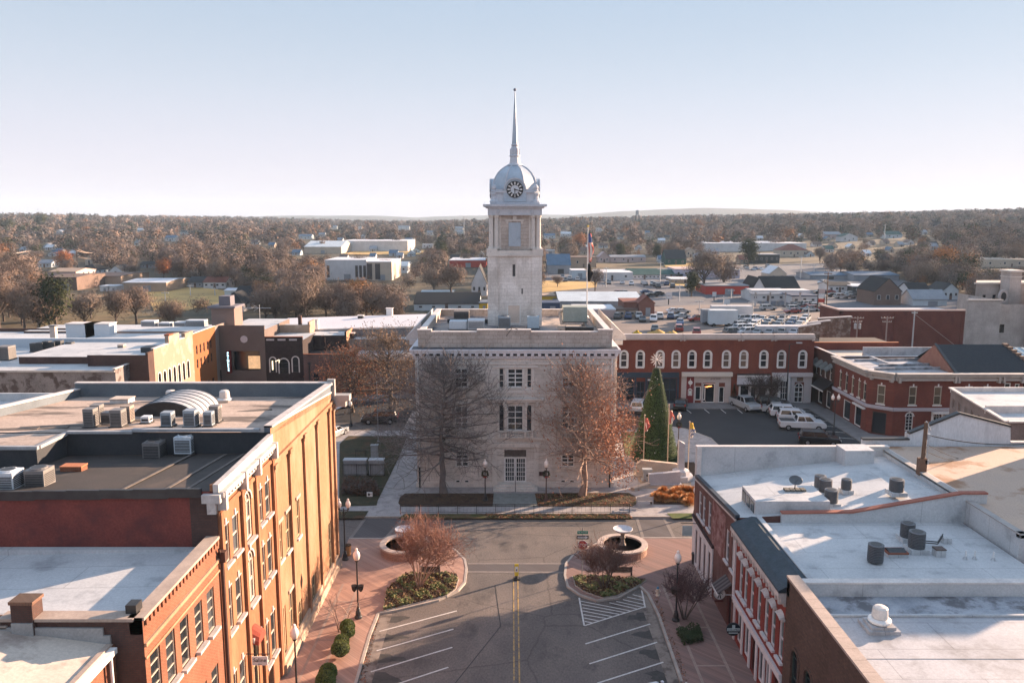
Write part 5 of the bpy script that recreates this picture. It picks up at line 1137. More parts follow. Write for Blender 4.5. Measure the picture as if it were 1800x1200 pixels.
for xx in (13.2, 15.8, 18.2, 19.8, 22.2, 24.5): q.box(xx-.14, xx+.14, RY-.12, RY+.01, .12, 3.9)
q.box(13, 24.6, RY-.10, RY+.01, .12, .3); q.build('navy_shopfront', navy, H1)
MB().box(20.0, 20.9, RY-.2, RY-.15, 3.5, 3.7).build('shop_sign', white_paint, H1)
H2 = row_house('red brick row building with an oxblood panel and cream shop front', 25.0, 33.5, [26.45, 28.75, 31.5], [(29.1, .12, 1.8, 2.9, 'sf1'), (27.5, .5, .9, 2.1, 'sf1'), (26.65+1.7, .5, .5, 2.1, 'sf1'), (31.0, .12, .85, 2.4, 'sf1')], row_red)
q = MB(); q.box(25.0, 32.4, RY-.55, RY+.01, 4.15, 4.75); q.build('fascia', M('cream_fascia', (.56, .50, .44)), H2)
q = MB(); q.box(26.85, 32.3, RY-.08, RY-.01, 3.15, 4.15).box(27.98, 28.15, RY-.08, RY-.01, .12, 3.15).box(30.0, 30.55, RY-.1, RY-.01, .12, 3.15).box(31.45, 32.3, RY-.08, RY-.01, .12, 3.15).box(26.85, 27.05, RY-.08, RY-.01, .12, 3.15).box(28.62, 28.8-.62+.5, RY-.08, RY-.01, .12, .5); q.build('cream_shopfront', cream, H2)
MB().box(25.75, 26.85, RY-.1, RY-.01, .12, 4.15).build('oxblood_panel', oxb, H2)
MB().box(25.0, 25.75, RY-.12, RY-.01, .12, 4.2).build('stone_pier', cream, H2)
q = MB(); q.lathe([(.01, 0), (.32, 0), (.32, .06), (.01, .06)], (0, 0), 20); q.v = [(26.3+x, RY-.16-z, 3.2+y) for x, y, z in q.v]; q.box(26.26, 26.34, RY-.16, RY-.1, 2.6, 3.8); q.build('round_emblem', white_paint, H2)
q = MB(); q.box(26.0, 26.6, RY-.18, RY-.1, 1.25, 1.35).box(26.0, 26.08, RY-.16, RY-.1, 1.35, 2.1).box(26.52, 26.6, RY-.16, RY-.1, 1.35, 2.1).extr([(25.95, 2.1), (26.65, 2.1), (26.3, 2.35)], 'y', RY-.18, RY-.1); q.build('menu_case', white_paint, H2)
MB().box(26.15, 26.45, RY-.15, RY-.1, 1.4, 1.95).build('menu', M('paper', (.6, .65, .62)), H2)
text('lettering', 'great west', .34, dark_metal, H2, (30.0, RY-.1, 3.78), (R(90), 0, 0))
q = MB(); q.tube((28.9, RY-.1, 2.6), (29.5, RY-.1, 2.65), .035).tube((28.6, RY-.1, 2.55), (28.9, RY-.1, 2.5), .035); q.build('neon_sign', M('neon_orange', (1.0, .3, .08), emit=2.5), H2)
H3 = row_house('red brick row building with a white signboard of black script over the shop', 33.5, 38.3, [34.05, 37.0], [(34.4, .12, 1.4, 2.6, 'sf1'), (35.7, .12, .9, 2.5, 'sf1'), (37.0, .5, 1.3, 2.0, 'sf1')], row_red)
q = MB(); q.box(33.2, 38.0, RY-.22, RY-.01, 2.9, 4.1); q.build('signboard', M('sign_lilac_white', (.5, .5, .54), rough=.6), H3); q = MB(); q.box(33.2, 38.0, RY-.4, RY-.01, 4.12, 4.3).build('fascia', white_paint, H3)
q = MB(); q.box(33.2, 38.0, RY-.3, RY-.01, 2.7, 2.88).box(33.2, 38.0, RY-.3, RY-.01, 4.32, 4.5); q.build('awning_box', dark_metal, H3)
q = MB(); q.box(33.5, 33.7, RY-.1, RY-.01, .12, 2.8).box(35.1, 35.25, RY-.1, RY-.01, .12, 2.8).box(36.15, 36.35, RY-.1, RY-.01, .12, 2.8).box(37.65, 38.2, RY-.1, RY-.01, .12, 2.8); q.build('pilaster', white_paint, H3)
text('lettering', 'Tangry', .95, M('script_black', (.02, .045, .04)), H3, (35.6, RY-.24, 3.6), (R(90), 0, 0), sx=.75)
H4 = row_house('red brick row building with a white bay window and arched white double doors', 38.3, 44.3, [39.6, 42.7], [(42.4, .12, 1.35, 3.0, 'ad')], row_red2)
q = MB(); q.box(38.3, 44.2, RY-.5, RY-.01, 4.1, 4.65).box(38.4, 38.6, RY-.12, RY-.01, .12, 4.1).box(41.2, 41.7, RY-.12, RY-.01, .12, 4.1).box(43.1, 44.2, RY-.12, RY-.01, .12, 4.1).box(41.7, 43.1, RY-.12, RY-.01, 3.25, 4.1); q.build('white_shopfront', M('shop_white', (.52, .48, .48)), H4)
bay = [(38.6, RY-.02), (39.1, RY-.9), (40.7, RY-.9), (41.2, RY-.02)]; q = MB()
for i in range(3):
    L_ = (Vector(bay[i+1])-Vector(bay[i])).length; wall(H4, None, bay[i], bay[i+1], .12, 4.1, [(L_/2, .8, L_*.72, 2.8, 'sf3')], mb=q, depth=.12)
q.quad((bay[0][0], bay[0][1], 4.05), (bay[1][0], bay[1][1], 4.05), (bay[2][0], bay[2][1], 4.05), (bay[3][0], bay[3][1], 4.05)); q.build('bay_window', white_paint, H4)
MB().box(42.0, 42.9, RY-.18, RY-.12, 3.4, 4.0).build('tan_sign', M('tan_sign', (.25, .17, .11), (.15, .1, .07), 4, .8), H4)
# party walls stepping up behind the row
for i, (x0, x1, z, lab) in enumerate([(44.4, 47.6, 10.9, 'nearest of three ruined brown gable walls with pale copings right of the red row'), (48.0, 51.5, 10.6, 'middle of three ruined brown gable walls with pale copings'), (52, 57.5, 10.5, 'farthest right of three ruined brown gable walls with pale copings')]):
    gw = thing('old_brick_wall', lab, 'wall', (x0, 128, 0), 'weathered gable walls'); MB().extr([(x0, 0), (x1, 0), (x1, z+.1), (x0, z-.45+.1*i)], 'y', 122+6*i, 122.4+6*i).build('masonry', M('mottled_masonry', (.17, .11, .08), (.10, .07, .055), .8, .9, fine=.3, c3=(.26, .22, .19), s3=1.2, lo3=.5, hi3=.6), gw); MB().obox((x0-.1, 122.2+6*i), (x1+.1, 122.2+6*i), (z-.42+.1*i, z+.1), (z-.25+.1*i, z+.28), .6).build('coping', coping_w, gw)
lowb = block('low_building', 'low dark building with orange brick top right of the red row', 'building', 44.4, 58, 118, 126, 8.3, row_red2, bitumen, par={'S': .4}, cop=M('orange_cap', (.42, .16, .08)))
# dark fronted shops on the right side of the square
wstyle('ds', grid=(1, 2), frame=white_paint, fw=.1, mw=.05, glass=glass_d)
dk = block('shop_building', 'dark shop building with scalloped canopy on the right side of the square', 'building', 45.3, 58, 109.8, 117.8, 7.6, dark_brick, cream_roof, par={'W': .5, 'S': .4}, cop=coping_w, ops={'W': [(111.2, 4.3, .8, 2.2, 'ds'), (113.0, 4.3, .8, 2.2, 'ds'), (114.8, 4.3, .8, 2.2, 'ds'), (116.4, 4.3, .8, 2.2, 'ds'), (111.5, .3, 1.6, 2.4, 'sf1'), (114.5, .3, 1.6, 2.4, 'sf1')]})
aw = thing('shop_awning', 'big grey dome-scalloped awning high on the dark shop front', 'awning', (44.8, 114, 5.6)); q = MB()
for k in range(4):
    yc = 111.3+k*1.75
    for i in range(6):
        a0, a1 = math.pi*i/6, math.pi*(i+1)/6
        q.quad((45.28, yc-.8*math.cos(a0), 6.2+.55*math.sin(a0)), (44.3, yc-.7*math.cos(a0), 5.6+.3*math.sin(a0)), (44.3, yc-.7*math.cos(a1), 5.6+.3*math.sin(a1)), (45.28, yc-.8*math.cos(a1), 6.2+.55*math.sin(a1)))
q.build('canopy', M('grey_canopy', (.13, .15, .15), (.09, .1, .1), 2, .8), aw)
aw = thing('shop_awning', 'black sloping awning with white edge over the pavement, below the scalloped one', 'awning', (44.6, 112.5, 3.2)); MB().extr([(45.28, 4.2), (43.9, 3.1), (43.9, 3.0), (45.28, 3.9)], 'y', 110.2, 114.6).build('canopy', dark_metal, aw); MB().box(43.85, 43.95, 110.2, 114.6, 2.85, 3.05).build('valance', white_paint, aw)
# corner building with bracketed cornice
wstyle('cw', grid=(1, 2), frame=M('cream_frame2', (.46, .42, .34)), fw=.1, mw=.05, sill=white_paint, hood=white_paint, hoodk='key', glass=glassy('corner_glass', (.02, .03, .03), .12, (.30, .22, .14)))
wstyle('cwa', grid=(2, 4), frame=white_paint, fw=.09, mw=.05, arch=True, hood=white_paint, hoodk='archkey', glass=glass_d)
wstyle('cwa2', grid=(2, 3), frame=white_paint, fw=.09, mw=.05, arch=True, glass=glass_d)
cbm = brick('corner_red_brick', (.19, .055, .04), (.15, .045, .034), (.12, .045, .035), 1, stain=(.12, .04, .03))
cb = thing('corner_building', 'two storey red brick corner building with canted corner and white bracketed cornice', 'building', (54, 103, 0))
q = MB(); pA, pB, pC, pD = (45.3, 110), (45.3, 99.2), (47.6, 97), (63.5, 97)
lw = (Vector(pB)-Vector(pA)).length
wall(cb, cbm, pA, pB, 0, 7.2, [(lw-1.0, 4.0, .8, 2.2, 'cw'), (lw-2.6, 4.0, .8, 2.2, 'cw'), (lw-4.6, 4.0, .8, 2.2, 'cw'), (lw-6.6, 4.0, .8, 2.2, 'cw'), (lw-8.6, 4.0, .8, 2.2, 'cw'), (lw-2.5, .2, 2.0, 2.6, 'sf1'), (lw-6, .2, 2.2, 2.6, 'sf1')], mb=q)
lc = (Vector(pC)-Vector(pB)).length; wstyle('dark_door', grid=(1, 1), frame=dark_metal, fw=.1, glass=glass_d, name='door')
wall(cb, cbm, pB, pC, 0, 7.2, [(lc/2, 4.0, .95, 2.35, 'cw'), (lc/2, .12, 1.7, 2.8, 'dark_door')], mb=q)
wall(cb, cbm, pC, pD, 0, 7.2, [(c-47.6, z, w_, h, k) for c, z, w_, h, k in ((49.9, 4.1, .95, 2.3, 'cw'), (53.0, 4.1, .95, 2.3, 'cw'), (56.8, 4.1, .95, 2.3, 'cw'), (59.1, 4.1, .95, 2.3, 'cw'), (49.7, .8, .95, 2.3, 'cwa'), (53.1, 1.0, .8, 2.0, 'cwa2'), (54.4, 1.0, .8, 2.0, 'cwa2'), (55.7, 1.0, .8, 2.0, 'cwa2'), (58.9, .8, .95, 2.3, 'cwa'), (61.6, 6.0, .8, .9, 'sf1'), (62.8, 5.9, .6, .9, 'sf1'))], mb=q)
wall(cb, cbm, pD, (63.5, 110), 0, 7.2, (), mb=q); q.build('wall', cbm, cb)
def along(mb, pts, z0, z1, t, side):
    for a_, b_ in zip(pts[:-1], pts[1:]):
        d_ = (Vector(b_)-Vector(a_)).normalized()*side*-.4*0; mb.obox(a_, b_, z0, z1, t, side)
q = MB(); path = [pA, pB, pC, pD]
along(q, path, 7.2, 7.45, .5, -.1); along(q, path, 7.45, 7.7, .35, -.05); along(q, path, 7.7, 8.0, .75, -.15); along(q, path, 8.0, 8.12, .95, -.2)
for cxx, cyy in ((47.2, 97.2), (48.0, 96.85), (54.9, 96.85), (55.3, 96.85), (60.3, 96.85), (60.9, 96.85), (63.2, 96.85), (45.5, 99.0)): q.box(cxx-.14, cxx+.14, cyy-.35, cyy+.3, 6.95, 7.75)
q.build('cornice', M('corner_cornice', (.42, .38, .35), (.34, .31, .29), 1, .7), cb)
q = MB(); along(q, path, 3.5, 3.72, .34, -.05); along(q, path, 3.3, 3.5, .2, -.02); q.build('string_course', M('lilac_white', (.44, .42, .46)), cb)
q = MB(); q.box(52.4, 56.5, 96.6, 97.01, 3.0, 3.25)
for xx in (52.5, 53.75, 55.05, 56.35): q.box(xx-.1, xx+.1, 96.85, 97.0, .9, 3.0)
q.box(45.0, 45.32, 99.6, 103, 2.9, 3.1).build('window_surround', white_paint, cb)
q = MB(); q.quad((45.4, 99.4, 7.75), (47.8, 97.1, 7.75), (63.4, 97.1, 7.75), (63.4, 118, 7.75), (45.4, 110, 7.75)); q.build('roof', M('patched_silver_roof', (.46, .46, .48), (.26, .25, .26), .6, .6, c3=(.14, .13, .13), s3=.9, lo3=.52, hi3=.62, fine=.2, stretch=(.5, 1.6, 1)), cb)
q = MB(); q.box(50, 66, 111.8, 112.1, 7, 9.0).box(50, 50.3, 104, 112, 7, 8.1).build('rear_parapet', white_mem2, cb)
for k, (a_, b_, z) in enumerate((((47, 107.5), (59, 108.6), 7.76), ((48.5, 103.6), (57.5, 104.5), 7.76), ((46.8, 101), (56, 101.6), 7.76))):
    q = MB(); q.obox(a_, b_, z, z+.3, .3); q.build('roof_step', M('roof_step_dark', (.1, .1, .11), (.4, .4, .42), 1, .7), cb)
# pitched black roof with stepped brick gable
pr = thing('pitched_roof_building', 'steep black roofed wing between a pink brick gable and a stepped dark gable', 'building', (60.5, 104, 7.7))
q = MB(); q.extr([(98.3, 7.8), (107.5, 7.8), (103.5, 10.6)], 'x', 55.5, 55.85); q.build('brick_gable', M('pinkish_brick', (.30, .15, .11), (.24, .11, .08), 1, .9), pr)
q = MB(); q.quad((55.9, 98.2, 7.95), (66.5, 98.2, 7.95), (65.0, 103.6, 10.7), (55.9, 103.6, 10.7)).quad((55.9, 103.6, 10.7), (65.0, 103.6, 10.7), (66, 109, 7.9), (55.9, 109, 7.9)); q.build('roof', M('black_shingle', (.022, .026, .032), (.03, .035, .04), 3, .8, fine=.2), pr)
q = MB(); q.extr([(98.1, 7.95), (98.4, 7.95), (103.7, 10.85), (103.5, 10.75)], 'x', 55.6, 55.95); q.build('verge', dark_metal, pr)
q = MB()
for k in range(9): q.box(64.6+.18*(8-k), 65.2+.18*(8-k), 98.2+.62*k, 98.85+.62*k, 7.6, 8.35+.31*k)
q.build('stepped_gable', M('brown_stepped_brick', (.12, .08, .06), (.2, .14, .11), 2, .9, fine=.3), pr)
mr = block('metal_roof_building', 'building with pale blue standing-seam metal roof at the right edge', 'building', 66.6, 84, 98.5, 112, 7.2, dark_brick, bitumen)
q = MB(); q.quad((66.6, 98.2, 7.3), (84, 98.2, 7.3), (84, 108, 9.6), (66.6, 108, 9.6)); q.build('metal_roof', M('pale_blue_metal', (.40, .47, .50), (.35, .42, .45), 1, .5), mr); q = MB()
for k in range(20): q.obox((67+k*.9, 98.2), (67+k*.9, 108), (7.3, 9.6), (7.37, 9.67), .06)
q.build('seam', M('seam_blue', (.26, .32, .36)), mr)
# big red brick warehouse, limestone block
wh = block('warehouse', 'long windowless dark red brick warehouse behind the corner building', 'building', 62.6, 86.5, 151, 161, 9.2, brick('warehouse_brick', (.17, .055, .04), (.14, .045, .035), (.12, .05, .04), 1.4, stain=(.1, .035, .03)), M('warehouse_roof', (.42, .42, .45), (.35, .35, .38), .2, .7), par={'S': .5, 'W': .5}, cop=M('pink_coping', (.58, .42, .36)), t=.4, copt=.25)
q = MB(); q.box(73, 73.4, 150.88, 151.01, 0, 9.2).box(85.8, 86.2, 150.88, 151.01, 0, 9.2); q.build('pilaster', row_red2, wh)
wstyle('lw', grid=(1, 2), frame=M('brown_frame', (.1, .07, .06)), fw=.08, mw=.05, glass=glass_d, sill=stone_w)
lb = thing('limestone_block', 'tall pale limestone building with square chimney tower at the right edge', 'building', (100, 172, 0))
lst = brick('warm_limestone', (.47, .41, .375), (.43, .375, .34), (.36, .31, .285), 2, stain=(.37, .32, .29), bw=.8, bh=.4)
q = MB(); x0, z0 = PY(1702, 528, 160); x1, z1 = PY(1760, 540, 160)
wall(lb, lst, (x0, 160), (x1, 160), 0, z0, (), mb=q); wall(None, None, (x1, 160), (x1, 176), 0, z0, (), mb=q); wall(None, None, (x0*1.1, 176), (x0, 160), 0, z0, (), mb=q)
q.quad((x0, 160, z0-.5), (x1, 160, z0-.5), (x1, 176, z0-.5), (x0*1.1, 176, z0-.5))
xa, za = PY(1716, 499, 176); xb, _ = PY(1800, 499, 176)
wall(lb, lst, (xa, 176), (xb+14, 176), 0, za, [(2.0, za-5.2, .7, 2.8, 'lw'), (4.2, za-5.2, .7, 2.8, 'lw')], mb=q); wall(None, None, (xa*1.068, 188), (xa, 176), 0, za, (), mb=q)
xt0, zt = PY(1777, 478, 172); xt1, _ = PY(1797, 478, 172); q.box(xt0, xt1, 172, 175.4, 0, zt)
xr, zr = PY(1788, 508, 168); wall(lb, lst, (x1, 164), (xr, 164), 0, z0-1.2, [(3.0, 3.6, 1.0, 1.8, 'lw')], mb=q); wall(lb, lst, (xr, 162), (xr+18, 162), 0, zr, [(1.6, z, .8, 3, 'lw') for z in (3.0, 7.6, 12.0)], mb=q); wall(None, None, (xr*1.07, 174), (xr, 162), 0, zr, (), mb=q)
q.quad((xr, 162, zr-.1), (xr+18, 162, zr-.1), (xr+18, 174, zr-.1), (xr*1.07, 174, zr-.1)); q.quad((xa, 176, za-.1), (xb+14, 176, za-.1), (xb+14, 188, za-.1), (xa*1.068, 188, za-.1)); q.build('wall', lst, lb)
q = MB(); q.box(x0-.2, x1+.2, 159.8, 160.2, z0, z0+.2).box(xa-.4, xb+14, 175.6, 176.2, za, za+.35).box(xt0-.3, xt1+.3, 171.7, 175.7, zt, zt+.35).box(xt0-.1, xt1+.1, 171.9, 175.5, zt-1.2, zt-1.0).box(xr-.2, xr+18, 161.8, 162.3, zr, zr+.3); q.build('coping', stone_w, lb)
q = MB(); q.lathe([(.05, -.05), (1.1, -.05), (1.15, 0), (1.1, .6), (.05, .6)], (0, 0), 20, sx=.8, sy=1.25); xx, zz = PY(1764, 521, 170); q.v = [(xx+x, 170+z, zz+y) for x, y, z in q.v]; q.build('round_vent', cream, lb); q = MB(); q.lathe([(.05, 0), (.7, 0), (.7, .1), (.05, .1)], (0, 0), 18, sx=.8, sy=1.3); q.v = [(xx+x, 169.9+z, zz+y) for x, y, z in q.v]; q.build('vent_grille', dark_metal, lb)
# ---- left (west) side of the square
mural = M('peeling_plaster', (.22, .19, .185), (.16, .14, .135), .6, .9, fine=.25, c3=(.08, .06, .055), s3=.9, lo3=.5, hi3=.6)
wstyle('lf', grid=(1, 2), frame=dark_metal, fw=.06, mw=.05, arch=True, hood=coping_w, hoodk='arch', glass=glass_d)
wstyle('lf2', grid=(1, 2), frame=M('brown_frame', (.1, .07, .06)), fw=.07, mw=.05, glass=glass_d)
l1 = block('long_white_roof_building', 'wide low building with white roof and peeling plaster side wall at the left', 'building', -92, -47.4, 93.5, 112, 9.0, mural, white_mem, par={'E': .3}, cop=coping_w)
q = MB(); q.box(-92, -47.5, 111.4, 112, 8.9, 10.3).build('back_parapet', M('blue_shade_paint', (.42, .47, .52)), l1); q = MB().box(-92, -47.4, 93.3, 93.6, 8.95, 9.15); q.build('coping', M('grey_edge', (.3, .28, .27)), l1)
l2 = block('side_building', 'dark red end wall building at the corner of the left row', 'building', -52.5, -45.0, 97.0, 98.6, 10.4, dark_brick, white_mem, par={'E': .3})
mk_y = [98.9+k*1.42 for k in range(8)]
l3 = block('cream_building', 'cream stucco building with arched windows and stepped parapet facing the square from the left', 'building', -62, -45.0, 98.62, 111.0, 9.9, M('warm_cream_stucco', (.30, .22, .16), (.26, .19, .14), .5, .85, c3=(.38, .30, .24), s3=.5), white_mem, par={'E': 1.0}, cop=coping_w, mats={'S': dark_brick}, ops={'E': [(99.8+k*1.5, 5.2, .75, 2.4, 'lf') for k in range(7)]+[(100.3+k*2.4, .3, 1.6, 2.8, 'lf2') for k in range(4)]})
q = MB(); q.box(-45.4, -44.9, 103, 106.3, 10.9, 11.9).box(-45.4, -44.9, 108.2, 111, 10.9, 11.5); q.build('stepped_parapet', M('warm_cream_stucco', (.5, .36, .25)), l3); q = MB(); q.box(-45.5, -44.8, 103, 104.3, 11.9, 12.1); q.build('cap', M('rust_cap', (.25, .08, .04)), l3)
l4 = block('orange_building', 'vivid orange painted building with three rows of small windows facing the square from the left', 'building', -62, -45.0, 111.02, 119.5, 9.9, M('vivid_orange', (.28, .10, .034), (.25, .086, .03), .5, .85), white_mem, par={'E': 1.1}, cop=coping_w, ops={'E': [(112.2+k*1.35, z, .55, 1.3, 'lf2') for k in range(5) for z in (7.9, 5.9)]+[(112.4+k*1.8, 1.2, .8, 2.2, 'lf2') for k in range(4)]})
l5 = block('grey_tan_building', 'narrow grey-tan building at the far end of the left row beside the theatre sign', 'building', -62, -45.0, 119.52, 125, 10.2, M('grey_tan', (.22, .17, .15)), white_mem, par={'E': .8}, ops={'E': [(121.2, 1, 1.0, 3, 'lf2'), (123.2, 1, 1.0, 3, 'lf2')]})
th = thing('stair_tower', 'small brown stair house with flat overhanging roof above the left row', 'stair tower', (-46, 126, 10)); MB().box(-47.2, -43.6, 124.2, 128, 10, 13.2).build('wall', M('brown_render', (.2, .14, .12)), th); MB().box(-47.6, -43.3, 123.8, 128.4, 13.2, 13.5).box(-46.2, -44.4, 125, 127, 13.5, 15.0).build('roof', M('grey_cap', (.15, .14, .16)), th)
# north-west side facing the camera
NY = 121.0
brownb = M('brown_render2', (.15, .115, .10), (.125, .095, .085), .4, .9, fine=.1)
wstyle('openg', grid=(1, 1), frame=dark_metal, fw=.05, glass=glass_d, dep=(.5, .55), name='opening')
xx0 = -44.95; xx1 = -38.0
t1 = block('theatre_building', 'brown rendered theatre building with a round disc and a wide dark opening', 'building', xx0, -38.0, NY, NY+14, 10.2, brownb, white_mem, par={'S': .6}, cop=dark_metal, ops={'S': [(-40.9, 3.9, 4.1, 3.0, 'openg')]})
q = MB(); q.lathe([(.01, 0), (.55, 0), (.55, .06), (.01, .06)], (0, 0), 24); xa, za = PY(429, 596, NY); q.v = [(xa+x, NY-.02-z, za+y) for x, y, z in q.v]; q.build('disc', M('disc_pale', (.5, .45, .45)), t1)
q = MB(); q.box(-40.8, -38.95, NY+.35, NY+.42, 4.1, 6.1); q.build('lit_poster', M('lit_warm_panel', (.7, .42, .22), (.35, .2, .12), 1.5, .6, emit=.25), t1)
q = MB(); q.box(-44.9, -44.0, NY-.02, NY+.0, 3.2, 6.2)
ts = thing('theatre_sign', 'tall vertical lit theatre sign with pale blue letters on a dark red blade', 'sign', (-43.3, NY-1, 5)); xs_, zt_ = PY(402, 618, NY-.8); _, zb_ = PY(402, 652, NY-.8)
MB().box(xs_-.32, xs_+.36, NY-1.1, NY-.7, zb_-.3, zt_+.2).build('blade', M('blade_red', (.12, .015, .02), rough=.5), ts); MB().box(xs_-.2, xs_+.2, NY-.7, NY, zt_-.3, zt_-.2).box(xs_-.2, xs_+.2, NY-.7, NY, zb_+.2, zb_+.3).build('bracket', dark_metal, ts)
for k, c_ in enumerate('PRINCESS'): text('letter', c_, (zt_-zb_)/8*1.25, M('lit_letter', (.45, .85, .95), emit=1.3), ts, (xs_-.05, NY-1.12, zt_-(k+.5)*(zt_-zb_)/8), (R(90), 0, 0))
t2 = block('dark_bar_building', 'nearly black two storey shop with three pale dashes along its top', 'building', -37.98, -32.2, NY, NY+8, 8.6, M('near_black_brick', (.03, .022, .022), (.045, .032, .03), 2, .9, fine=.3), white_mem, par={'S': .5}, cop=M('rust_cap', (.25, .08, .04)), ops={'S': [(-36.9, 3.6, .8, 2.3, 'lf'), (-35.2, 3.4, 1.4, 2.3, 'lf'), (-33.4, 3.6, .9, 2.4, 'lf')]})
q = MB()
for k in range(3): xa, za = PY(475+k*20, 597, NY); q.box(xa-.6, xa+.6, NY-.05, NY-.0, za-.12, za+.12)
q.build('pale_dash', M('disc_pale', (.5, .45, .45)), t2)
q = MB(); q.tube((-36.95, NY-.08, 4.0), (-36.95, NY-.08, 5.4), .09).tube((-36.5, NY-.08, 5.3), (-35.9, NY-.08, 5.6), .05).tube((-35.9, NY-.08, 5.6), (-35.9, NY-.08, 5.1), .05); q.build('lit_sign', M('warm_sign', (.75, .6, .4), emit=.8), t2)
t3 = block('chimney_building', 'sunlit pale stucco building with a stack behind the black shop', 'building', -38, -33.1, NY+8.1, NY+11.7, 9.6, M('warm_cream_stucco', (.5, .36, .25)), white_mem, par={'E': .8, 'S': .3})
MB().box(-35.2, -34.7, NY+9, NY+9.6, 9.6, 11.3).build('chimney', dark_brick, t3)
t4 = block('brown_brick_shop', 'low mottled brown brick shop with a downpipe, left of the arched window building', 'building', -32.18, -25.6, NY, NY+6, 6.0, brick('mottled_brown', (.17, .10, .09), (.12, .075, .07), (.1, .07, .06), 1.2), bitumen, par={'S': .4}, cop=M('rust_cap', (.25, .08, .04)), ops={'S': [(-30.3, 2.0, .9, 1.5, 'lf2'), (-28.4, 2.0, .9, 1.5, 'lf2'), (-26.7, 2.0, .8, 1.5, 'lf2')]})
q = MB(); q.tube((-31.3, NY-.1, .5), (-31.3, NY-.1, 5.0), .09).box(-31.5, -31.1, NY-.25, NY+0, 4.9, 5.2); q.build('downpipe', dark_metal, t4)
wstyle('t5', grid=(1, 2), frame=white_paint, fw=.08, arch=True, hood=white_paint, hoodk='archkey', glass=glass_d)
t5 = block('arched_window_shop', 'brown brick building with white arched windows and pale cornice behind the leafy tree', 'building', -25.58, -10, NY, NY+12, 5.9, brick('plum_brick', (.15, .075, .055), (.12, .06, .05), (.1, .06, .05), 1.2), white_mem2, par={'S': .5, 'W': .6}, t=.4, ops={'S': [(-24.3+k*2.1, 1.9, .75, 1.8, 't5') for k in range(7)]})
q = MB(); q.box(-25.6, -10, NY-.35, NY+.1, 5.75, 6.35).box(-25.6, -10, NY-.2, NY+.1, 5.45, 5.75); q.build('cornice', M('row_cornice', (.5, .44, .42)), t5)
t6 = block('brick_gable_building', 'warm brick building with slit windows between dark courtyards behind the brown shops', 'building', -33, -26.8, NY+6.6, NY+11.7, 8.4, M('near_black_brick', (.03, .022, .022)), white_mem, par={'E': .6}, mats={'E': tan_brick}, ops={'E': [(NY+7.8+k*2.4, 5.6, .7, 1.6, 'lf2') for k in range(2)]})
tw = block('white_membrane_hall', 'huge pale white flat roof hall behind the courthouse on the left', 'building', -43, -13, 133, 152, 9.0, M('grey_board', (.2, .2, .21), (.12, .12, .13), 1.5, .9), M('pale_hall_roof', (.60, .58, .60), (.54, .52, .54), .1, .6), par={}, slope=lambda x, y: 8.2+(x+43)*.03)
q = MB(); q.obox((-43, 133), (-13, 133), (8.15, 9.05), (8.4, 9.3), .4); q.build('eave', coping_w, tw)
ty = block('low_wing', 'low wing with a dark board fence below the white hall roof', 'building', -26.5, -13, 128, 132.7, 7.4, M('board_wall', (.09, .08, .08), (.2, .18, .17), 2.5, .9, stretch=(3, 1, .2)), white_mem, par={'S': .3})
for i, (px, py, w_, h, lab) in enumerate([(588, 578, 1.6, .9, 'pale vent box left of centre on the white hall roof'), (556, 573, 1.0, 1.6, 'tall pale stack at the left end of the white hall roof'), (685, 552, 1.4, 1.3, 'white box on the far right edge of the white hall roof'), (634, 556, 1.2, .5, 'small dark vent in the middle of the white hall roof'), (598, 580, 1.0, .9, 'dark vent cube on the roof edge above the board fence'), (620, 578, .7, .8, 'second small dark vent cube by the roof edge above the board fence')]):
    X, Y = G(px, py, 9); r_ = thing('roof_vent', lab, 'roof vent', (X, Y, 9), 'vents on the white hall roof'); z = 8.2+(X+43)*.03 if Y > 133 else 7.5; MB().cbox(X, Y, z, w_*.8, 1, h).build('casing', dark_metal if 'dark' in lab else white_paint, r_); MB().cbox(X, Y, z+h, w_, 1.2, .1).build('cap', coping_w, r_)
# rooftop things on the long white roof at the left
for i, (px, py, w_, d_, h, lab) in enumerate([(62, 618, .9, .9, 1.2, 'first dark condenser from the left in the row of six on the wide white roof'), (73, 618, .9, .9, 1.3, 'second dark condenser in the row of six on the wide white roof'), (84, 617, .9, .9, 1.4, 'third condenser with pale side in the row of six on the wide white roof'), (94, 617, .9, .9, 1.3, 'fourth dark condenser in the row of six on the wide white roof'), (105, 616, .9, .9, 1.4, 'fifth dark condenser in the row of six on the wide white roof'), (124, 615, .9, .9, 1.1, 'rightmost dark condenser of the row of six on the wide white roof')]):
    X, Y = G(px, py, 9); hvac('condenser', lab, X, Y, 9.02, w_, d_, h, ccm, 'row of condensers on the wide white roof', fan=False)
for px, py, w_, h, m_, lab in ((215, 622, .8, 1.3, M('cream_chimney', (.45, .38, .33)), 'short cream and black chimney alone on the wide white roof'), (267, 630, 1.9, 1.6, ccm, 'large dark unit at the right end of the wide white roof'), (12, 632, 1.6, 1.8, M('taupe_unit', (.16, .15, .15)), 'big grey unit on a platform at the left edge of the wide white roof')):
    X, Y = G(px, py, 9); hvac('rooftop_unit', lab, X, Y, 9.02, w_, w_, h, m_, fan=False)
for i, (px, w_, lab) in enumerate([(148, 4.2, 'left of two long white penthouse boxes behind the wide white roof'), (178, 3.6, 'right of two long white penthouse boxes behind the wide white roof')]):
    X, Z = PY(px, 584, 118); r_ = thing('roof_penthouse', lab, 'roof box', (X, 118, 9), 'penthouse boxes'); MB().cbox(X, 118, 9.2, w_, 2.2, 2.4).build('wall', M('pale_unit', (.5, .54, .58)), r_); MB().cbox(X, 118, 11.6, w_+.2, 2.4, .12).build('cap', coping_w, r_)
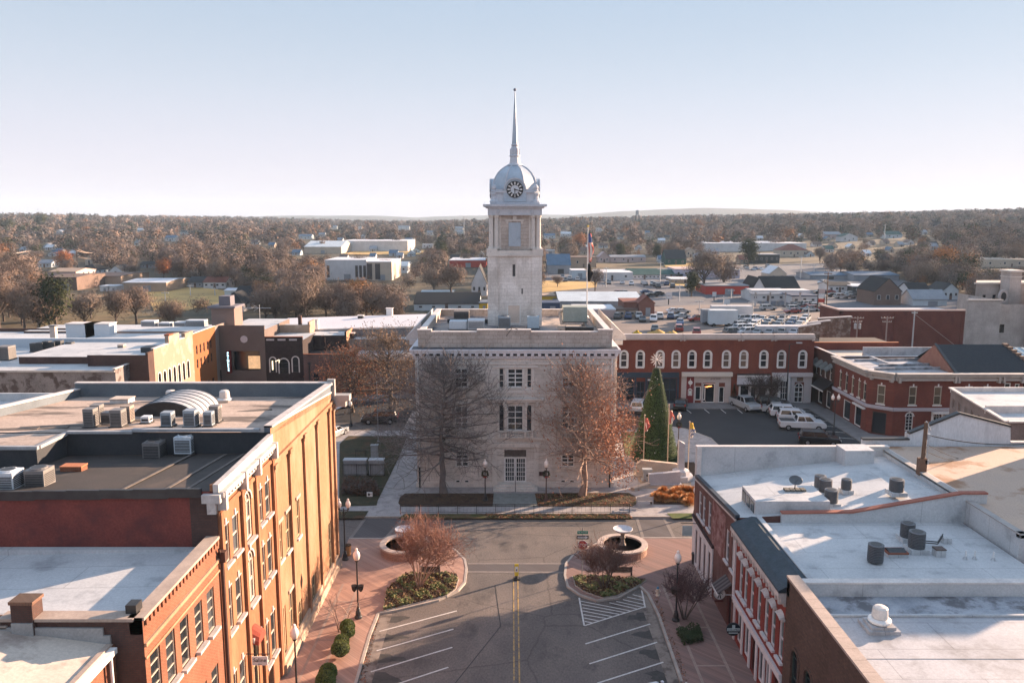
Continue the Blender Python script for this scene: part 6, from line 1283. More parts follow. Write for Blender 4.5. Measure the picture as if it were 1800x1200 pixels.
bk = block('low_white_building', 'low white-roofed building behind the wide white roof, with chimneys', 'building', -95, -50, 113, 128, 9.0, dark_brick, white_mem, par={'N': .5})
for i, (px, h, lab) in enumerate([(95, 1.9, 'left of two cream chimneys behind the wide white roof'), (130, 2.2, 'right of two cream chimneys behind the wide white roof')]):
    X, Z = PY(px, 592, 120); r_ = thing('chimney', lab, 'chimney', (X, 120, 9), 'cream chimneys'); MB().cbox(X, 120, 9.0, .8, .7, h).build('stack', M('cream_chimney', (.45, .38, .33)), r_); MB().cbox(X, 120, 9+h, .95, .85, .12).build('cap', dark_metal, r_)
for i, (px, py, w_, h, lab) in enumerate([(265, 588, 2.2, 1.5, 'pale rooftop unit first of four on the back roofs left of the orange building'), (293, 588, 1.8, 1.2, 'white domed rooftop unit second of four on the back roofs'), (320, 586, 1.8, 1.3, 'white rooftop unit third of four on the back roofs'), (347, 582, 3.0, 1.6, 'long pale rooftop unit nearest the stair house on the back roofs')]):
    X, Z = PY(px, py, 128); hvac('rooftop_unit', lab, X, 128, 9.3, w_, 1.6, h, M('pale_unit', (.5, .54, .58)), 'units on the back roofs', fan=False)
b2 = block('back_roof_building', 'dark-walled building with blue-white roof behind the left row', 'building', -78, -50, 126, 134, 9.3, dark_brick, white_mem, par={})
# foreground left: walls between the ochre roof and the wide white roof
b3 = block('low_white_building', 'low white building with grey parapet beyond the ochre building at the left edge', 'building', -75, -34, 64, 80, 8.6, white_mem, white_mem, par={'N': .8, 'S': .3, 'E': .5})
# windmill-like antenna on hall roof edge
an = thing('tv_antenna', 'thin old television antenna standing on a roof left of the white hall', 'antenna', (-46, 140, 9)); MB().tube((-44, 138, 9), (-44, 138, 12.3), .04).tube((-47.5, 138, 11.7), (-42, 138, 11.7), .04).tube((-45, 138, 12.2), (-44.2, 138, 11.7), .03).tube((-45, 138, 11.2), (-44.2, 138, 11.7), .03).build('mast', light_metal, an)
# ================================================================ STREET FURNITURE
globe_m = M('lamp_globe', (.85, .72, .64), rough=.3, fine=0); 
def lamp_base(mb, x, y, z, h, r=.06):
    mb.lathe([(.26, z), (.26, z+.12), (.20, z+.18), (.17, z+.45), (.11, z+.6), (.13, z+.66), (r, z+.75), (r*.8, z+h)], (x, y), 12)
def globe(parent, x, y, z, s=1.0):
    MB().lathe([(.1*s, z), (.15*s, z+.06*s), (.2*s, z+.2*s), (.21*s, z+.32*s), (.17*s, z+.46*s), (.1*s, z+.55*s), (.06*s, z+.62*s), (.09*s, z+.68*s), (.02, z+.76*s)], (x, y), 14).build('globe', globe_m, parent, smooth_=True)
def lamp(label, x, y, z=.12, h=4.1, basket=False, wreath=False, double=False, group='globe street lamps', pale=False):
    r = thing('street_lamp', label, 'street lamp', (x, y, z), group); m_ = dark_metal if not pale else M('bronze_post', (.10, .06, .045), rough=.6)
    q = MB(); lamp_base(q, x, y, z, h)
    if double: q.tube((x-.36, y, z+h-.15), (x+.36, y, z+h-.15), .04).tube((x-.36, y, z+h-.15), (x-.36, y, z+h+.05), .07).tube((x+.36, y, z+h-.15), (x+.36, y, z+h+.05), .07).tube((x, y, z+h-.7), (x-.33, y, z+h-.2), .03).tube((x, y, z+h-.7), (x+.33, y, z+h-.2), .03)
    else: q.lathe([(.06, z+h-.1), (.12, z+h-.02), (.13, z+h+.05)], (x, y), 12)
    q.build('post', m_, r)
    if double: globe(r, x-.36, y, z+h+.04); globe(r, x+.36, y, z+h+.04)
    else: globe(r, x, y, z+h+.04, 1.15)
    if basket:
        q = MB()
        for sx_ in (-.22, .22): q.lathe([(.06, z+1.9), (.16, z+2.05), (.2, z+2.3), (.21, z+2.34)], (x+sx_, y), 10)
        q.tube((x-.25, y, z+2.3), (x+.25, y, z+2.3), .02); q.build('basket', M('basket_dark', (.04, .03, .025), rough=.9), r)
    if wreath:
        q = MB(); n = 16; rr = random.Random(3)
        for i in range(n*9):
            a = 2*math.pi*rr.random(); b = .27+rr.uniform(-.09, .09); cx_, cz_ = x+b*math.cos(a), z+h-.55+b*math.sin(a); yy = y-.1+rr.uniform(-.08, .05)
            d = (rr.uniform(-.1, .1), rr.uniform(-.1, .1), rr.uniform(-.1, .1)); q.quad((cx_, yy, cz_), (cx_+d[0], yy+d[1], cz_+d[2]), (cx_+d[2], yy-d[1], cz_-d[0]))
        for i in range(n):
            a0, a1 = 2*math.pi*i/n, 2*math.pi*(i+1)/n; q.tube((x+.27*math.cos(a0), y-.1, z+h-.55+.27*math.sin(a0)), (x+.27*math.cos(a1), y-.1, z+h-.55+.27*math.sin(a1)), .07, .07, 6)
        q.build('wreath', M('wreath_green', (.02, .035, .015), (.05, .03, .02), 5, .9), r)
        q = MB(); q.extr([(x-.02, z+h-.86), (x+.14, z+h-.98), (x+.14, z+h-.74)], 'y', y-.2, y-.17).extr([(x+.02, z+h-.86), (x-.14, z+h-.98), (x-.14, z+h-.74)], 'y', y-.205, y-.175); q.build('bow', M('bow_red', (.3, .03, .03)), r)
    return r
gx = lambda px, py, z=.12: G(px, py, z)
lamp('black globe lamp with hanging baskets on the sunlit left pavement, by the planted island', *gx(630, 1085), basket=True)
lamp('black globe lamp with baskets on the shaded right pavement beside bare shrubs', *gx(1188, 1090), basket=True)
lamp('black twin-globe lamp at the corner of the ochre building', *gx(607, 983), double=True, h=4.3)
lamp('black lamp with a wreath left of the courthouse steps', *gx(853, 880), wreath=True, h=3.3, pale=False)
lamp('brown lamp with glowing globe and wreath right of the courthouse steps', *gx(960, 880), wreath=True, h=3.3, pale=True)
lamp('brown lamp with wreath right of the Christmas tree', *gx(1192, 790), wreath=True, h=3.6, pale=True)
lamp('globe lamp by the north corner of the maroon building', *gx(1222, 905), h=2.0)
lamp('small globe lamp beside the left lawn and the dark parked car', *gx(617, 748), h=2.6)
lamp('black twin-globe lamp on the right pavement of the square by the corner building', *gx(1465, 766), double=True, h=4.6)
lamp('globe lamp in front of the navy shop front', *gx(1090, 700, .12), h=3.6)
lamp('globe lamp on the left pavement cut off by the bottom of the photo', *gx(523, 1240), h=4.0)
lamp('globe lamp on the right pavement cut off by the bottom of the photo', *gx(1300, 1330), h=4.0) if False else None
def pole_light(label, x, y, z, h, arm=1.4, m=dark_metal, grp='tall street lights'):
    r = thing('light_pole', label, 'light pole', (x, y, z), grp); MB().tube((x, y, z), (x, y, z+h), .12, .07, 8).tube((x, y, z+h), (x+arm, y, z+h+.25), .05, .04, 6).build('pole', m, r); MB().cbox(x+arm, y, z+h+.15, .8, .3, .14).build('lamp_head', light_metal, r); return r
pole_light('tall black light pole in front of the row with the white bay window', *gx(1382, 712), .12, 9.0)
# fountains
def fountain(label, X, Y, wet):
    r = thing('fountain', label, 'fountain', (X, Y, .12), 'twin round fountains'); n = 36
    q = MB(); q.lathe([(1.98, .12), (1.98, .72)], (X, Y), n); q.lathe([(1.62, .12), (1.62, .72)], (X, Y), n); q.build('basin_wall', brick('fountain_stone', (.36, .22, .17), (.28, .17, .135), (.22, .15, .12), 1.6), r)
    q = MB(); m0 = len(q.v)
    for rr, z in ((1.56, .72), (2.05, .72), (2.05, .86), (1.56, .86)): q.v += [(X+rr*math.cos(2*math.pi*i/n), Y+rr*math.sin(2*math.pi*i/n), z) for i in range(n)]
    for k in range(4):
        for i in range(n): j = (i+1) % n; q.f.append((k*n+i, k*n+j, ((k+1) % 4)*n+j, ((k+1) % 4)*n+i)); q.m.append(0)
    q.build('basin_rim', M('fountain_rim', (.50, .40, .34), (.4, .32, .28), 2, .8), r)
    MB().lathe([(1.61, .30), (1.61, .42)], (X, Y), n).build('basin_bed', M('dark_water', (.012, .012, .012), rough=.15) if wet else dirt, r)
    MB().lathe([(.42, .4), (.42, .6), (.3, .7), (.2, .9), (.16, 1.2), (.24, 1.35), (.16, 1.5), (.2, 1.75)], (X, Y), 14).build('pedestal', M('fountain_iron', (.13, .11, .10), (.2, .17, .15), 2, .7), r)
    q = MB(); q.lathe([(.15, 1.7), (.55, 1.86), (.76, 2.02), (.80, 2.1), (.77, 2.12), (.66, 2.04), (.1, 1.95)], (X, Y), 28); q.build('bowl', M('bowl_white', (.55, .54, .56), (.46, .45, .47), 3, .5), r)
    return r
fountain('round brick fountain with wide white bowl and planting, left traffic island', *G(712, 969, .12), False)
fountain('round fountain with wide white bowl and dark empty basin, right traffic island', *G(1094, 969, .12), True)
# stop sign
X, Y = G(1023, 1015, .12); ss = thing('stop_sign', 'red STOP sign below a one-way arrow and green street name on one post', 'road sign', (X, Y, .12))
_, zs = PY(1023, 957, Y); MB().tube((X, Y, .12), (X, Y, zs+1.35), .03).build('post', grey_metal, ss)
def octa(r_, y0, y1, zc): q = MB(); q.extr([(X+r_*math.cos(R(22.5+45*i)), zc+r_*math.sin(R(22.5+45*i))) for i in range(8)], 'y', y0, y1); return q
octa(.40, Y-.06, Y-.04, zs).build('border', white_paint, ss); octa(.365, Y-.075, Y-.058, zs).build('face', M('stop_red', (.36, .02, .025), rough=.45), ss)
text('lettering', 'STOP', .33, white_paint, ss, (X, Y-.08, zs), (R(90), 0, 0), extr=.004, sx=.85)
MB().box(X-.45, X+.45, Y-.07, Y-.05, zs+.47, zs+.76).build('one_way_plate', dark_metal, ss); q = MB(); q.box(X-.38, X+.2, Y-.085, Y-.07, zs+.55, zs+.68).extr([(X+.2, zs+.49), (X+.41, zs+.615), (X+.2, zs+.74)], 'y', Y-.085, Y-.07); q.build('one_way_arrow', white_paint, ss)
text('lettering', 'ONE WAY', .12, dark_metal, ss, (X-.08, Y-.088, zs+.615), (R(90), 0, 0), extr=.002)
MB().box(X-.4, X+.4, Y-.03, Y-.01, zs+.88, zs+1.1).build('street_name_plate', M('sign_green', (.02, .19, .12), rough=.5), ss); text('lettering', 'W 7TH ST', .16, white_paint, ss, (X, Y-.035, zs+.99), (R(90), 0, 0), extr=.002)
# in-street pedestrian sign
X, Y = G(908, 1018); ps = thing('crossing_sign', 'small yellow and white pedestrian crossing sign on a dark base in the road', 'road sign', (X, Y, 0)); MB().cbox(X, Y, 0, .5, .35, .12).lathe([(.14, .12), (.1, .3)], (X, Y), 8).build('base', dark_metal, ps); MB().cbox(X, Y, .3, .3, .04, .95).build('panel', M('sign_yellow', (.65, .48, .05), rough=.5), ps); MB().cbox(X, Y-.025, .62, .22, .01, .42).build('plate', white_paint, ps); q = MB(); q.box(X-.03, X+.03, Y-.036, Y-.031, .7, .86).box(X-.06, X+.06, Y-.036, Y-.031, .78, .81); q.build('symbol', dark_metal, ps)
# benches
def bench(label, x, y, z, rz, m, L_=1.7, grp='benches'):
    r = thing('park_bench', label, 'bench', (x, y, z), grp, rz); r['_org'] = (0, 0, 0)
    q = MB()
    for k in range(4): q.box(-L_/2, L_/2, -.2+k*.12, -.1+k*.12, .43, .46)
    q.build('seat', m, r); q = MB()
    for k in range(4): q.box(-L_/2, L_/2, .27+.02*k, .30+.02*k, .52+k*.11, .61+k*.11)
    q.build('backrest', m, r)
    for sx_ in (-1, 1):
        q = MB(); q.box(sx_*L_/2-.03, sx_*L_/2+.03, -.2, -.14, 0, .62).box(sx_*L_/2-.03, sx_*L_/2+.03, .24, .3, 0, .95).box(sx_*L_/2-.03, sx_*L_/2+.03, -.2, .28, .6, .65); q.build('leg', m, r)
    return r
bench('dark bench behind the bare shrub on the right island', *G(1090, 1013, .12), .12, R(180), M('bench_brown', (.07, .05, .045)))
bench('dark bench behind the pink-stemmed shrub on the left island', *G(757, 1012, .12), .12, R(180), M('bench_brown', (.07, .05, .045)), 1.4)
bench('pale grey slatted bench facing the pavement beside the orange grasses', *G(1133, 888, .14), .17, R(180), M('bench_grey', (.3, .3, .32), rough=.6), 1.5)
# hydrant, bins
X, Y = G(1156, 1046, .12); hy = thing('fire_hydrant', 'white and yellow fire hydrant with a blue cap on the right pavement', 'fire hydrant', (X, Y, .12)); MB().lathe([(.16, .12), (.16, .18), (.1, .22), (.1, .55), (.13, .58), (.12, .65)], (X, Y), 12).tube((X-.2, Y, .45), (X+.2, Y, .45), .06).build('barrel', M('hydrant_white', (.6, .5, .4)), hy); MB().lathe([(.11, .65), (.08, .75), (.03, .82)], (X, Y), 10).build('cap', M('hydrant_blue', (.08, .2, .3)), hy)
for px, py, lab, m_ in ((592, 980, 'dark litter bin beside the twin-globe lamp', dark_metal), (612, 975, 'orange planter pot beside the twin-globe lamp', M('terracotta', (.42, .2, .08))), (1221, 990, 'dark bin against the maroon building corner', dark_metal)):
    X, Y = G(px, py, .12); b_ = thing('litter_bin' if 'bin' in lab else 'planter_pot', lab, 'bin' if 'bin' in lab else 'plant pot', (X, Y, .12)); MB().lathe([(.22, .12), (.27, .9), (.29, .95)], (X, Y), 12).build('body', m_, b_); MB().lathe([(.29, .95), (.25, 1.03), (.1, 1.08)], (X, Y), 12).build('lid', dark_metal if 'bin' in lab else dirt, b_)
# low railings
def fence(label, p0, p1, z, n, h=.95, m=dark_metal, brk=None):
    f = thing('railing', label, 'railing', (p0[0], p0[1], z)); q = MB(); a, b = Vector(p0), Vector(p1)
    for zz in (h, h-.14, .15): q.obox(p0, p1, z+zz-.02, z+zz+.02, .03)
    q.build('rail', m, f)
    for i in range(n+1): p = a+(b-a)*i/n; MB().cbox(p.x, p.y, z, .05, .05, h+.03).build('post', m, f)
    k = int((b-a).length/.35); q = MB()
    for i in range(k): p = a+(b-a)*(i+.5)/k; q.cbox(p.x, p.y, z+.15, .012, .012, h-.2)
    q.build('baluster', m, f); return f
fence('long low black railing along the pavement in front of the courthouse', G(704, 903, .14), G(1106, 903, .14), .14, 12)
fence('black railing with fine bars in front of the grey lawn monument', G(603, 836, .14), G(676, 836, .14), .14, 3, 1.3)
fence('black railing behind the grey lawn monument', G(626, 808, .14), G(692, 808, .14), .14, 4, 1.2)
# lawn monuments left
gm = M('monument_grey', (.30, .31, .32), (.24, .25, .26), 1, .8)
X, Y = G(637, 836, .14); mn = thing('monument_wall', 'grey two-part stone monument wall on the shaded left lawn', 'monument', (X, Y, .17)); x0, _ = G(604, 836, .14); x1, _ = G(674, 836, .14); xm_ = x0+(x1-x0)*.6; MB().box(x0, xm_-.15, Y+.1, Y+.9, .17, 1.75).box(xm_+.15, x1, Y+.1, Y+.9, .17, 1.75).build('stone', gm, mn); MB().box(x0-.05, xm_-.1, Y+.05, Y+.95, 1.75, 1.85).box(xm_+.1, x1+.05, Y+.05, Y+.95, 1.75, 1.85).build('cap', M('monument_pale', (.42, .43, .45)), mn)
X, Y = G(659, 812, .14); mn = thing('monument_pillar', 'slim grey pillar between the two railings on the left lawn', 'monument', (X, Y, .17)); MB().cbox(X, Y, .17, .75, .6, 1.9).build('shaft', gm, mn); MB().cbox(X, Y, .17, 1.0, .85, .2).cbox(X, Y, 2.07, .85, .7, .1).build('cap', gm, mn)
X, Y = G(650, 876, .14); mn = thing('lawn_sign', 'small white square sign on the dark left lawn', 'sign', (X, Y, .17)); MB().cbox(X, Y, .35, .55, .06, .45).build('board', white_paint, mn); MB().tube((X-.2, Y, .17), (X-.2, Y, .4), .02).tube((X+.2, Y, .17), (X+.2, Y, .4), .02).build('leg', dark_metal, mn); MB().box(X-.15, X+.02, Y-.04, Y-.03, .45, .7).box(X-.2, X+.2, Y-.04, Y-.03, .57, .6).build('mark', dark_metal, mn)
# monuments right of the courthouse
cr = M('cream_granite', (.46, .37, .30), (.40, .32, .26), 1, .7); gr = M('white_granite', (.46, .45, .47), (.38, .37, .39), 1, .7)
X, Y = G(1157, 838, .14); mn = thing('memorial_wall', 'long cream granite memorial slab behind the white one by the flagpoles', 'monument', (X, Y, .17)); MB().extr([(X-2.3, .3), (X+2.2, .3), (X+2.2, 1.35), (X+1.9, 1.55), (X-1.8, 1.95), (X-2.3, 1.5)], 'y', Y, Y+.5).build('slab', cr, mn); MB().box(X-2.5, X+2.4, Y-.15, Y+.65, .17, .32).build('base', cr, mn)
X, Y = G(1168, 853, .14); mn = thing('memorial_wall', 'white granite memorial slab nearest the orange grasses', 'monument', (X, Y, .17)); MB().extr([(X-1.6, .3), (X+1.6, .3), (X+1.6, 1.6), (X-1.6, 1.3)], 'y', Y, Y+.5).build('slab', gr, mn); MB().box(X-1.75, X+1.75, Y-.15, Y+.65, .17, .32).build('base', gr, mn)
X, Y = G(1137, 845, .14); mn = thing('memorial_stone', 'small grey pedestal stone with a round black mark at the left of the memorials', 'monument', (X, Y, .17)); MB().cbox(X, Y, .17, 1.2, .9, .2).cbox(X, Y, .37, .8, .55, .9).build('pedestal', gm, mn); MB().cbox(X, Y, 1.27, 1.0, .7, .2).build('cap', gm, mn); q = MB(); q.lathe([(.01, 0), (.14, 0), (.14, .04), (.01, .04)], (0, 0), 14); q.v = [(X+a, Y-.3-c, .85+b) for a, b, c in q.v]; q.build('medallion', dark_metal, mn)
X, Y = G(1196, 842, .14); mn = thing('obelisk', 'white granite obelisk with slanted top on an octagonal stepped base', 'monument', (X, Y, .17)); MB().extr([(X-.32, 1.3), (X+.32, 1.3), (X+.32, 4.0), (X-.32, 4.4)], 'y', Y-.3, Y+.3).build('shaft', gr, mn); q = MB(); q.lathe([(1.3, .17), (1.3, .7), (.95, .75), (.9, 1.15), (.5, 1.32)], (X, Y), 8, ph=R(22.5)); q.build('base', gr, mn)
MB().obox(G(1112, 862, .14), G(1140, 853, .14), .14, .45, .5).build('low_wall', cr, thing('low_wall', 'short low cream wall on the sunlit plaza', 'wall', (*G(1126, 858, .14), .14)))
# flagpoles by the memorials
tanpole = M('tan_pole', (.50, .38, .28), rough=.6)
def flagpole(label, px, py, ptop, m=tanpole, r=.055, px2=None):
    X, Y = G(px, py, .14); X2, Z = PY(px2 or px, ptop, Y); f = thing('flagpole', label, 'flagpole', (X, Y, .15), 'flagpoles'); MB().tube((X, Y, .14), (X, Y, Z), r, r*.7, 8).build('pole', m, f); MB().ball((X, Y, Z+.05), .09, 8, 6).build('finial', tanpole, f); MB().lathe([(.14, .14), (.14, .25), (.06, .3)], (X, Y), 10).build('base', grey_metal, f); return X, Y, Z
X, Y, Z = flagpole('tan flagpole left of the Christmas tree foot with a red flag', 1131, 820, 730); furled('flag', 'furled red flag on the pole left of the Christmas tree foot', X, Y, Z-1.7, Z-.3, .17, [fl_r, fl_w], lambda i, j, n, r_: 1 if i % 6 == 0 and j > 3 else 0, 4)
X, Y, Z = flagpole('tan flagpole in front of the right edge of the Christmas tree', 1173, 818, 712); furled('flag', 'furled red flag on the pole in front of the right edge of the Christmas tree', X, Y, Z-2.0, Z-.6, .18, [fl_r, fl_w], lambda i, j, n, r_: 1 if i % 5 == 0 else 0, 5)
X, Y, Z = flagpole('brown and tan flagpole right of the obelisk', 1209, 836, 742); furled('flag', 'furled flag of gold, white and blue on the pole right of the obelisk', X, Y, Z-1.6, Z-.05, .18, [fl_y, fl_w, fl_b], lambda i, j, n, r_: 0 if j < 5 else (1 if (i+j) % 3 else 2), 6)
X, Y, Z = flagpole('thin grey flagpole on the shaded left lawn', 665, 776, 672, grey_metal, .05)
# utility poles
def upole(label, X, Y, z0, h, m=wood, arms=((-.3, 1.2),), trans=False, grp='utility poles'):
    r = thing('utility_pole', label, 'utility pole', (X, Y, z0), grp); MB().tube((X, Y, z0), (X, Y, z0+h), .16, .11, 8).build('pole', m, r); q = MB()
    for dz, w_ in arms: q.box(X-w_, X+w_, Y-.06, Y+.06, z0+h+dz-.06, z0+h+dz+.06)
    q.build('crossarm', m, r); q = MB()
    for dz, w_ in arms:
        for k in (-1, -.5, .5, 1): q.lathe([(.04, z0+h+dz+.06), (.06, z0+h+dz+.14), (.03, z0+h+dz+.2)], (X+w_*k*.92, Y), 6)
    q.build('insulator', light_metal, r)
    if trans:
        for sx_ in (-.4, .4): MB().lathe([(.22, z0+h-2.2), (.22, z0+h-1.3), (.1, z0+h-1.2)], (X+sx_, Y-.1), 10).build('transformer', light_metal, r)
    return r
X, Z = PY(1627, 742, 54.5); _, zb = PY(1622, 835, 54.5)
up = thing('utility_pole', 'brown wooden utility pole rising beside the right-hand roofs', 'utility pole', (X, 54.5, 0)); MB().tube((X-.1, 54.5, zb-8), (X+.06, 54.5, Z), .19, .13, 10).build('pole', wood, up); q = MB(); q.tube((X+.02, 54.45, Z+.1), (X+.35, 54.4, Z-.6), .05).lathe([(.12, Z-1.2), (.12, Z-.8)], (X+.25, 54.4), 8).box(X+.12, X+.35, 54.3, 54.5, Z-3.0, Z-2.7).tube((X+.3, 54.4, Z-.9), (X+.22, 54.4, Z-3.4), .025).tube((X+.12, 54.3, Z-1.5), (X+.55, 54.3, Z-.5), .02); q.build('hardware', light_metal, up); q = MB(); q.box(X-.3, X+.25, 54.3, 54.7, Z-3.8, Z-2.6).build('sleeve', M('brown_sleeve', (.16, .09, .06)), up)
wr = thing('overhead_cable', 'black cables sagging from the brown pole to the right edge of the photo', 'cable', (X, 54.4, Z)); q = MB()
def cable(mb, a, b, sag, r=.03, n=14):
    a, b = Vector(a), Vector(b); pr_ = a
    for i in range(1, n+1):
        t = i/n; p = a+(b-a)*t; p.z -= sag*4*t*(1-t); mb.tube(pr_, p, r, r, 4, False); pr_ = p
xe, ze = PY(1830, 778, 56); cable(q, (X+.2, 54.4, Z-.9), (xe, 56, ze), .35, .045)
xe, ze = PY(1720, 815, 60); cable(q, (X+.2, 54.4, Z-1.6), (xe, 60.5, ze), .2, .025); cable(q, (X+.2, 54.4, Z-2.1), (xe, 60.5, ze-.2), .2, .025)
q.build('cable', dark_metal, wr)
# ================================================================ VEHICLES
tyre = M('tyre', (.012, .012, .013), rough=.9); rim_m = M('rim', (.35, .36, .38), rough=.35, metal=.6)
def paint(n, c): 
    if n in MATS: return MATS[n]
    m, nt, b = newmat(n); b.inputs['Base Color'].default_value = (*c, 1); b.inputs['Roughness'].default_value = .3; b.inputs['Coat Weight'].default_value = .6; b.inputs['Coat Roughness'].default_value = .08; MATS[n] = m; return m
P_ = {k: paint('car_'+k, c) for k, c in dict(white=(.55, .55, .57), black=(.012, .012, .014), grey=(.10, .11, .12), silver=(.32, .34, .36), red=(.22, .02, .02), blue=(.03, .07, .16), tan=(.2, .16, .12)).items()}
car_glass = glassy('car_glass', (.01, .012, .016), .05)
KINDS = dict(
    sedan=dict(L=4.7, W=1.82, low=[(-2.32, .35), (-2.35, .75), (-2.2, .95), (-1.5, 1.02), (.9, .98), (1.9, .86), (2.28, .7), (2.35, .4), (2.2, .28), (-2.2, .28)], g=(-1.75, 1.15, -1.05, .25, .98, 1.44), wb=(-1.4, 1.42)),
    suv=dict(L=4.8, W=1.92, low=[(-2.35, .4), (-2.4, .9), (-2.35, 1.12), (1.0, 1.1), (2.05, 1.0), (2.35, .8), (2.4, .45), (2.2, .32), (-2.2, .32)], g=(-2.3, 1.25, -2.05, .45, 1.08, 1.74), wb=(-1.42, 1.45)),
    pickup=dict(L=5.8, W=2.0, low=[(-2.9, .5), (-2.9, 1.2), (-.75, 1.2), (1.25, 1.22), (2.5, 1.15), (2.85, .95), (2.9, .5), (2.7, .38), (-2.7, .38)], g=(-.85, 1.55, -.65, .8, 1.2, 1.92), wb=(-1.85, 1.9)))
def car_parts(kind):
    k = KINDS[kind]; W = k['W']/2; body = MB(); body.extr(k['low'], 'y', -W, W)
    a, b, c, d, z1, z2 = k['g']; w1, w2 = W*.94, W*.78
    n = len(body.v); body.v += [(a, -w1, z1-.03), (b, -w1, z1-.03), (b, w1, z1-.03), (a, w1, z1-.03), (c, -w2, z2), (d, -w2, z2), (d, w2, z2), (c, w2, z2)]
    for f in ((4, 5, 6, 7), (0, 1, 5, 4), (1, 2, 6, 5), (2, 3, 7, 6), (3, 0, 4, 7)): body.f.append(tuple(n+i for i in f)); body.m.append(0)
    if kind == 'pickup':
        body.k = 0
    gl = MB(); P = [Vector(v) for v in body.v[n:n+8]]
    def pane(q0, q1, q2, q3, u0, u1, off):
        def lerp(u, v): return (q0*(1-u)+q1*u)*(1-v)+(q3*(1-u)+q2*u)*v
        nn = (q1-q0).cross(q3-q0).normalized()*off; pts = [lerp(u0, .12), lerp(u1, .12), lerp(u1, .88), lerp(u0, .88)]; gl.quad(*[tuple(p+nn) for p in pts])
    for u0, u1 in ((.06, .47), (.53, .94)): pane(P[0], P[1], P[5], P[4], u0, u1, .012); pane(P[2], P[3], P[7], P[6], u0, u1, .012)
    pane(P[1], P[2], P[6], P[5], .06, .94, .012); pane(P[3], P[0], P[4], P[7], .08, .92, .012)
    return body, gl
CARM = {}
def car(label, px, py, rz, kind='sedan', col='white', group=None, detail=True, z=0.02, pos=None, cat=None):
    k = KINDS[kind]; W = k['W']/2
    X, Y, Z = pos if pos else (*G(px, py), z)
    key = (kind, col, detail)
    if key not in CARM:
        body, gl = car_parts(kind); L2 = k['L']/2
        if detail:
            r = thing('parked_'+('pickup' if kind == 'pickup' else 'suv' if kind == 'suv' else 'car'), label, kind if kind != 'sedan' else 'car', (X, Y, Z), group, rz); r['_org'] = (0, 0, 0)
            bo = body.build('body', P_[col], r); bm_ = bo.modifiers.new('b', 'BEVEL'); bm_.width = .07; bm_.segments = 2; bm_.limit_method = 'ANGLE'
            gl.build('window', car_glass, r)
            if kind == 'pickup': MB().box(-2.8, -.95, -W*.85, W*.85, 1.19, 1.215).build('truck_bed', dark_metal, r)
            for sx_ in k['wb']:
                for sy_ in (-1, 1):
                    t = MB().tube((sx_, sy_*(W-.2), .36), (sx_, sy_*(W+.02), .36), .37, .37, 16).build('wheel', tyre, r); MB().tube((sx_, sy_*(W+.0), .36), (sx_, sy_*(W+.035), .36), .22, .2, 12).build('rim', rim_m, t)
            for sy_ in (-1, 1):
                MB().cbox(L2-.06, sy_*W*.72, .68, .1, .34, .16).build('headlight', M('headlight', (.6, .6, .58), rough=.2), r); MB().cbox(-L2+.0, sy_*W*.82, .8, .08, .22, .28).build('tail_light', M('tail_light', (.3, .02, .02), rough=.3), r)
                MB().cbox(.85, sy_*(W+.08), 1.0, .14, .16, .12).build('wing_mirror', P_[col], r)
            MB().cbox(L2-.02, 0, .36, .1, W*1.7, .16).cbox(-L2+.02, 0, .36, .1, W*1.7, .16).build('bumper', dark_metal, r)
            CARM[key] = r; return r
        mb = body; n = len(mb.v); mb.v += gl.v; mb.f += [tuple(n+i for i in f) for f in gl.f]; mb.m += [1]*len(gl.f); mb.k = 2
        for sx_ in k['wb']: mb.box(sx_-.34, sx_+.34, -W-.01, W+.01, 0, .66)
        o = mb.build('parked_car', [P_[col], car_glass, tyre]); o.location = (X, Y, Z); o.rotation_euler = (0, 0, rz); tag(o, label, cat or 'car', group); CARM[key] = o; return o
    r = copy_tree(CARM[key]); r.location = (X, Y, Z); r.rotation_euler = (0, 0, rz); r['label'] = label
    if group: r['group'] = group
    return r
A0 = math.atan2(-1.4, 5.1)
car('big white pickup truck with orange label in its rear window, nearest in the angled row', 1409, 754, R(-8), 'pickup', 'white')
car('white SUV just behind the white pickup in the angled row', 1398, 741, R(-10), 'suv', 'white', 'angled row of cars on the square')
car('white SUV with pale roof, second behind the pickup in the angled row', 1384, 733, R(-12), 'suv', 'white', 'angled row of cars on the square')
car('silver car nosing out behind the white SUVs in the angled row', 1368, 725, R(-12), 'sedan', 'silver', 'angled row of cars on the square')
car('black SUV farthest in the angled row, under the black light pole', 1358, 716, R(-14), 'suv', 'black', 'angled row of cars on the square')
car('silver pickup facing the camera in front of the script signboard', 1309, 718, R(-75), 'pickup', 'silver')
car('dark car with red tail lights parked right of the Christmas tree', 1196, 717, R(75), 'sedan', 'black')
car('white car half hidden behind the left edge of the Christmas tree', 1122, 722, R(75), 'suv', 'white')
car('black SUV parked behind the left lawn under the leafy tree', 668, 743, R(184), 'suv', 'black')
car('dark car at the left of the lawn beside the ochre building corner', 588, 720, R(70), 'sedan', 'blue')
car('silver car peeping out behind the ochre building corner', 586, 768, R(70), 'sedan', 'silver')
car('dark car cut off by the white roof parapet on the square', 1440, 781, R(-15), 'suv', 'black')
car('white car just entering the bottom edge of the photo', 1156, 1252, R(20), 'sedan', 'white')

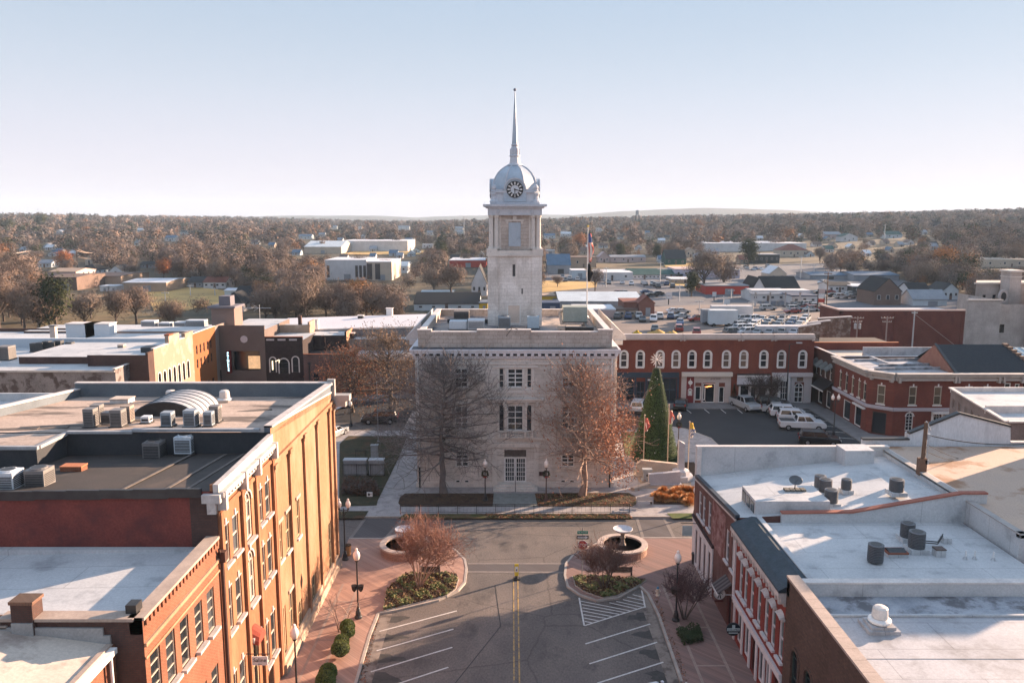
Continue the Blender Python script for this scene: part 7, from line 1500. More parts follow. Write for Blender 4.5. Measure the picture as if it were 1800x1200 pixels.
# ================================================================ TREES
bark = M('bark', (.085, .065, .055), (.13, .105, .09), 2, .95, rnd=.2); bark_pale = M('bark_pale', (.36, .25, .2), (.26, .18, .15), 2, .9)
bark_grey = M('bark_grey', (.125, .105, .098), (.18, .155, .145), 2, .95)
leaf_rust = M('rust_leaves', (.34, .12, .055), (.24, .09, .045), 1.5, .8, fine=.3); leaf_dry = M('dry_leaves', (.24, .15, .09), (.16, .10, .06), 1.5, .85, fine=.3)
class TB:
    """fast 3-sided twig builder"""
    def __init__(s): s.v = []; s.f = []
    def seg(s, a, b, r0, r1, n=3):
        d = b-a; L = d.length
        if L < 1e-5: return
        d = d/L; u = d.orthogonal().normalized(); w_ = d.cross(u); k = len(s.v)
        for c, r in ((a, r0), (b, r1)):
            for i in range(n):
                t = 2*math.pi*i/n; q = c+u*(math.cos(t)*r)+w_*(math.sin(t)*r); s.v.append((q.x, q.y, q.z))
        for i in range(n): j = (i+1) % n; s.f.append((k+i, k+j, k+n+j, k+n+i))
    def mesh(s, name, mat):
        me = bpy.data.meshes.new(name); me.from_pydata(s.v, [], s.f); me.materials.append(mat); me.update(); return me
def grow(tb, rng, p, d, L, r, depth, up=.08, split=3, wob=.16, tips=None, n=3, rmin=.008):
    steps = 4 if depth > 1 else 3; q = p.copy(); dd = d.copy(); k = 0
    for i in range(steps):
        dd = (dd+Vector((rng.gauss(0, wob), rng.gauss(0, wob), rng.gauss(0, wob)+up))).normalized(); q2 = q+dd*(L/steps)
        ra = max(rmin, r*(1-.75*i/steps)); rb = max(rmin, r*(1-.75*(i+1)/steps)); tb.seg(q, q2, ra, rb, 5 if depth > 2 else n)
        if depth > 0:
            for _ in range(split if i else max(1, split-1)):
                t = rng.random(); pp = q+(q2-q)*t; s_ = Vector((rng.gauss(0, 1), rng.gauss(0, 1), rng.gauss(0, .7)+.2)).normalized(); nd = (dd*.75+s_*.85).normalized()
                grow(tb, rng, pp, nd, L*rng.uniform(.42, .62), max(rmin, rb*.62), depth-1, up, split, wob, tips, n, rmin)
        q = q2
    if tips is not None and depth <= 1: tips.append(q.copy())
def big_tree(name, label, X, Y, H, Rc, zc0, seed, lat=60, leaves=None, lfmat=None, leafsel=None, rt=.3, top=.92, depth=2, barkm=None, group=None, droop=.0, rmin=.01, limbk=1.0, sp=3):
    rng = random.Random(seed); root = thing(name, label, 'tree', (X, Y, .1), group); tb = TB(); tr = TB(); tips = []
    p = Vector((0, 0, 0)); n_ = 12; pts = [p.copy()]
    for i in range(n_): p = p+Vector((rng.gauss(0, .09), rng.gauss(0, .09), H*top/n_)); pts.append(p.copy())
    for i in range(n_): tr.seg(pts[i], pts[i+1], rt*(1-.93*i/n_)*(1.35 if i == 0 else 1), rt*(1-.93*(i+1)/n_), 8)
    for k in range(lat):
        t = (k+rng.random())/lat; z = zc0+(H*top-zc0)*t**.9; i = min(n_-1, int(z/(H*top)*n_)); b = pts[i]+(pts[i+1]-pts[i])*(z/(H*top)*n_-i); a = k*2.399+rng.uniform(-.3, .3)
        prof = math.sin(math.pi*min(1, .28+.72*(t*.93+.05)))**.75; el = -.12-droop+.95*t; L = Rc*prof*rng.uniform(.75, 1.1)*limbk
        d = Vector((math.cos(a)*math.cos(el), math.sin(a)*math.cos(el), math.sin(el)))
        grow(tb, rng, b, d, max(.8, L), max(.025, rt*.42*(1-.75*t)), depth, .05, sp, .13, tips, 3, rmin)
    o = bpy.data.objects.new('trunk', tr.mesh('trunk', barkm or bark_grey)); COL.objects.link(o); o.parent = root
    c = bpy.data.objects.new('crown', tb.mesh('crown', barkm or bark_grey)); COL.objects.link(c); c.parent = root
    if leaves:
        v = []; f = []
        for t in tips:
            w_ = leafsel(t) if leafsel else 1
            for _ in range(leaves):
                if rng.random() > w_: continue
                q = t+Vector((rng.gauss(0, .28), rng.gauss(0, .28), rng.gauss(0, .25))); s_ = rng.uniform(.05, .1); k = len(v)
                a = Vector((rng.gauss(0, 1), rng.gauss(0, 1), rng.gauss(0, 1))).normalized()*s_; b = a.orthogonal().normalized()*s_
                v += [tuple(q-a), tuple(q+b), tuple(q+a), tuple(q-b)]; f.append((k, k+1, k+2, k+3))
        me = bpy.data.meshes.new('foliage'); me.from_pydata(v, [], f); me.materials.append(lfmat); lf = bpy.data.objects.new('foliage', me); COL.objects.link(lf); lf.parent = root
    return root
big_tree('bare_tree', 'tall bare grey tree in front of the left half of the courthouse', -6.8, 76.0, 14.0, 6.3, 3.6, 11, lat=70, rt=.33, droop=.12, rmin=.016, sp=2)
big_tree('oak_tree', 'bare spreading tree with rust leaves on its right side, in front of the courthouse', 6.9, 75.2, 13.2, 5.1, 3.7, 23, lat=72, leaves=16, sp=2, lfmat=leaf_rust, leafsel=lambda t: .75 if (1.6 < t.x < 4.4 and t.z < 8.5) else (.22 if .2 < t.x < 4.6 and t.z < 10 else .03), rt=.33, limbk=1.0, barkm=M('bark_tan', (.32, .215, .165), (.24, .17, .14), 2, .9), rmin=.014)
big_tree('oak_tree', 'leafy rust-brown tree immediately left of the courthouse at the back', -16.6, 106.5, 11.0, 6.2, 2.6, 31, lat=44, leaves=6, sp=2, lfmat=leaf_dry, leafsel=lambda t: .7 if t.z < 8 else .35, rt=.35, rmin=.016, barkm=bark)
big_tree('oak_tree', 'leafy brown tree behind the parked black SUV on the left', -22.5, 109.5, 8.6, 4.6, 2.2, 37, lat=40, leaves=8, sp=2, lfmat=leaf_rust, leafsel=lambda t: .5 if t.z < 7 else .2, rt=.28, rmin=.016, barkm=bark)
# multi-stemmed shrubs on the islands
def myrtle(label, X, Y, H, Rr, seed, m, lean=(0, 0), twm=None, stems=9, group=None, depth=2, split=3):
    rng = random.Random(seed); root = thing('bare_shrub', label, 'shrub', (X, Y, .16), group); tr = TB(); tb = TB()
    for k in range(stems):
        a = 2*math.pi*k/stems+rng.uniform(-.3, .3); el = rng.uniform(.95, 1.3); d = Vector((math.cos(a)*math.cos(el)+lean[0], math.sin(a)*math.cos(el)+lean[1], math.sin(el))).normalized(); p = Vector((math.cos(a)*.12, math.sin(a)*.12, 0))
        q = p
        for i in range(4):
            d = (d+Vector((rng.gauss(0, .06), rng.gauss(0, .06), .02))).normalized(); q2 = q+d*(H*.5/4); tr.seg(q, q2, .055*(1-.15*i), .055*(1-.15*(i+1)), 5); q = q2
        for j in range(4): grow(tb, rng, q, (d+Vector((rng.gauss(0, .45), rng.gauss(0, .45), .1))).normalized(), H*.5*rng.uniform(.8, 1.15), .028, depth, .05, split, .14, None, 3, .008)
    for nm, t_, mm in (('stem', tr, m), ('crown', tb, twm or m)):
        o = bpy.data.objects.new(nm, t_.mesh(nm, mm)); COL.objects.link(o); o.parent = root
    return root
X, Y = G(737, 1031, .16); myrtle('wide bare shrub with pale pink stems on the left island', X, Y, 4.3, 2.3, 5, bark_pale, (.18, .1), M('myrtle_twig', (.26, .13, .10), (.2, .11, .08), 2, .9), 11)
X, Y = G(1062, 1034, .16); myrtle('bare brown shrub beside the bench on the right island', X, Y, 3.1, 1.6, 8, bark, (0, 0), M('twig_brown', (.13, .07, .055), (.17, .1, .08), 2, .9), 8)
X, Y = G(1203, 1086, .16); myrtle('thin bare plum-coloured shrub beside the shaded lamp', X, Y, 2.8, .9, 9, bark, (0, 0), M('twig_plum', (.09, .05, .05)), 6)
X, Y = G(598, 1108, .16); myrtle('thin pale bare sapling among the boxwood balls', X, Y, 2.4, .7, 10, bark_pale, (0, 0), bark_pale, 3, depth=1, split=1)
# leaf-built plants
def leafball(mb, rng, c, rx, ry, rz, n, s0, s1, shell=.75):
    for _ in range(n):
        a = rng.uniform(0, 2*math.pi); u = rng.uniform(-.35, 1); r_ = shell+(1-shell)*rng.random(); h = math.sqrt(max(0, 1-u*u))
        q = Vector((c[0]+rx*h*math.cos(a)*r_, c[1]+ry*h*math.sin(a)*r_, c[2]+rz*u*r_)); s_ = rng.uniform(s0, s1); t = Vector((rng.gauss(0, 1), rng.gauss(0, 1), rng.gauss(0, 1))).normalized(); b = t.orthogonal().normalized()
        mb.quad(tuple(q-t*s_), tuple(q+b*s_), tuple(q+t*s_), tuple(q-b*s_))
box_m = M('boxwood_leaves', (.075, .105, .022), (.13, .14, .035), 3, .8, fine=.4)
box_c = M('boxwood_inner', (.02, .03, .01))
rng = random.Random(77)
for px, py, r_, lab in ((611, 1113, .50, 'small round clipped boxwood ball at the far end of the left row'), (612, 1122, .46, 'round boxwood ball second from the far end of the left row'), (601, 1139, .48, 'round boxwood ball third from the far end of the left row'), (599, 1155, .58, 'biggest round boxwood ball with dark shaded front on the left pavement'), (577, 1196, .55, 'round boxwood ball at the bottom edge of the photo'), (573, 1212, .6, 'boxwood ball cut off by the bottom edge of the photo')):
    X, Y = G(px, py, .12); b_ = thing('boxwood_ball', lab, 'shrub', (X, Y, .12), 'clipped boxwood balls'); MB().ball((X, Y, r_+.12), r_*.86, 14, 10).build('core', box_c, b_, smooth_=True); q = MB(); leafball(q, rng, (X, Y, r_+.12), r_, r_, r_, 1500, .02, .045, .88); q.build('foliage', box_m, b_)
# ground cover on the islands (uncountable)
def cover(name, poly, n, z, s0, s1, h, mats, seed, dens=None):
    rng = random.Random(seed); q = MB(); xs_ = [p[0] for p in poly]; ys_ = [p[1] for p in poly]; k = 0
    def inside(x, y):
        c = False
        for i in range(len(poly)):
            x1, y1 = poly[i]; x2, y2 = poly[i-1]
            if (y1 > y) != (y2 > y) and x < (x2-x1)*(y-y1)/(y2-y1)+x1: c = not c
        return c
    while k < n:
        x, y = rng.uniform(min(xs_), max(xs_)), rng.uniform(min(ys_), max(ys_))
        if not inside(x, y): continue
        k += 1; cl = math.sin(x*3.1+seed)*math.sin(y*2.7)+.5*math.sin(x*7+y*5)
        if dens and rng.random() > dens(cl): continue
        q.k = (0 if cl > .1 else 1) if len(mats) > 1 else 0
        if rng.random() < .28: q.k = len(mats)-1
        s_ = rng.uniform(s0, s1); zz = z+rng.uniform(.0, h)*(.7+.3*cl); t = Vector((rng.gauss(0, 1), rng.gauss(0, 1), rng.gauss(0, .5))).normalized(); b = Vector((0, 0, 1)).cross(t)+Vector((0, 0, rng.gauss(0, .4))); b.normalize()
        q.quad((x-t.x*s_, y-t.y*s_, zz-t.z*s_), (x+b.x*s_, y+b.y*s_, zz+b.z*s_), (x+t.x*s_, y+t.y*s_, zz+t.z*s_), (x-b.x*s_, y-b.y*s_, zz-b.z*s_))
    o = q.build(name, mats); tag(o, kind='stuff'); return o
gcg = M('groundcover_green', (.10, .13, .045), (.15, .16, .06), 3, .85, fine=.3); gcy = M('groundcover_straw', (.28, .20, .09), (.2, .14, .07), 3, .9, fine=.3); gcb = M('groundcover_brown', (.12, .06, .035), (.08, .045, .03), 3, .9, fine=.3)
cover('ground_cover', lbed, 9000, .17, .04, .10, .28, [gcg, gcb, gcy], 3)
cover('ground_cover', rbed, 7000, .17, .04, .09, .25, [gcg, gcb, gcy], 5)
cover('fallen_leaves', GL([(940, 868), (1035, 867), (1105, 867), (1117, 872), (1119, 884), (1112, 889), (945, 889)], .14), 3800, .175, .03, .07, .03, [leaf_rust, gcg, gcy], 6, lambda c: .8 if c > -.2 else .3)
cover('fallen_leaves', GL([(850, 903), (1106, 903), (1112, 911), (860, 911)], .14), 3500, .175, .03, .07, .03, [leaf_rust, gcb, gcg], 7)
cover('fallen_leaves', GL([(703, 868), (868, 868), (866, 889), (705, 889)], .14), 900, .175, .03, .06, .02, [gcb, dirt], 8)
cover('dry_leaves', [(G(1145, 1040)[0], G(1145, 1040)[1]), (G(1152, 1040)[0], G(1152, 1040)[1]), G(1212, 1200), G(1200, 1200)], 260, .13, .03, .06, .01, [leaf_rust, gcb], 12)
cover('dry_leaves', [G(655, 1090), G(667, 1085), G(642, 1200), G(628, 1200)], 300, .02, .03, .06, .02, [leaf_rust, gcb], 13)
cover('shaded_shrubs', GL([(600, 872), (668, 872), (660, 850), (604, 846)], .14), 2600, .2, .05, .12, .9, [M('grey_brown_shrub', (.10, .08, .07), (.07, .055, .05), 2, .9), gcb], 14)
cover('planter_leaves', [(X_, Y_) for X_, Y_ in (G(1188, 1112, .12), G(1228, 1104, .12), G(1236, 1128, .12), G(1202, 1134, .12))], 1700, .15, .04, .09, .55, [M('dark_planter_green', (.03, .05, .02), (.05, .06, .025), 3, .9)], 15)
cover('basin_plants', [(-8.6+1.45*math.cos(a*.5)*.99, 61.5+1.45*math.sin(a*.5)) for a in range(12)], 1500, .45, .05, .1, .3, [gcb, M('grey_brown_shrub', (.1, .08, .07))], 16)
# ornamental grasses: orange clumps
og = M('orange_grass', (.52, .26, .09), (.42, .19, .07), 4, .85, fine=.35); ogd = M('orange_grass_base', (.14, .075, .04))
rng = random.Random(5); gp = [(1154, 876), (1166, 866), (1161, 879), (1170, 881), (1186, 880), (1190, 868), (1200, 866), (1209, 867), (1203, 880), (1213, 878), (1196, 874), (1218, 868), (1182, 872), (1211, 887)]
pos_txt = ['farthest left', 'tallest on the left', 'low front left', 'low second from left', 'front middle', 'back middle with pale tips', 'back right of middle', 'back right', 'front right of middle', 'front right', 'central', 'farthest right at the back', 'left of middle', 'nearest the globe lamp']
for (px, py), t in zip(gp, pos_txt):
    X, Y = G(px, py, .14); g_ = thing('ornamental_grass', 'orange ornamental grass clump, '+t+' in the bed beside the maroon building', 'grass clump', (X, Y, .15), 'orange ornamental grasses'); q = MB(); q2 = MB(); rr = rng.uniform(.5, .68)
    for _ in range(520):
        a = rng.uniform(0, 2*math.pi); e_ = rng.uniform(0, 1)**.6*1.25; L_ = rr*rng.uniform(.85, 1.15)*1.15; d = Vector((math.cos(a)*math.sin(e_), math.sin(a)*math.sin(e_), math.cos(e_))); b = Vector((-math.sin(a), math.cos(a), 0))*.016
        p0 = Vector((X, Y, .15))+d*.08; p1 = p0+d*L_*.6; p2 = p0+d*L_+Vector((0, 0, -.12*e_)); q.quad(tuple(p0-b), tuple(p0+b), tuple(p1+b*1.6), tuple(p1-b*1.6)); q.quad(tuple(p1-b*1.6), tuple(p1+b*1.6), tuple(p2+b*.6), tuple(p2-b*.6))
    q.build('blades', og, g_); MB().lathe([(.2, .15), (.3, .3), (.1, .4)], (X, Y), 8).build('base', ogd, g_)
# hedge of brown shrubs behind the tree, east side
for i, (px, py, r_, lab) in enumerate([(1098, 752, .9, 'brown shrub nearest the courthouse corner in the short hedge'), (1108, 752, .85, 'brown shrub second in the short hedge behind the courthouse corner'), (1118, 752, .9, 'brown shrub third in the short hedge, next to the Christmas tree')]):
    X, Y = G(px, py, .14); b_ = thing('brown_shrub', lab, 'shrub', (X, Y, .14), 'short brown hedge'); q = MB(); leafball(q, rng, (X, Y, r_*.9), r_, r_, r_, 1200, .04, .09, .5); q.build('foliage', M('hedge_brown', (.20, .10, .06), (.14, .08, .05), 3, .9, fine=.3), b_); MB().tube((X, Y, .1), (X, Y, .6), .08).build('stem', bark, b_)
X, Y = G(1290, 716, .12)
for px, h, lab in ((1289, 2.8, 'slim dark green conifer between the cream shop and the script signboard'),):
    X, Y = G(px, 708, .12); c_ = thing('small_conifer', lab, 'conifer', (X, Y, .12)); q = MB()
    for _ in range(1500):
        t = rng.random(); r_ = .62*(1-t)*rng.uniform(.5, 1); a = rng.uniform(0, 6.28); z = .3+h*t; s_ = .07; q.quad((X+r_*math.cos(a), Y+r_*math.sin(a), z), (X+r_*math.cos(a)+s_, Y+r_*math.sin(a), z-s_), (X+r_*math.cos(a), Y+r_*math.sin(a)+s_, z-s_*.5))
    q.build('foliage', M('conifer_green', (.035, .05, .025), (.06, .06, .03), 3, .9), c_); MB().tube((X, Y, .1), (X, Y, .6), .08).build('trunk', bark, c_)
X, Y = G(1345, 722, .12); myrtle('dark bushy leafless tree in front of the white bay window', X, Y, 4.6, 2, 21, bark, (0, 0), M('twig_dark', (.05, .035, .03)), 8)
# Christmas tree: cone of small needles clumps with star
X, Y = G(1150, 806, .13); ctz = 10.4; cr0 = 2.6; xt = thing('christmas_tree', 'tall cone-shaped Christmas tree with a starburst on top in front of the red row', 'christmas tree', (X, Y, .13)); q = MB(); rng = random.Random(12); CT = (X, Y)
def cr_(t): return (cr0*(1-.86*t)) if t > .09 else cr0*(.93+.7*t)
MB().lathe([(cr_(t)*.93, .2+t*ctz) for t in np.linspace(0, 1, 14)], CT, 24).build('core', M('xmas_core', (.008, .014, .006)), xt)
for _ in range(36000):
    t = 1-math.sqrt(rng.random()); t = max(0, min(1, t)); a = rng.uniform(0, 2*math.pi); row = .06*math.sin(t*150); r_ = cr_(t)*(1+row*.6+rng.uniform(-.05, .04)); z = .2+t*ctz+rng.uniform(-.05, .05)
    p = Vector((X+r_*math.cos(a), Y+r_*math.sin(a), z)); s_ = rng.uniform(.04, .085); o_ = Vector((math.cos(a), math.sin(a), rng.uniform(-.6, .2))); sd = Vector((-math.sin(a), math.cos(a), rng.gauss(0, .3)))
    q.quad(tuple(p-sd*s_*.5), tuple(p+o_*s_*1.3), tuple(p+sd*s_*.5), tuple(p-o_*s_*.2+Vector((0, 0, s_))))
q.build('needles', M('xmas_needles', (.035, .07, .022), (.06, .10, .03), 2.5, .85, fine=.4), xt)
q = MB(); zz = .2+ctz+.95
for k in range(12):
    a = 2*math.pi*k/12; d = Vector((math.cos(a), 0, math.sin(a))); s_ = Vector((-math.sin(a), 0, math.cos(a))); c_ = Vector((X, Y, zz)); q.quad(tuple(c_+d*.12), tuple(c_+d*.5+s_*.07), tuple(c_+d*.8), tuple(c_+d*.5-s_*.07)); q.quad(tuple(c_+d*.12+Vector((0, .05, 0))), tuple(c_+d*.5-s_*.07+Vector((0, .05, 0))), tuple(c_+d*.8+Vector((0, .05, 0))), tuple(c_+d*.5+s_*.07+Vector((0, .05, 0))))
q.ball((X, Y, zz), .14, 10, 6); star = q.build('star', M('star_pale', (.75, .66, .6), rough=.5), xt); MB().tube((X, Y, .2+ctz-.1), (X, Y, zz), .06).build('star_pole', dark_metal, star)
MB().lathe([(cr0*1.02, .13), (cr0*1.0, .3)], CT, 30).build('skirt', dark_metal, xt)
q = MB()
for _ in range(16):
    t = rng.uniform(.05, .95); a = rng.uniform(3.3, 6.1); r_ = cr_(t)*1.03; q.ball((X+r_*math.cos(a), Y+r_*math.sin(a), .2+t*ctz), .05, 6, 4)
q.build('bauble', M('bauble', (.6, .6, .55), rough=.3), xt)
# ================================================================ TOWN BEYOND THE SQUARE
PROT = []      # (x0,x1,y0,y1,Y) picture boxes that trees nearer than Y must not hide
tw_win = glassy('town_glass', (.03, .035, .045), .2)
def tcol(n, c, c2=None): return M('town_'+n, c, c2 or tuple(v*.82 for v in c), .3, .8)
TC = dict(white=tcol('white', (.58, .57, .58)), cream=tcol('cream', (.50, .42, .34)), tan=tcol('tan', (.38, .28, .21)), brown=tcol('brown', (.16, .11, .09)), brick=tcol('brick', (.20, .09, .07)), pink=tcol('pink', (.50, .38, .36)), lilac=tcol('lilac', (.42, .42, .52)), red=tcol('red', (.42, .045, .03)), navy=tcol('navy', (.03, .06, .12)), blue=tcol('blue', (.09, .15, .22)), yellow=tcol('yellow', (.55, .36, .03)), dark=tcol('dark', (.03, .034, .038)), green=tcol('green', (.03, .09, .08)), grey=tcol('grey', (.26, .28, .31)), pale=tcol('pale', (.50, .56, .60)), roofw=tcol('roof_white', (.62, .63, .66)), rust=tcol('rust', (.2, .07, .05)), black=tcol('black', (.015, .016, .018)))
def bld(name, label, x0, x1, yb, yt, depth, wall_c, roof_c, kind='flat', roofh=None, wins=0, lit=None, group=None, door=True, protect=True, east=None, over=.25, cat='building'):
    """front wall seen from the camera between picture x0..x1, foot at yb, eave at yt; built at its true distance"""
    X0, Y, Z = GT(x0, yb); X1 = PY(x1, yb, Y)[0]; _, Zt = PY(x0, yt, Y); H = max(1.8, Zt-Z); W = X1-X0
    r = thing(name, label, cat, ((X0+X1)/2, Y+depth/2, Z), group); zb = Z-2.5
    q = MB()
    if kind in ('flat',): q.box(X0, X1, Y, Y+depth, zb, Z+H)
    elif kind == 'gx':    # ridge along x
        rh = roofh or depth*.28; q.box(X0, X1, Y, Y+depth, zb, Z+H); q.extr([(Y, Z+H), (Y+depth, Z+H), (Y+depth/2, Z+H+rh)], 'x', X0, X1)
    elif kind == 'gy':
        rh = roofh or W*.32; q.box(X0, X1, Y, Y+depth, zb, Z+H); q.extr([(X0, Z+H), (X1, Z+H), ((X0+X1)/2, Z+H+rh)], 'y', Y, Y+depth)
    elif kind == 'hip': q.box(X0, X1, Y, Y+depth, zb, Z+H)
    q.build('wall', TC[wall_c], r)
    q = MB(); o = over
    if kind == 'flat': q.box(X0-.1, X1+.1, Y-.1, Y+depth+.1, Z+H, Z+H+.35)
    elif kind == 'gx':
        s_ = rh/(depth/2)
        for sg in (0, 1):
            ya, yb_ = (Y-o, Y+depth/2) if sg == 0 else (Y+depth+o, Y+depth/2); q.extr([(ya, Z+H-o*s_+.03), (ya, Z+H-o*s_+.18), (yb_, Z+H+rh+.18), (yb_, Z+H+rh+.03)], 'x', X0-o, X1+o)
    elif kind == 'gy':
        s_ = rh/(W/2); xm = (X0+X1)/2
        for xa in (X0-o, X1+o): q.extr([(xa, Z+H-o*s_+.03), (xa, Z+H-o*s_+.18), (xm, Z+H+rh+.18), (xm, Z+H+rh+.03)], 'y', Y-o, Y+depth+o)
    elif kind == 'hip':
        rh = roofh or min(W, depth)*.25; a = [(X0-o, Y-o), (X1+o, Y-o), (X1+o, Y+depth+o), (X0-o, Y+depth+o)]; k = min(W, depth)*.48; b = [(X0+k, Y+k), (X1-k, Y+k), (X1-k, Y+depth-k), (X0+k, Y+depth-k)]
        n = len(q.v); q.v += [(x, y, Z+H) for x, y in a]+[(x, y, Z+H+rh) for x, y in b]
        for f in ((0, 1, 5, 4), (1, 2, 6, 5), (2, 3, 7, 6), (3, 0, 4, 7), (4, 5, 6, 7), (3, 2, 1, 0)): q.f.append(tuple(n+i for i in f)); q.m.append(0)
    q.build('roof', TC[roof_c], r)
    if wins:
        ww = min(1.1, W/wins*.5); rows = 2 if H > 5.5 else 1
        for i in range(wins):
            for rr in range(rows):
                xc_ = X0+W*(i+.5)/wins; zc_ = Z+H*(.25+.5*rr if rows == 2 else .42); f = MB().box(xc_-ww/2, xc_+ww/2, Y-.06, Y, zc_, zc_+min(1.5, H*.32)).build('window', TC['white'], r); MB().box(xc_-ww/2+.1, xc_+ww/2-.1, Y-.08, Y-.06, zc_+.08, zc_+min(1.5, H*.32)-.08).build('pane', tw_win, f)
        if door: MB().box(X0+W*.5-.45, X0+W*.5+.45, Y-.07, Y, Z, Z+2.0).build('door', TC['brown'], r)
        nE = max(1, int(depth/4))
        for i in range(nE):
            yc_ = Y+depth*(i+.5)/nE; MB().box(X1, X1+.06, yc_-.5, yc_+.5, Z+H*.4, Z+H*.4+1.2).build('window', tw_win, r)
    else:
        MB().box(X0+W*.45, X0+W*.45+min(3, W*.3), Y-.06, Y, Z, Z+min(2.6, H*.7)).build('door', TC['grey' if wall_c != 'grey' else 'dark'], r)
    if protect:
        yr = PROJ(X0, Y, Z+H+(roofh or 2))[1]; PROT.append((x0, x1, min(yt, yr), yb, Y))
    return r
B = bld
B('warehouse', 'far white metal hall with pale green hipped end left of the clock tower', 535, 600, 446, 434, 45, 'cream', 'pale', 'gx', 4)
B('warehouse', 'long far white metal hall on the hillside left of the clock tower', 600, 717, 442, 424, 50, 'white', 'roofw', wins=0)
w_ = B('office_building', 'white modern block with tall slit windows and a sunlit end wall', 572, 645, 492, 458, 26, 'white', 'roofw')
X0, Y0, Z0 = GT(572, 492)
for px in (627, 634, 641, 577): X_ = PY(px, 480, Y0)[0]; MB().box(X_-.6, X_+.6, Y0-.1, Y0, Z0+1.2, Z0+6.5).build('window', tw_win, w_)
B('office_building', 'white wing with deep dark bays beside the modern white block', 646, 689, 493, 461, 30, 'cream', 'roofw')
X0, Y0, Z0 = GT(646, 493); wing = [o for o in bpy.data.objects if o.get('label', '').startswith('white wing')][0]
for px in (650, 664): X_ = PY(px, 480, Y0)[0]; MB().box(X_-1.1, X_+1.1, Y0-.1, Y0, Z0+.5, Z0+7.5).build('window', tw_win, wing)
B('house', 'small cream shed with shallow roof at the far left', 86, 134, 490, 478, 18, 'pink', 'tan', 'gx', 1.2, wins=3)
B('house', 'pale house with big dark hipped roof at the left', 136, 172, 484, 475, 14, 'pale', 'black', 'hip', 2.8, wins=3)
B('warehouse', 'low brown workshop with a blue awning at the left', 86, 136, 510, 488, 22, 'brown', 'brown', 'gx', .6)
B('warehouse', 'long tan warehouse with sunlit end at the left', 137, 213, 502, 486, 26, 'tan', 'brown', 'gx', .5)
B('warehouse', 'cream box building with blue-white roof beside the gold field', 218, 293, 513, 497, 22, 'tan', 'roofw', 'gx', .7)
B('house', 'white gabled house behind the tan warehouse', 192, 215, 484, 476, 11, 'pale', 'dark', 'gy', 2.4, wins=2)
B('house', 'dark roofed white house left of the gold field pole', 330, 356, 506, 496, 10, 'grey', 'dark', 'gx', 1.8, wins=3)
B('house', 'white house with rust roof right of the gold field', 358, 397, 507, 496, 10, 'white', 'rust', 'gx', 1.8, wins=4)
B('house', 'white house with a broad black hipped roof above the left trees', 384, 428, 548, 536, 14, 'white', 'black', 'hip', 3.5, wins=3)
B('house', 'second black roofed house behind the hipped one at the left', 412, 446, 528, 519, 12, 'pale', 'black', 'gx', 2.5, wins=3)
B('house', 'tiny white house far up the slope at the left', 66, 90, 470, 463, 9, 'pale', 'grey', 'gx', 1.8, wins=2)
B('house', 'pair-gabled white house by the orange tree at the left', 150, 164, 466, 455, 9, 'cream', 'brown', 'gy', 2.2, wins=1)
B('house', 'grey shed house in the woods left of the hall', 246, 272, 471, 465, 10, 'grey', 'dark', 'gx', 1.5, wins=2)
B('house', 'pale blue house on the wooded hill at the left', 290, 308, 424, 418, 12, 'pale', 'blue', 'gx', 2.5, wins=2)
B('house', 'blue-roofed house among trees left of the white hall', 525, 548, 420, 415, 12, 'pale', 'blue', 'gx', 2, wins=2)
B('garage', 'two small white garages beside the tan warehouse', 176, 190, 512, 506, 6, 'white', 'roofw')
B('garage', 'small white box garage between warehouse and cream box building', 192, 205, 512, 505, 6, 'white', 'roofw')
B('garage', 'row of pale car ports in the park at the left', 395, 420, 520, 512, 8, 'pale', 'roofw', 'gx', .6)
B('store', 'long shop with red fascia and sunlit end left of the clock tower', 790, 853, 470, 458, 30, 'red', 'roofw')
B('house', 'tall white clapboard house with black gabled roof left of the clock tower', 829, 856, 520, 498, 16, 'white', 'black', 'gy', 6, wins=3)
B('store', 'long black hip roofed store with pale wall behind the courthouse', 728, 842, 546, 534, 18, 'pale', 'black', 'gx', 2.6, wins=5)
B('store', 'yellow walled kiosk left of the clock tower', 842, 857, 546, 533, 8, 'yellow', 'grey')
B('house', 'low grey roofed shed with white door row left of the clock tower', 740, 796, 525, 516, 10, 'pale', 'pale', 'gx', .6, wins=6)
B('house', 'pale gabled house among trees left of the tower', 690, 716, 480, 468, 12, 'pale', 'pale', 'gx', 2, wins=2)
B('warehouse', 'dark blue roofed warehouse right of the clock tower', 962, 1003, 482, 466, 20, 'grey', 'blue', 'gx', 5, wins=0)
B('warehouse', 'tan open-sided shed right of the dark blue warehouse', 1004, 1048, 470, 453, 16, 'tan', 'brown', wins=2)
B('warehouse', 'small white box on the far slope right of the tower', 956, 975, 447, 440, 10, 'white', 'roofw')
B('house', 'pink gabled hall among the far trees right of the flagpole', 1052, 1072, 461, 452, 12, 'pink', 'pink', 'gy', 3.2, wins=2)
B('warehouse', 'long low pinkish shed beside the pink gabled hall', 1073, 1135, 461, 452, 16, 'pink', 'grey', 'gx', 1, wins=4)
B('house', 'dark green shop with a pale oval sign among the far streets', 1170, 1206, 466, 455, 14, 'green', 'dark', 'gx', 5, wins=3)
B('store', 'long white flat store with pink-lit roof right of the flagpole', 1040, 1112, 493, 480, 22, 'white', 'roofw', wins=3)
B('store', 'small pale blue shop with white sign right of the tower', 1004, 1030, 490, 476, 12, 'pale', 'roofw')
B('store', 'white dining hall with a row of dark windows and dark green roof', 1106, 1160, 491, 483, 18, 'white', 'green', 'gx', 2.2, wins=8)
B('store', 'green roofed shop right of the white dining hall', 1160, 1200, 489, 482, 16, 'grey', 'green', 'gx', 1.6, wins=2)
B('store', 'lilac strip of shops with big blue windows', 1186, 1265, 489, 474, 18, 'lilac', 'pink', wins=6)
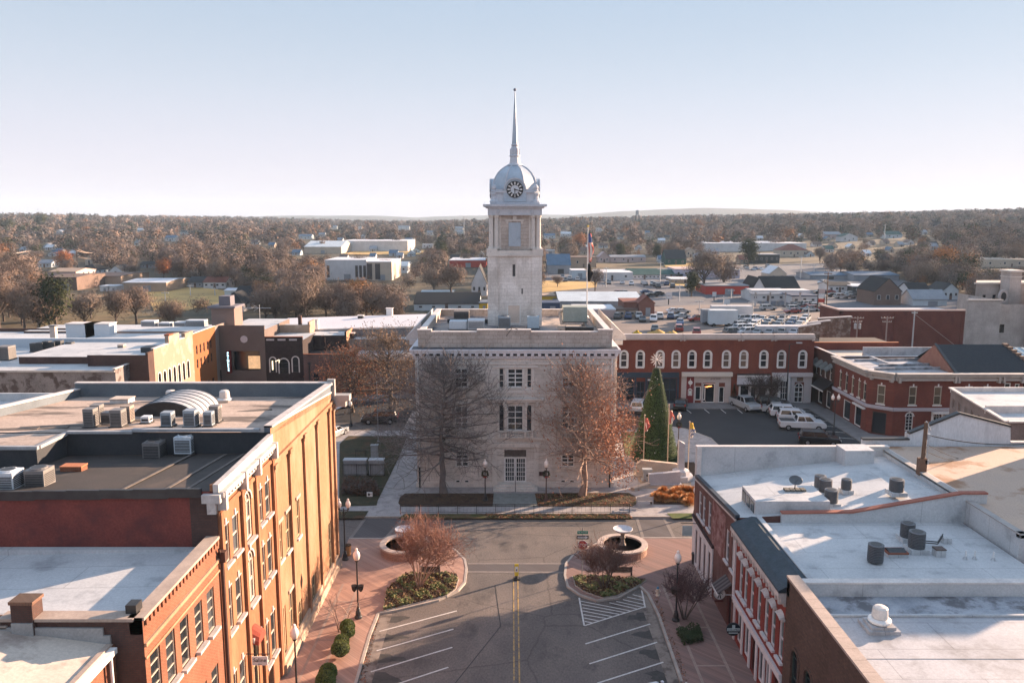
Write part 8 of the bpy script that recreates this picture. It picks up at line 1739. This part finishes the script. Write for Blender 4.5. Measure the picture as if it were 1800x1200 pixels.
B('store', 'long lilac shop wing with blue windows behind the bare trees', 1266, 1300, 490, 475, 18, 'lilac', 'pale', wins=3)
B('garage', 'low drive-in canopy building with pale roof edge', 1180, 1228, 499, 492, 12, 'tan', 'roofw', wins=3)
B('garage', 'bright red tyre shop with grey bay doors', 1240, 1316, 518, 503, 16, 'red', 'grey', wins=0)
B('house', 'black roofed house with white gable beside the red tyre shop', 1322, 1345, 518, 508, 14, 'white', 'black', 'gy', 4, wins=2)
B('house', 'wide black roofed restaurant with white gable porch', 1345, 1406, 518, 508, 16, 'white', 'black', 'gx', 4, wins=6)
B('store', 'long grey-roofed shop with a yellow end panel', 1320, 1380, 530, 517, 12, 'white', 'grey', 'gx', 1.4, wins=4)
gsx = B('petrol_station', 'white filling station shop with navy roof band', 1392, 1436, 535, 521, 10, 'white', 'navy', wins=3)
B('house', 'brick house with a sunlit gable on the slope behind the red tyre shop', 1352, 1382, 493, 481, 12, 'cream', 'roofw', 'gy', 3, wins=2)
B('warehouse', 'very long white roofed factory on the far right slope', 1240, 1417, 443, 428, 60, 'white', 'roofw')
B('house', 'rust-brown roofed big house below the white factory', 1372, 1420, 452, 440, 16, 'cream', 'rust', 'hip', 4, wins=4)
B('house', 'dark two storey shop row below the white factory', 1325, 1370, 463, 448, 16, 'dark', 'grey', wins=5)
B('house', 'white gabled house on the wooded right hill', 1478, 1507, 425, 416, 12, 'white', 'green', 'gy', 3, wins=2)
B('house', 'pale house beside the green roofed one on the right hill', 1450, 1478, 420, 412, 12, 'pink', 'grey', 'gx', 2.5, wins=2)
B('house', 'green hip roofed house high on the right hill', 1557, 1584, 419, 412, 12, 'pale', 'green', 'gx', 3, wins=2)
B('store', 'long blue-grey flat roof at the foot of the right hill', 1424, 1490, 492, 484, 18, 'grey', 'blue', 'gx', 1)
B('store', 'second long blue roof at the foot of the right hill', 1500, 1580, 494, 484, 20, 'grey', 'blue', 'gx', 1)
B('store', 'white shop with a dark roof at the foot of the right hill', 1456, 1496, 514, 502, 10, 'white', 'dark', 'gx', 1, wins=4)
B('store', 'dark open garage next to the white shop on the right', 1498, 1534, 516, 504, 12, 'dark', 'roofw', wins=2)
B('house', 'brown two storey house with white triangular gable on the right', 1536, 1583, 537, 512, 13, 'brown', 'black', 'gy', 4, wins=3)
B('house', 'white house with black roof behind the brick warehouse', 1600, 1636, 523, 512, 10, 'white', 'black', 'gx', 2.6, wins=4)
B('house', 'narrow pale blue house with porch behind the brick warehouse', 1657, 1684, 527, 510, 10, 'pale', 'dark', 'gy', 2.2, wins=3)
B('house', 'grey roofed low house right of the white house', 1604, 1664, 538, 526, 8, 'pale', 'grey', 'gx', 2.6)
B('warehouse', 'pale industrial building with square openings at the far right edge', 1727, 1830, 470, 457, 25, 'cream', 'cream', wins=4)
B('store', 'low pink walled hall with white roof left of the brown gabled shop', 1010, 1082, 560, 545, 12, 'pink', 'roofw')
B('store', 'long pale grey roofed market hall behind the courthouse flagpole', 983, 1130, 541, 530, 30, 'grey', 'pale', 'gx', 1.6)
B('store', 'yellow walled shop right of the tower', 953, 994, 532, 521, 8, 'yellow', 'tan')
B('store', 'navy blue shop below the yellow wall', 953, 984, 548, 534, 8, 'navy', 'navy')
B('store', 'brown brick shop with tall gabled entrance at the sunlit car park', 1096, 1150, 556, 533, 12, 'brick', 'rust')
ge = B('store', 'gabled brown brick entrance hall of the shop at the sunlit car park', 1122, 1150, 557, 533, 6, 'brick', 'rust', 'gy', 2.0)
B('store', 'small brown flat shop left of the gabled entrance', 1084, 1120, 558, 545, 8, 'tan', 'brown', wins=2)
for i, (a, b_, yb, yt, c, rf, kd, lab) in enumerate([(956, 976, 420, 414, 'pale', 'blue', 'gx', 'blue-grey far house right of the clock tower'), (986, 1004, 416, 411, 'white', 'roofw', 'gx', 'small bright white far house'), (742, 760, 436, 430, 'white', 'roofw', 'flat', 'small white far building right of the white hall'), (1450, 1466, 444, 438, 'white', 'green', 'gx', 'small white house tucked by the factory end'), (1300, 1316, 462, 456, 'tan', 'rust', 'gx', 'small tan house among far trees'), (1636, 1650, 440, 434, 'white', 'grey', 'gx', 'tiny white house in the right wood'), (700, 720, 404, 399, 'white', 'grey', 'gx', 'white house by the far tree line'), (1206, 1222, 452, 441, 'cream', 'tan', 'gy', 'sunlit cream gabled house right of the green shop'), (1223, 1240, 460, 450, 'pale', 'grey', 'gy', 'pale gabled house left of the factory'), (1020, 1034, 447, 441, 'cream', 'brown', 'gx', 'cream shed by the far tree line'), (800, 814, 406, 401, 'white', 'grey', 'gx', 'small far white house left of the tower belfry')]):
    B('house', lab, a, b_, yb, yt, 9, c, rf, kd, wins=2)
for i in range(64):
    g_ = random.Random(300+i); px = g_.choice((g_.uniform(20, 560), g_.uniform(560, 850), g_.uniform(955, 1460), g_.uniform(1440, 1700))); yb = g_.uniform(404, 452) if px < 560 or px > 1440 else g_.uniform(402, 462)
    w0 = g_.uniform(9, 17)*(.6+.4*(yb-400)/50); wc, wn_ = g_.choice((('white', 'white'), ('pale', 'pale blue'), ('cream', 'cream'), ('white', 'white'))); rc, rn_ = g_.choice((('grey', 'grey'), ('dark', 'dark'), ('roofw', 'white'), ('brown', 'brown'), ('blue', 'blue')))
    B('house', 'tiny '+wn_+' house with '+rn_+' roof far off among the trees', px, px+w0, yb, yb-g_.uniform(3.5, 5), 8, wc, rc, g_.choice(('gx', 'gy', 'gx')), 2.2, wins=2, group='tiny far houses among the trees')
# filling station canopy
X, Y, Z = GT(1372, 540); gc = thing('fuel_canopy', 'flat white filling station canopy over pumps', 'canopy', (X, Y, Z)); MB().box(X-9, X+9, Y, Y+6, Z+4.6, Z+5.3).build('roof', TC['white'], gc)
for xx in (-7, -2.4, 2.4, 7): MB().box(X+xx-.2, X+xx+.2, Y+2.8, Y+3.2, Z-.3, Z+4.6).build('column', TC['white'], gc)
for k_, xx in enumerate((-4.5, 0, 4.5)): MB().box(X+xx-.4, X+xx+.4, Y+2.7, Y+3.3, Z, Z+1.6).build('pump', TC['grey'], gc)
# pylon signs
def pylon(label, px, yb, yt, wpx, panels, two=False):
    X, Y, Z = GT(px, yb); _, Zt = PY(px, yt, Y); w_ = wpx/1400*Y; s_ = thing('pylon_sign', label, 'sign', (X, Y, Z), 'roadside pylon signs'); q = MB()
    for dx in ((-w_/2, w_/2) if two else (0,)): q.box(X+dx-.15, X+dx+.15, Y-.15, Y+.15, Z-1, Zt)
    q.build('post', dark_metal, s_); h = (Zt-Z)
    for t0, t1, c in panels: MB().box(X-w_/2, X+w_/2, Y-.3, Y-.16, Z+h*t0, Z+h*t1).build('panel', TC[c], s_)
pylon('black pylon sign with two white panels at the car park entrance', 1175, 536, 514, 11, [(.5, .72, 'white'), (.76, 1, 'white')])
pylon('tall pylon of stacked panels, one red and white, by the filling station', 1442, 548, 508, 11, [(.82, 1, 'pink'), (.62, .8, 'white'), (.42, .58, 'red'), (.24, .38, 'cream')], True)
pylon('white board sign in front of the red tyre shop', 1255, 529, 513, 7, [(.5, 1, 'white')])
pylon('white panel sign on the far road by the drive-in', 1132, 505, 493, 8, [(.5, 1, 'white')])
pylon('pale board sign on the near verge of the far road', 1277, 540, 526, 11, [(.4, 1, 'pale')])
# far light poles and utility poles
for i, (px, yb, yt, lab) in enumerate([(1229, 560, 527, 'first grey light pole in the sunlit car park, counted from the left'), (1271, 548, 520, 'twin-headed light pole by the far road'), (1322, 566, 528, 'grey light pole between the two car lots'), (1378, 580, 550, 'grey light pole over the used car lot'), (1420, 570, 540, 'light pole at the right end of the used car lot'), (1194, 530, 500, 'light pole by the far road bend'), (1210, 521, 498, 'light pole right of the far road bend'), (1285, 524, 508, 'short light pole before the red tyre shop'), (1452, 545, 478, 'tall wooden utility pole by the pylon signs'), (1407, 490, 450, 'tall pole by the hill road'), (1430, 490, 465, 'pole with lamp on the hill road'), (1160, 502, 460, 'tall pole by the dining hall'), (1065, 505, 470, 'pole on the far road right of the flagpole'), (137, 475, 437, 'white power pole on the wooded slope at the left'), (175, 470, 440, 'power pole behind the tan warehouse'), (54, 470, 440, 'leftmost power pole on the wooded slope'), (335, 520, 500, 'pole on the gold field'), (378, 520, 505, 'pole right of the gold field'), (291, 530, 512, 'pole in front of the cream box building'), (522, 478, 455, 'white pole left of the modern white block'), (540, 478, 458, 'second pole left of the modern white block'), (710, 545, 520, 'pole behind the white hall roof'), (816, 425, 380, 'far mast on the horizon left of the belfry'), (1697, 420, 400, 'mast on the right hill'), (1554, 425, 395, 'lattice pole on the right hill')]):
    X, Y, Z = GT(px, yb); _, Zt = PY(px, yt, Y); r_ = .12+Y*.00035; wd = 'utility' in lab or 'power' in lab; p_ = thing('utility_pole' if wd else 'light_pole', lab, 'pole', (X, Y, Z), 'far poles'); MB().tube((X, Y, Z-1), (X, Y, Zt), r_, r_*.6, 6).build('pole', wood if wd else light_metal, p_); MB().box(X-1.2, X+1.2, Y-.1, Y+.1, Zt-.6, Zt-.35).build('crossarm' if wd else 'lamp_arm', wood if wd else light_metal, p_)
# power lines left
q = MB(); pts = []
for px, yb, yt in ((-40, 480, 440), (54, 470, 440), (137, 475, 437), (175, 470, 440)):
    X, Y, Z = GT(px, yb); _, Zt = PY(px, yt, Y); pts.append((X, Y, Zt-.3))
for a, b in zip(pts[:-1], pts[1:]):
    for dx in (-1, 1): cable(q, (a[0]+dx, a[1], a[2]), (b[0]+dx, b[1], b[2]), 1.5, .14, 8); cable(q, (a[0]+dx, a[1], a[2]-3.2), (b[0]+dx, b[1], b[2]-3.2), 1.5, .12, 8)
tag(q.build('power_line', M('pale_wire', (.35, .28, .24))), 'pale power lines strung between the poles on the wooded slope at the left', 'power line')
# utility poles behind the corner building
for px, py, lab, tr_, lift in ((1508, 612, 'utility pole with two grey transformers before the brick warehouse', True, 0), (1560, 612, 'utility pole with wide crossarm in front of the brick warehouse', False, 0), (1608, 612, 'slim utility pole with a stay wire before the brick warehouse', False, 0)):
    Yp = 140; X, Z = PY(px, 556 if px != 1608 else 547, Yp); upole(lab, X, Yp, 0, Z, light_metal if px == 1608 else M('pole_pink', (.32, .24, .21)), ((-.3, 1.1), (-1.0, .8)) if px != 1608 else ((-.3, .5),), tr_)
X, Z = PY(1608, 552, 140); q = MB(); cable(q, (X, 140, Z), (X+8, 140, 4.5), 0, .05, 4); tag(q.build('stay_wire', M('pale_wire', (.35, .28, .24))), 'slanting pale stay wire from the slim pole', 'cable')
# water tower
X, Y, Z = GT(1120, 402); _, Z0 = PY(1120, 394, Y); _, Z1 = PY(1120, 378, Y); _, Z2 = PY(1120, 369, Y); wt = thing('water_tower', 'old water tower on four legs standing on the horizon', 'water tower', (X, Y, Z)); r_ = 3.2*Y/1400
for sx_ in (-1, 1):
    for sy_ in (-1, 1): MB().tube((X+sx_*r_*1.2, Y+sy_*r_*1.2, Z-3), (X+sx_*r_*.8, Y+sy_*r_*.8, Z1), .5, .5, 5).build('leg', TC['dark'], wt)
MB().lathe([(r_*.9, Z1), (r_, Z1+.5), (r_, Z2-1), (r_*.2, Z2)], (X, Y), 12).build('tank', TC['grey'], wt); PROT.append((1110, 1130, 366, 390, Y))
# far cars
rng = random.Random(99)
def lot(px0, px1, py0, py1, n, grp, lab, rz0=0, kinds=('sedan', 'suv'), cols=('white', 'silver', 'grey', 'blue', 'black', 'red'), step=2.9):
    done = []
    for _ in range(n*40):
        if len(done) >= n: break
        px, py = rng.uniform(px0, px1), rng.uniform(py0, py1); X, Y, Z = GT(px, py); X = round(X/step)*step; Y = round(Y/6.2)*6.2
        if (X, Y) in done: continue
        done.append((X, Y)); k, c = rng.choice(kinds), rng.choice(cols); car({'sedan': 'car', 'suv': 'SUV', 'pickup': 'pickup'}[k].join(['small far '+c+' ', ' '+lab]), 0, 0, rz0+rng.choice((0, math.pi))+rng.gauss(0, .04), k, c, grp, False, pos=(X, Y, Z+.22))
lot(1328, 1408, 564, 588, 40, 'cars packed in the used car lot', 'packed in the used car lot behind the red row', R(60), cols=('white', 'silver', 'grey', 'silver', 'blue', 'white', 'black'))
lot(1296, 1322, 560, 592, 7, 'cars left of the used car lot', 'parked at the left edge of the used car lot', R(20))
lot(1085, 1200, 558, 566, 7, 'cars by the gabled brick shop', 'parked before the gabled brick shop', R(80))
lot(1180, 1260, 545, 575, 4, 'cars in the sunlit car park', 'standing in the sunlit car park', R(10))
lot(1040, 1180, 496, 503, 8, 'cars by the white stores', 'parked before the white far stores', R(85))
lot(1150, 1240, 502, 506, 6, 'cars by the drive-in', 'parked at the drive-in', R(85))
lot(1300, 1370, 470, 482, 12, 'cars on the hill lot', 'parked on the lot up the hill road', R(85))
lot(1390, 1450, 538, 552, 8, 'cars at the filling station', 'parked at the filling station', R(10))
lot(1440, 1530, 516, 526, 9, 'cars on the right street', 'parked on the street beyond the brick warehouse', R(5))
lot(1100, 1240, 560, 588, 4, 'cars on the sunlit lot', 'on the sunlit lot behind the red row', R(80))
lot(1060, 1240, 515, 530, 6, 'cars along the far road', 'along the far road behind the courthouse', R(5))
lot(965, 1040, 485, 500, 5, 'cars right of the tower', 'parked on the street right of the clock tower', R(85))
lot(1310, 1460, 494, 500, 7, 'cars up the street', 'parked up the street behind the tyre shop', R(40))
lot(690, 790, 462, 474, 9, 'cars on the far lot', 'on the far lot left of the clock tower', R(85))
for (px, py, c, k, lab) in ((1138, 553, 'white', 'suv', 'white SUV parked alone by the gabled brick shop'), (1185, 551, 'white', 'sedan', 'white car driving in the shade of the sunlit car park'), (1350, 546, 'silver', 'suv', 'silver SUV waiting on the far road'), (1425, 548, 'silver', 'sedan', 'pale blue-silver car on the road below the pylon sign')):
    X, Y, Z = GT(px, py); car(lab, 0, 0, R(5), k, c, None, False, pos=(X, Y, Z+.2))
# box trailers and containers by the used car lot
for i, (px, py, w_, h, c, lab) in enumerate([(1287, 563, 11, 3.2, 'white', 'long white box trailer left of the used car lot'), (1272, 575, 7, 3.6, 'pale', 'pale blue shed container left of the used car lot'), (1255, 572, 6, 3.4, 'grey', 'grey container at the far left of the used car lot'), (1376, 590, 12, 1.6, 'white', 'long white roof of a trailer right behind the red row')]):
    X, Y, Z = GT(px, py); r_ = thing('box_trailer', lab, 'trailer', (X, Y, Z)); MB().box(X-w_/2, X+w_/2, Y, Y+2.6, Z+.7, Z+.7+h).build('body', TC[c], r_); q = MB()
    for xx in (-w_/2+1, w_/2-1, w_/2-2.2): q.tube((X+xx, Y-.05, Z+.5), (X+xx, Y+2.65, Z+.5), .5, .5, 8)
    q.build('wheel', tyre, r_)
# heaps behind the red row
for px, py, w_, m_, lab in ((1155, 580, 8, 'gold_grass', 'golden heap of hay-coloured material behind the red row'), (1120, 582, 4, 'town_yellow', 'small yellow tarpaulin heap behind the red row'), (1180, 582, 6, 'gold_grass', 'second golden heap right of the first behind the red row')):
    X, Y = G(px, py, 3); q = MB(); q.lathe([(w_*.5, 0), (w_*.42, 1.2), (w_*.25, 2.4), (.2, 3.0)], (X, Y), 9, sy=.5); q.v = [(x+rng.uniform(-.3, .3), y, z*(1+rng.uniform(-.15, .1))) for x, y, z in q.v]; o = q.build('heap', MATS[m_], smooth_=True, loc=(X, Y, 0)); tag(o, lab, 'heap')

# ================================================================ WOODS
nprng = np.random.default_rng(4)
def wood_mat(name, c, c2, c3):
    m, nt, b = newmat(name); oi = nt.nodes.new('ShaderNodeObjectInfo'); r = nt.nodes.new('ShaderNodeValToRGB'); r.color_ramp.elements[0].color = (*c, 1); r.color_ramp.elements[1].color = (*c2, 1); x = r.color_ramp.elements.new(.5); x.color = (*c3, 1); lk(nt, oi.outputs['Random'], r.inputs[0])
    f = noise(nt, coords(nt), .8, 3, .6, .3, .7); lk(nt, mix(nt, 1.0, r.outputs[0], mix(nt, f, (.75,)*3, (1.25,)*3), 'MULTIPLY'), b.inputs['Base Color']); b.inputs['Roughness'].default_value = .95; b.inputs['Specular IOR Level'].default_value = .1; return m
w_bare = wood_mat('bare_crown', (.17, .118, .088), (.215, .165, .13), (.14, .108, .094)); w_ever = wood_mat('evergreen_crown', (.03, .038, .018), (.055, .055, .025), (.04, .045, .02)); w_rust = wood_mat('rust_crown', (.33, .12, .05), (.28, .15, .06), (.36, .17, .07))
def slivers(n, rx, rz, zc, wid, ln, clumps=12, up=.6, seed=0, cone=False):
    g = np.random.default_rng(seed); c = g.normal(size=(clumps, 3)); c /= np.linalg.norm(c, axis=1)[:, None]; c *= (g.random((clumps, 1))**.35)*.78; idx = g.integers(0, clumps, n); p = c[idx]+g.normal(size=(n, 3))*.24
    if cone: t = 1-np.sqrt(g.random(n)); a = g.random(n)*6.283; rr = (1-t)*(.35+.65*g.random(n)); p = np.stack([rr*np.cos(a), rr*np.sin(a), t*2-1], 1)
    nn = (p-c[idx]*.5 if not cone else p)+g.normal(size=(n, 3))*.16; nn[:, 2] += .12; nn /= np.linalg.norm(nn, axis=1)[:, None]; d = g.normal(size=(n, 3))*.7; d[:, 2] += up; s = np.cross(d, nn); s /= np.linalg.norm(s, axis=1)[:, None]+1e-6; d = np.cross(nn, s)
    P = p*np.array([rx, rx, rz])+np.array([0, 0, zc])
    L = ln*(.6+.8*g.random((n, 1))); w_ = wid*(.6+.8*g.random((n, 1))); a = P-s*w_; b = P+s*w_; c2 = P+d*L
    return np.stack([a, b, c2], 1).reshape(-1, 3)
def npmesh(name, V, mat, tint=None):
    n = len(V)//3; me = bpy.data.meshes.new(name); me.vertices.add(len(V)); me.vertices.foreach_set('co', V.astype(np.float32).ravel()); me.loops.add(n*3); me.loops.foreach_set('vertex_index', np.arange(n*3, dtype=np.int32)); me.polygons.add(n); me.polygons.foreach_set('loop_start', np.arange(0, n*3, 3, dtype=np.int32))
    me.update(calc_edges=True); me.materials.append(mat)
    if tint is not None:
        at = me.color_attributes.new('tint', 'FLOAT_COLOR', 'POINT'); at.data.foreach_set('color', tint.astype(np.float32).ravel())
    return me
protos = []
for s_ in range(9):
    kind = 'bare' if s_ < 6 else ('ever' if s_ < 8 else 'rust'); g = random.Random(s_*7+1); tb = TB(); H = 10
    tb.seg(Vector((0, 0, -1)), Vector((0, 0, 3.5)), .3, .22, 6)
    for k in range(9 if kind != 'ever' else 2):
        a = k*2.4; d = Vector((math.cos(a)*.55, math.sin(a)*.55, .8)).normalized(); grow(tb, g, Vector((0, 0, 2.2+k*.2)), d, 4.2, .14, 1, .03, 2, .12, None, 3, .035)
    tm = tb.mesh('trunk', bark)
    if kind == 'bare': V_ = slivers(2600, 4.2, 3.6, 6.3, .05, 1.15, 16, .7, s_)
    elif kind == 'ever': V_ = slivers(2600, 3.4, 4.6, 6.0, .16, .6, 14, .2, s_, cone=(s_ == 7))
    else: V_ = slivers(2600, 3.8, 3.8, 6.0, .12, .5, 14, .3, s_)
    protos.append((kind, tm, npmesh('crown', V_, dict(bare=w_bare, ever=w_ever, rust=w_rust)[kind])))
LAB = dict(bare=('bare_tree', 'bare grey-brown winter tree in the woods around the town', 'bare winter trees in the woods'), ever=('evergreen_tree', 'dark green tree standing among the bare woods', 'evergreens among the bare woods'), rust=('rust_tree', 'rust orange leaved tree among the bare woods', 'rust coloured trees in the woods'))
def put_tree(X, Y, Z, sc_, pi, label=None, grp=True, parts=True):
    kind, tm, cm = protos[pi]; nm, lb, gp_ = LAB[kind]; r = empty(nm, (X, Y, Z), nprng.random()*6.28); r.scale = (sc_, sc_, sc_*nprng.uniform(.9, 1.1)); tag(r, label or lb, 'tree', gp_ if not label else None); link('trunk', tm, r); link('crown', cm, r); return r
def blocked(px, top, bot, Y, wpx):
    for x0, x1, y0, y1, Yb in PROT:
        if px+wpx > x0 and px-wpx < x1 and top < y1-2 and bot > y0 and Y < Yb+12: return True
    return False
def inpoly(x, y, poly):
    c = False
    for i in range(len(poly)):
        x1, y1 = poly[i]; x2, y2 = poly[i-1]
        if (y1 > y) != (y2 > y) and x < (x2-x1)*(y-y1)/(y2-y1)+x1: c = not c
    return c
CLEAR = [[(270, 548), (330, 548), (425, 530), (400, 508), (300, 496), (245, 502), (215, 515)], [(100, 575), (250, 588), (420, 592), (330, 560), (260, 550), (180, 538), (95, 540)], [(950, 612), (950, 462), (1150, 462), (1245, 468), (1440, 462), (1470, 505), (1720, 540), (1800, 620)], [(600, 452), (760, 452), (750, 440), (600, 440)], [(725, 500), (860, 500), (860, 560), (735, 560)]]
placed = []
def try_tree(px, py, smin, smax, pi, sp=6.0, force=False, label=None):
    X, Y, Z = GT(px, py); s_ = nprng.uniform(smin, smax)
    if not force:
        if Y < 192 or any(inpoly(px, py, c) for c in CLEAR): return False
        t = PROJ(X, Y, Z+10*s_); wpx = 3.0*s_*1400/Y
        if blocked(px, t[1], py, Y, wpx): return False
        for a, b in placed:
            if abs(a-X) < sp and abs(b-Y) < sp: return False
    placed.append((X, Y)); put_tree(X, Y, Z, s_, pi, label); return True
# distinct trees
for px, py, s0, pi, lab in ((115, 480, 1.15, 8, 'flame orange tree behind the houses at the left'), (126, 402, 2.6, 7, 'tall narrow dark conifer on the left skyline'), (75, 412, 2.4, 6, 'broad dark evergreen on the left skyline'), (14, 420, 2.2, 6, 'dark evergreen at the far left edge of the skyline'), (634, 550, 1.0, 8, 'bright rust leaved tree behind the white hall roof'), (1018, 445, 1.6, 8, 'orange-brown tree right of the clock tower by the flagpole'), (385, 505, 1.2, 0, 'bare tree with sunlit top right of the gold field'), (1315, 470, 1.7, 6, 'dark shrubby evergreen in front of the white factory'), (1215, 545-23, .9, 6, 'low dark evergreen clump beside the red tyre shop'), (1700, 520, .9, 8, 'golden leaved tree by the limestone building'), (1660, 500, 1.6, 8, 'sunlit golden topped tree on the right slope'), (100, 590, 1.3, 6, 'olive evergreen at the edge of the park on the left'), (150, 582, 1.0, 1, 'bare park tree right of the olive evergreen'), (205, 578, .95, 2, 'bare park tree below the tan warehouse'), (240, 572, 1.1, 3, 'dark bare park tree below the cream box building'), (70, 592, 1.2, 4, 'bare tree left of the olive evergreen by the park'), (300, 585, .9, 5, 'small bare tree at the park edge above the left roofs'), (160, 560, .8, 0, 'small bare tree in the middle of the park')):
    try_tree(px, py, s0, s0, pi, force=True, label=lab)
for px, py, s0 in ((1237, 515, 1.75), (1272, 512, 1.45), (793, 525, 1.3), (763, 520, 1.2), (980, 505, .6), (950, 503, .6), (1046, 512, .9)): try_tree(px, py, s0, s0, int(nprng.integers(0, 6)), force=True)
target = 285; tries = 0
while len(placed) < target and tries < 9000:
    tries += 1; u = nprng.random()
    if u < .62: px, py = nprng.uniform(-20, 700), nprng.uniform(470, 596)
    elif u < .86: px, py = nprng.uniform(1430, 1820), nprng.uniform(455, 560)
    else: px, py = nprng.uniform(690, 1450), nprng.uniform(455, 480)
    v = nprng.random(); pi = int(nprng.integers(0, 6)) if v < .93 else (6 if v < .985 else 8)
    try_tree(px, py, .85, 1.35, pi, 5.5)
# woodland mass beyond
parts_ = []; tints = []; count = 0
def add_crowd(n_try, Y0, Y1, sp, ns, s0, s1, wid, ln, seed):
    g = np.random.default_rng(seed); prot = [slivers(ns, 4.4, 4.0, 5.6, wid, ln, 7, .5, 50+k) for k in range(10)]; grid = set(); c = 0
    for _ in range(n_try):
        Y = math.sqrt(g.uniform(Y0**2, Y1**2)); X = g.uniform(-.70, .70)*Y; key = (int(X/sp), int(Y/sp))
        if key in grid: continue
        Z = terr(X, Y); px, py = PROJ(X, Y, Z)
        if any(inpoly(px, py, q) for q in CLEAR): continue
        s_ = g.uniform(s0, s1); t = PROJ(X, Y, Z+9.5*s_)
        if blocked(px, t[1], py, Y, 4*s_*1400/Y): continue
        grid.add(key); a = g.uniform(0, 6.28); ca, sa = math.cos(a)*s_, math.sin(a)*s_; v = prot[int(g.integers(0, 10))]
        W_ = np.stack([v[:, 0]*ca-v[:, 1]*sa+X, v[:, 0]*sa+v[:, 1]*ca+Y, v[:, 2]*s_+Z], 1); parts_.append(W_); h = g.random()
        col_ = np.array([.165, .122, .10])*g.uniform(.55, 1.5)+np.array([.02, .008, 0])*g.normal()
        if h > .90: col_ = np.array([.045, .05, .026])*g.uniform(.8, 1.2)
        elif h > .86: col_ = np.array([.24, .12, .06])
        elif h > .70: col_ = np.array([.115, .10, .09])*g.uniform(.8, 1.1)
        tints.append(np.tile(np.append(np.clip(col_, .01, 1), 1), (len(W_), 1))); c += 1
    return c
add_crowd(9000, 300, 620, 9, 420, .8, 1.6, .16, .9, 1)
add_crowd(9000, 600, 1150, 12, 230, .8, 1.8, .36, 1.3, 2)
add_crowd(15000, 1100, 2600, 20, 110, .8, 2.1, .65, 1.7, 3)
add_crowd(5000, 205, 320, 7.5, 600, .75, 1.35, .085, .8, 9)
V_ = np.concatenate(parts_); T_ = np.concatenate(tints)
m, nt, b = newmat('woodland'); at = nt.nodes.new('ShaderNodeAttribute'); at.attribute_name = 'tint'; f = noise(nt, coords(nt), .25, 3, .6, .3, .7); lk(nt, mix(nt, 1.0, at.outputs['Color'], mix(nt, f, (.8,)*3, (1.2,)*3), 'MULTIPLY'), b.inputs['Base Color']); b.inputs['Roughness'].default_value = .95; b.inputs['Specular IOR Level'].default_value = .1
wo = bpy.data.objects.new('woodland', npmesh('woodland', V_, m, T_)); COL.objects.link(wo); tag(wo, kind='stuff')
# far ridges
def ridge(Yr, h, amp, seed, x0, x1, name='hills'):
    q = MB(); g = random.Random(seed); n = 160; rows = [(-900, -5), (-300, h*.55), (0, h), (500, h*.6)]; k = len(q.v); ph = [g.uniform(0, 6) for _ in range(5)]
    for dy, zz in rows:
        for i in range(n+1):
            t = i/n; X = x0+(x1-x0)*t; e = math.sin(math.pi*t)**.5; w_ = e*(1+amp*(math.sin(X/700+ph[0])+.5*math.sin(X/260+ph[1])+.18*math.sin(X/90+ph[2])+.1*math.sin(X/37+ph[3]))); q.v.append((X, Yr+dy, zz*w_ if zz > 0 else zz))
    for r_ in range(3):
        for i in range(n): a = k+r_*(n+1)+i; q.f.append((a, a+1, a+n+2, a+n+1)); q.m.append(0)
    tag(q.build(name, M('far_wooded_hill', (.10, .085, .07), (.07, .065, .06), .01, .95, fine=.2), smooth_=True), kind='structure')
ridge(4600, 84, .08, 3, 150, 2300); ridge(5200, 44, .16, 5, -2400, -200); ridge(5300, 50, .15, 8, -900, 900); ridge(4900, 58, .12, 9, 1500, 4500); ridge(5300, 40, .1, 11, -4500, -2000)
# haze: one closed box of even thin air
hz = MB().box(-5200, 5200, -70, 6280, -6, 175); ho = hz.build('haze', newmat('haze')[0]); m = ho.data.materials[0]; nt = m.node_tree; nt.nodes.clear(); o_ = nt.nodes.new('ShaderNodeOutputMaterial'); pv = nt.nodes.new('ShaderNodeVolumePrincipled'); pv.inputs['Color'].default_value = (.60, .80, 1.0, 1); pv.inputs['Density'].default_value = .0001; pv.inputs['Anisotropy'].default_value = 0; lk(nt, pv.outputs[0], o_.inputs['Volume']); tag(ho, kind='stuff'); ho.display_type = 'WIRE'
for o in bpy.data.objects:
    if '_org' in o.keys(): del o['_org']
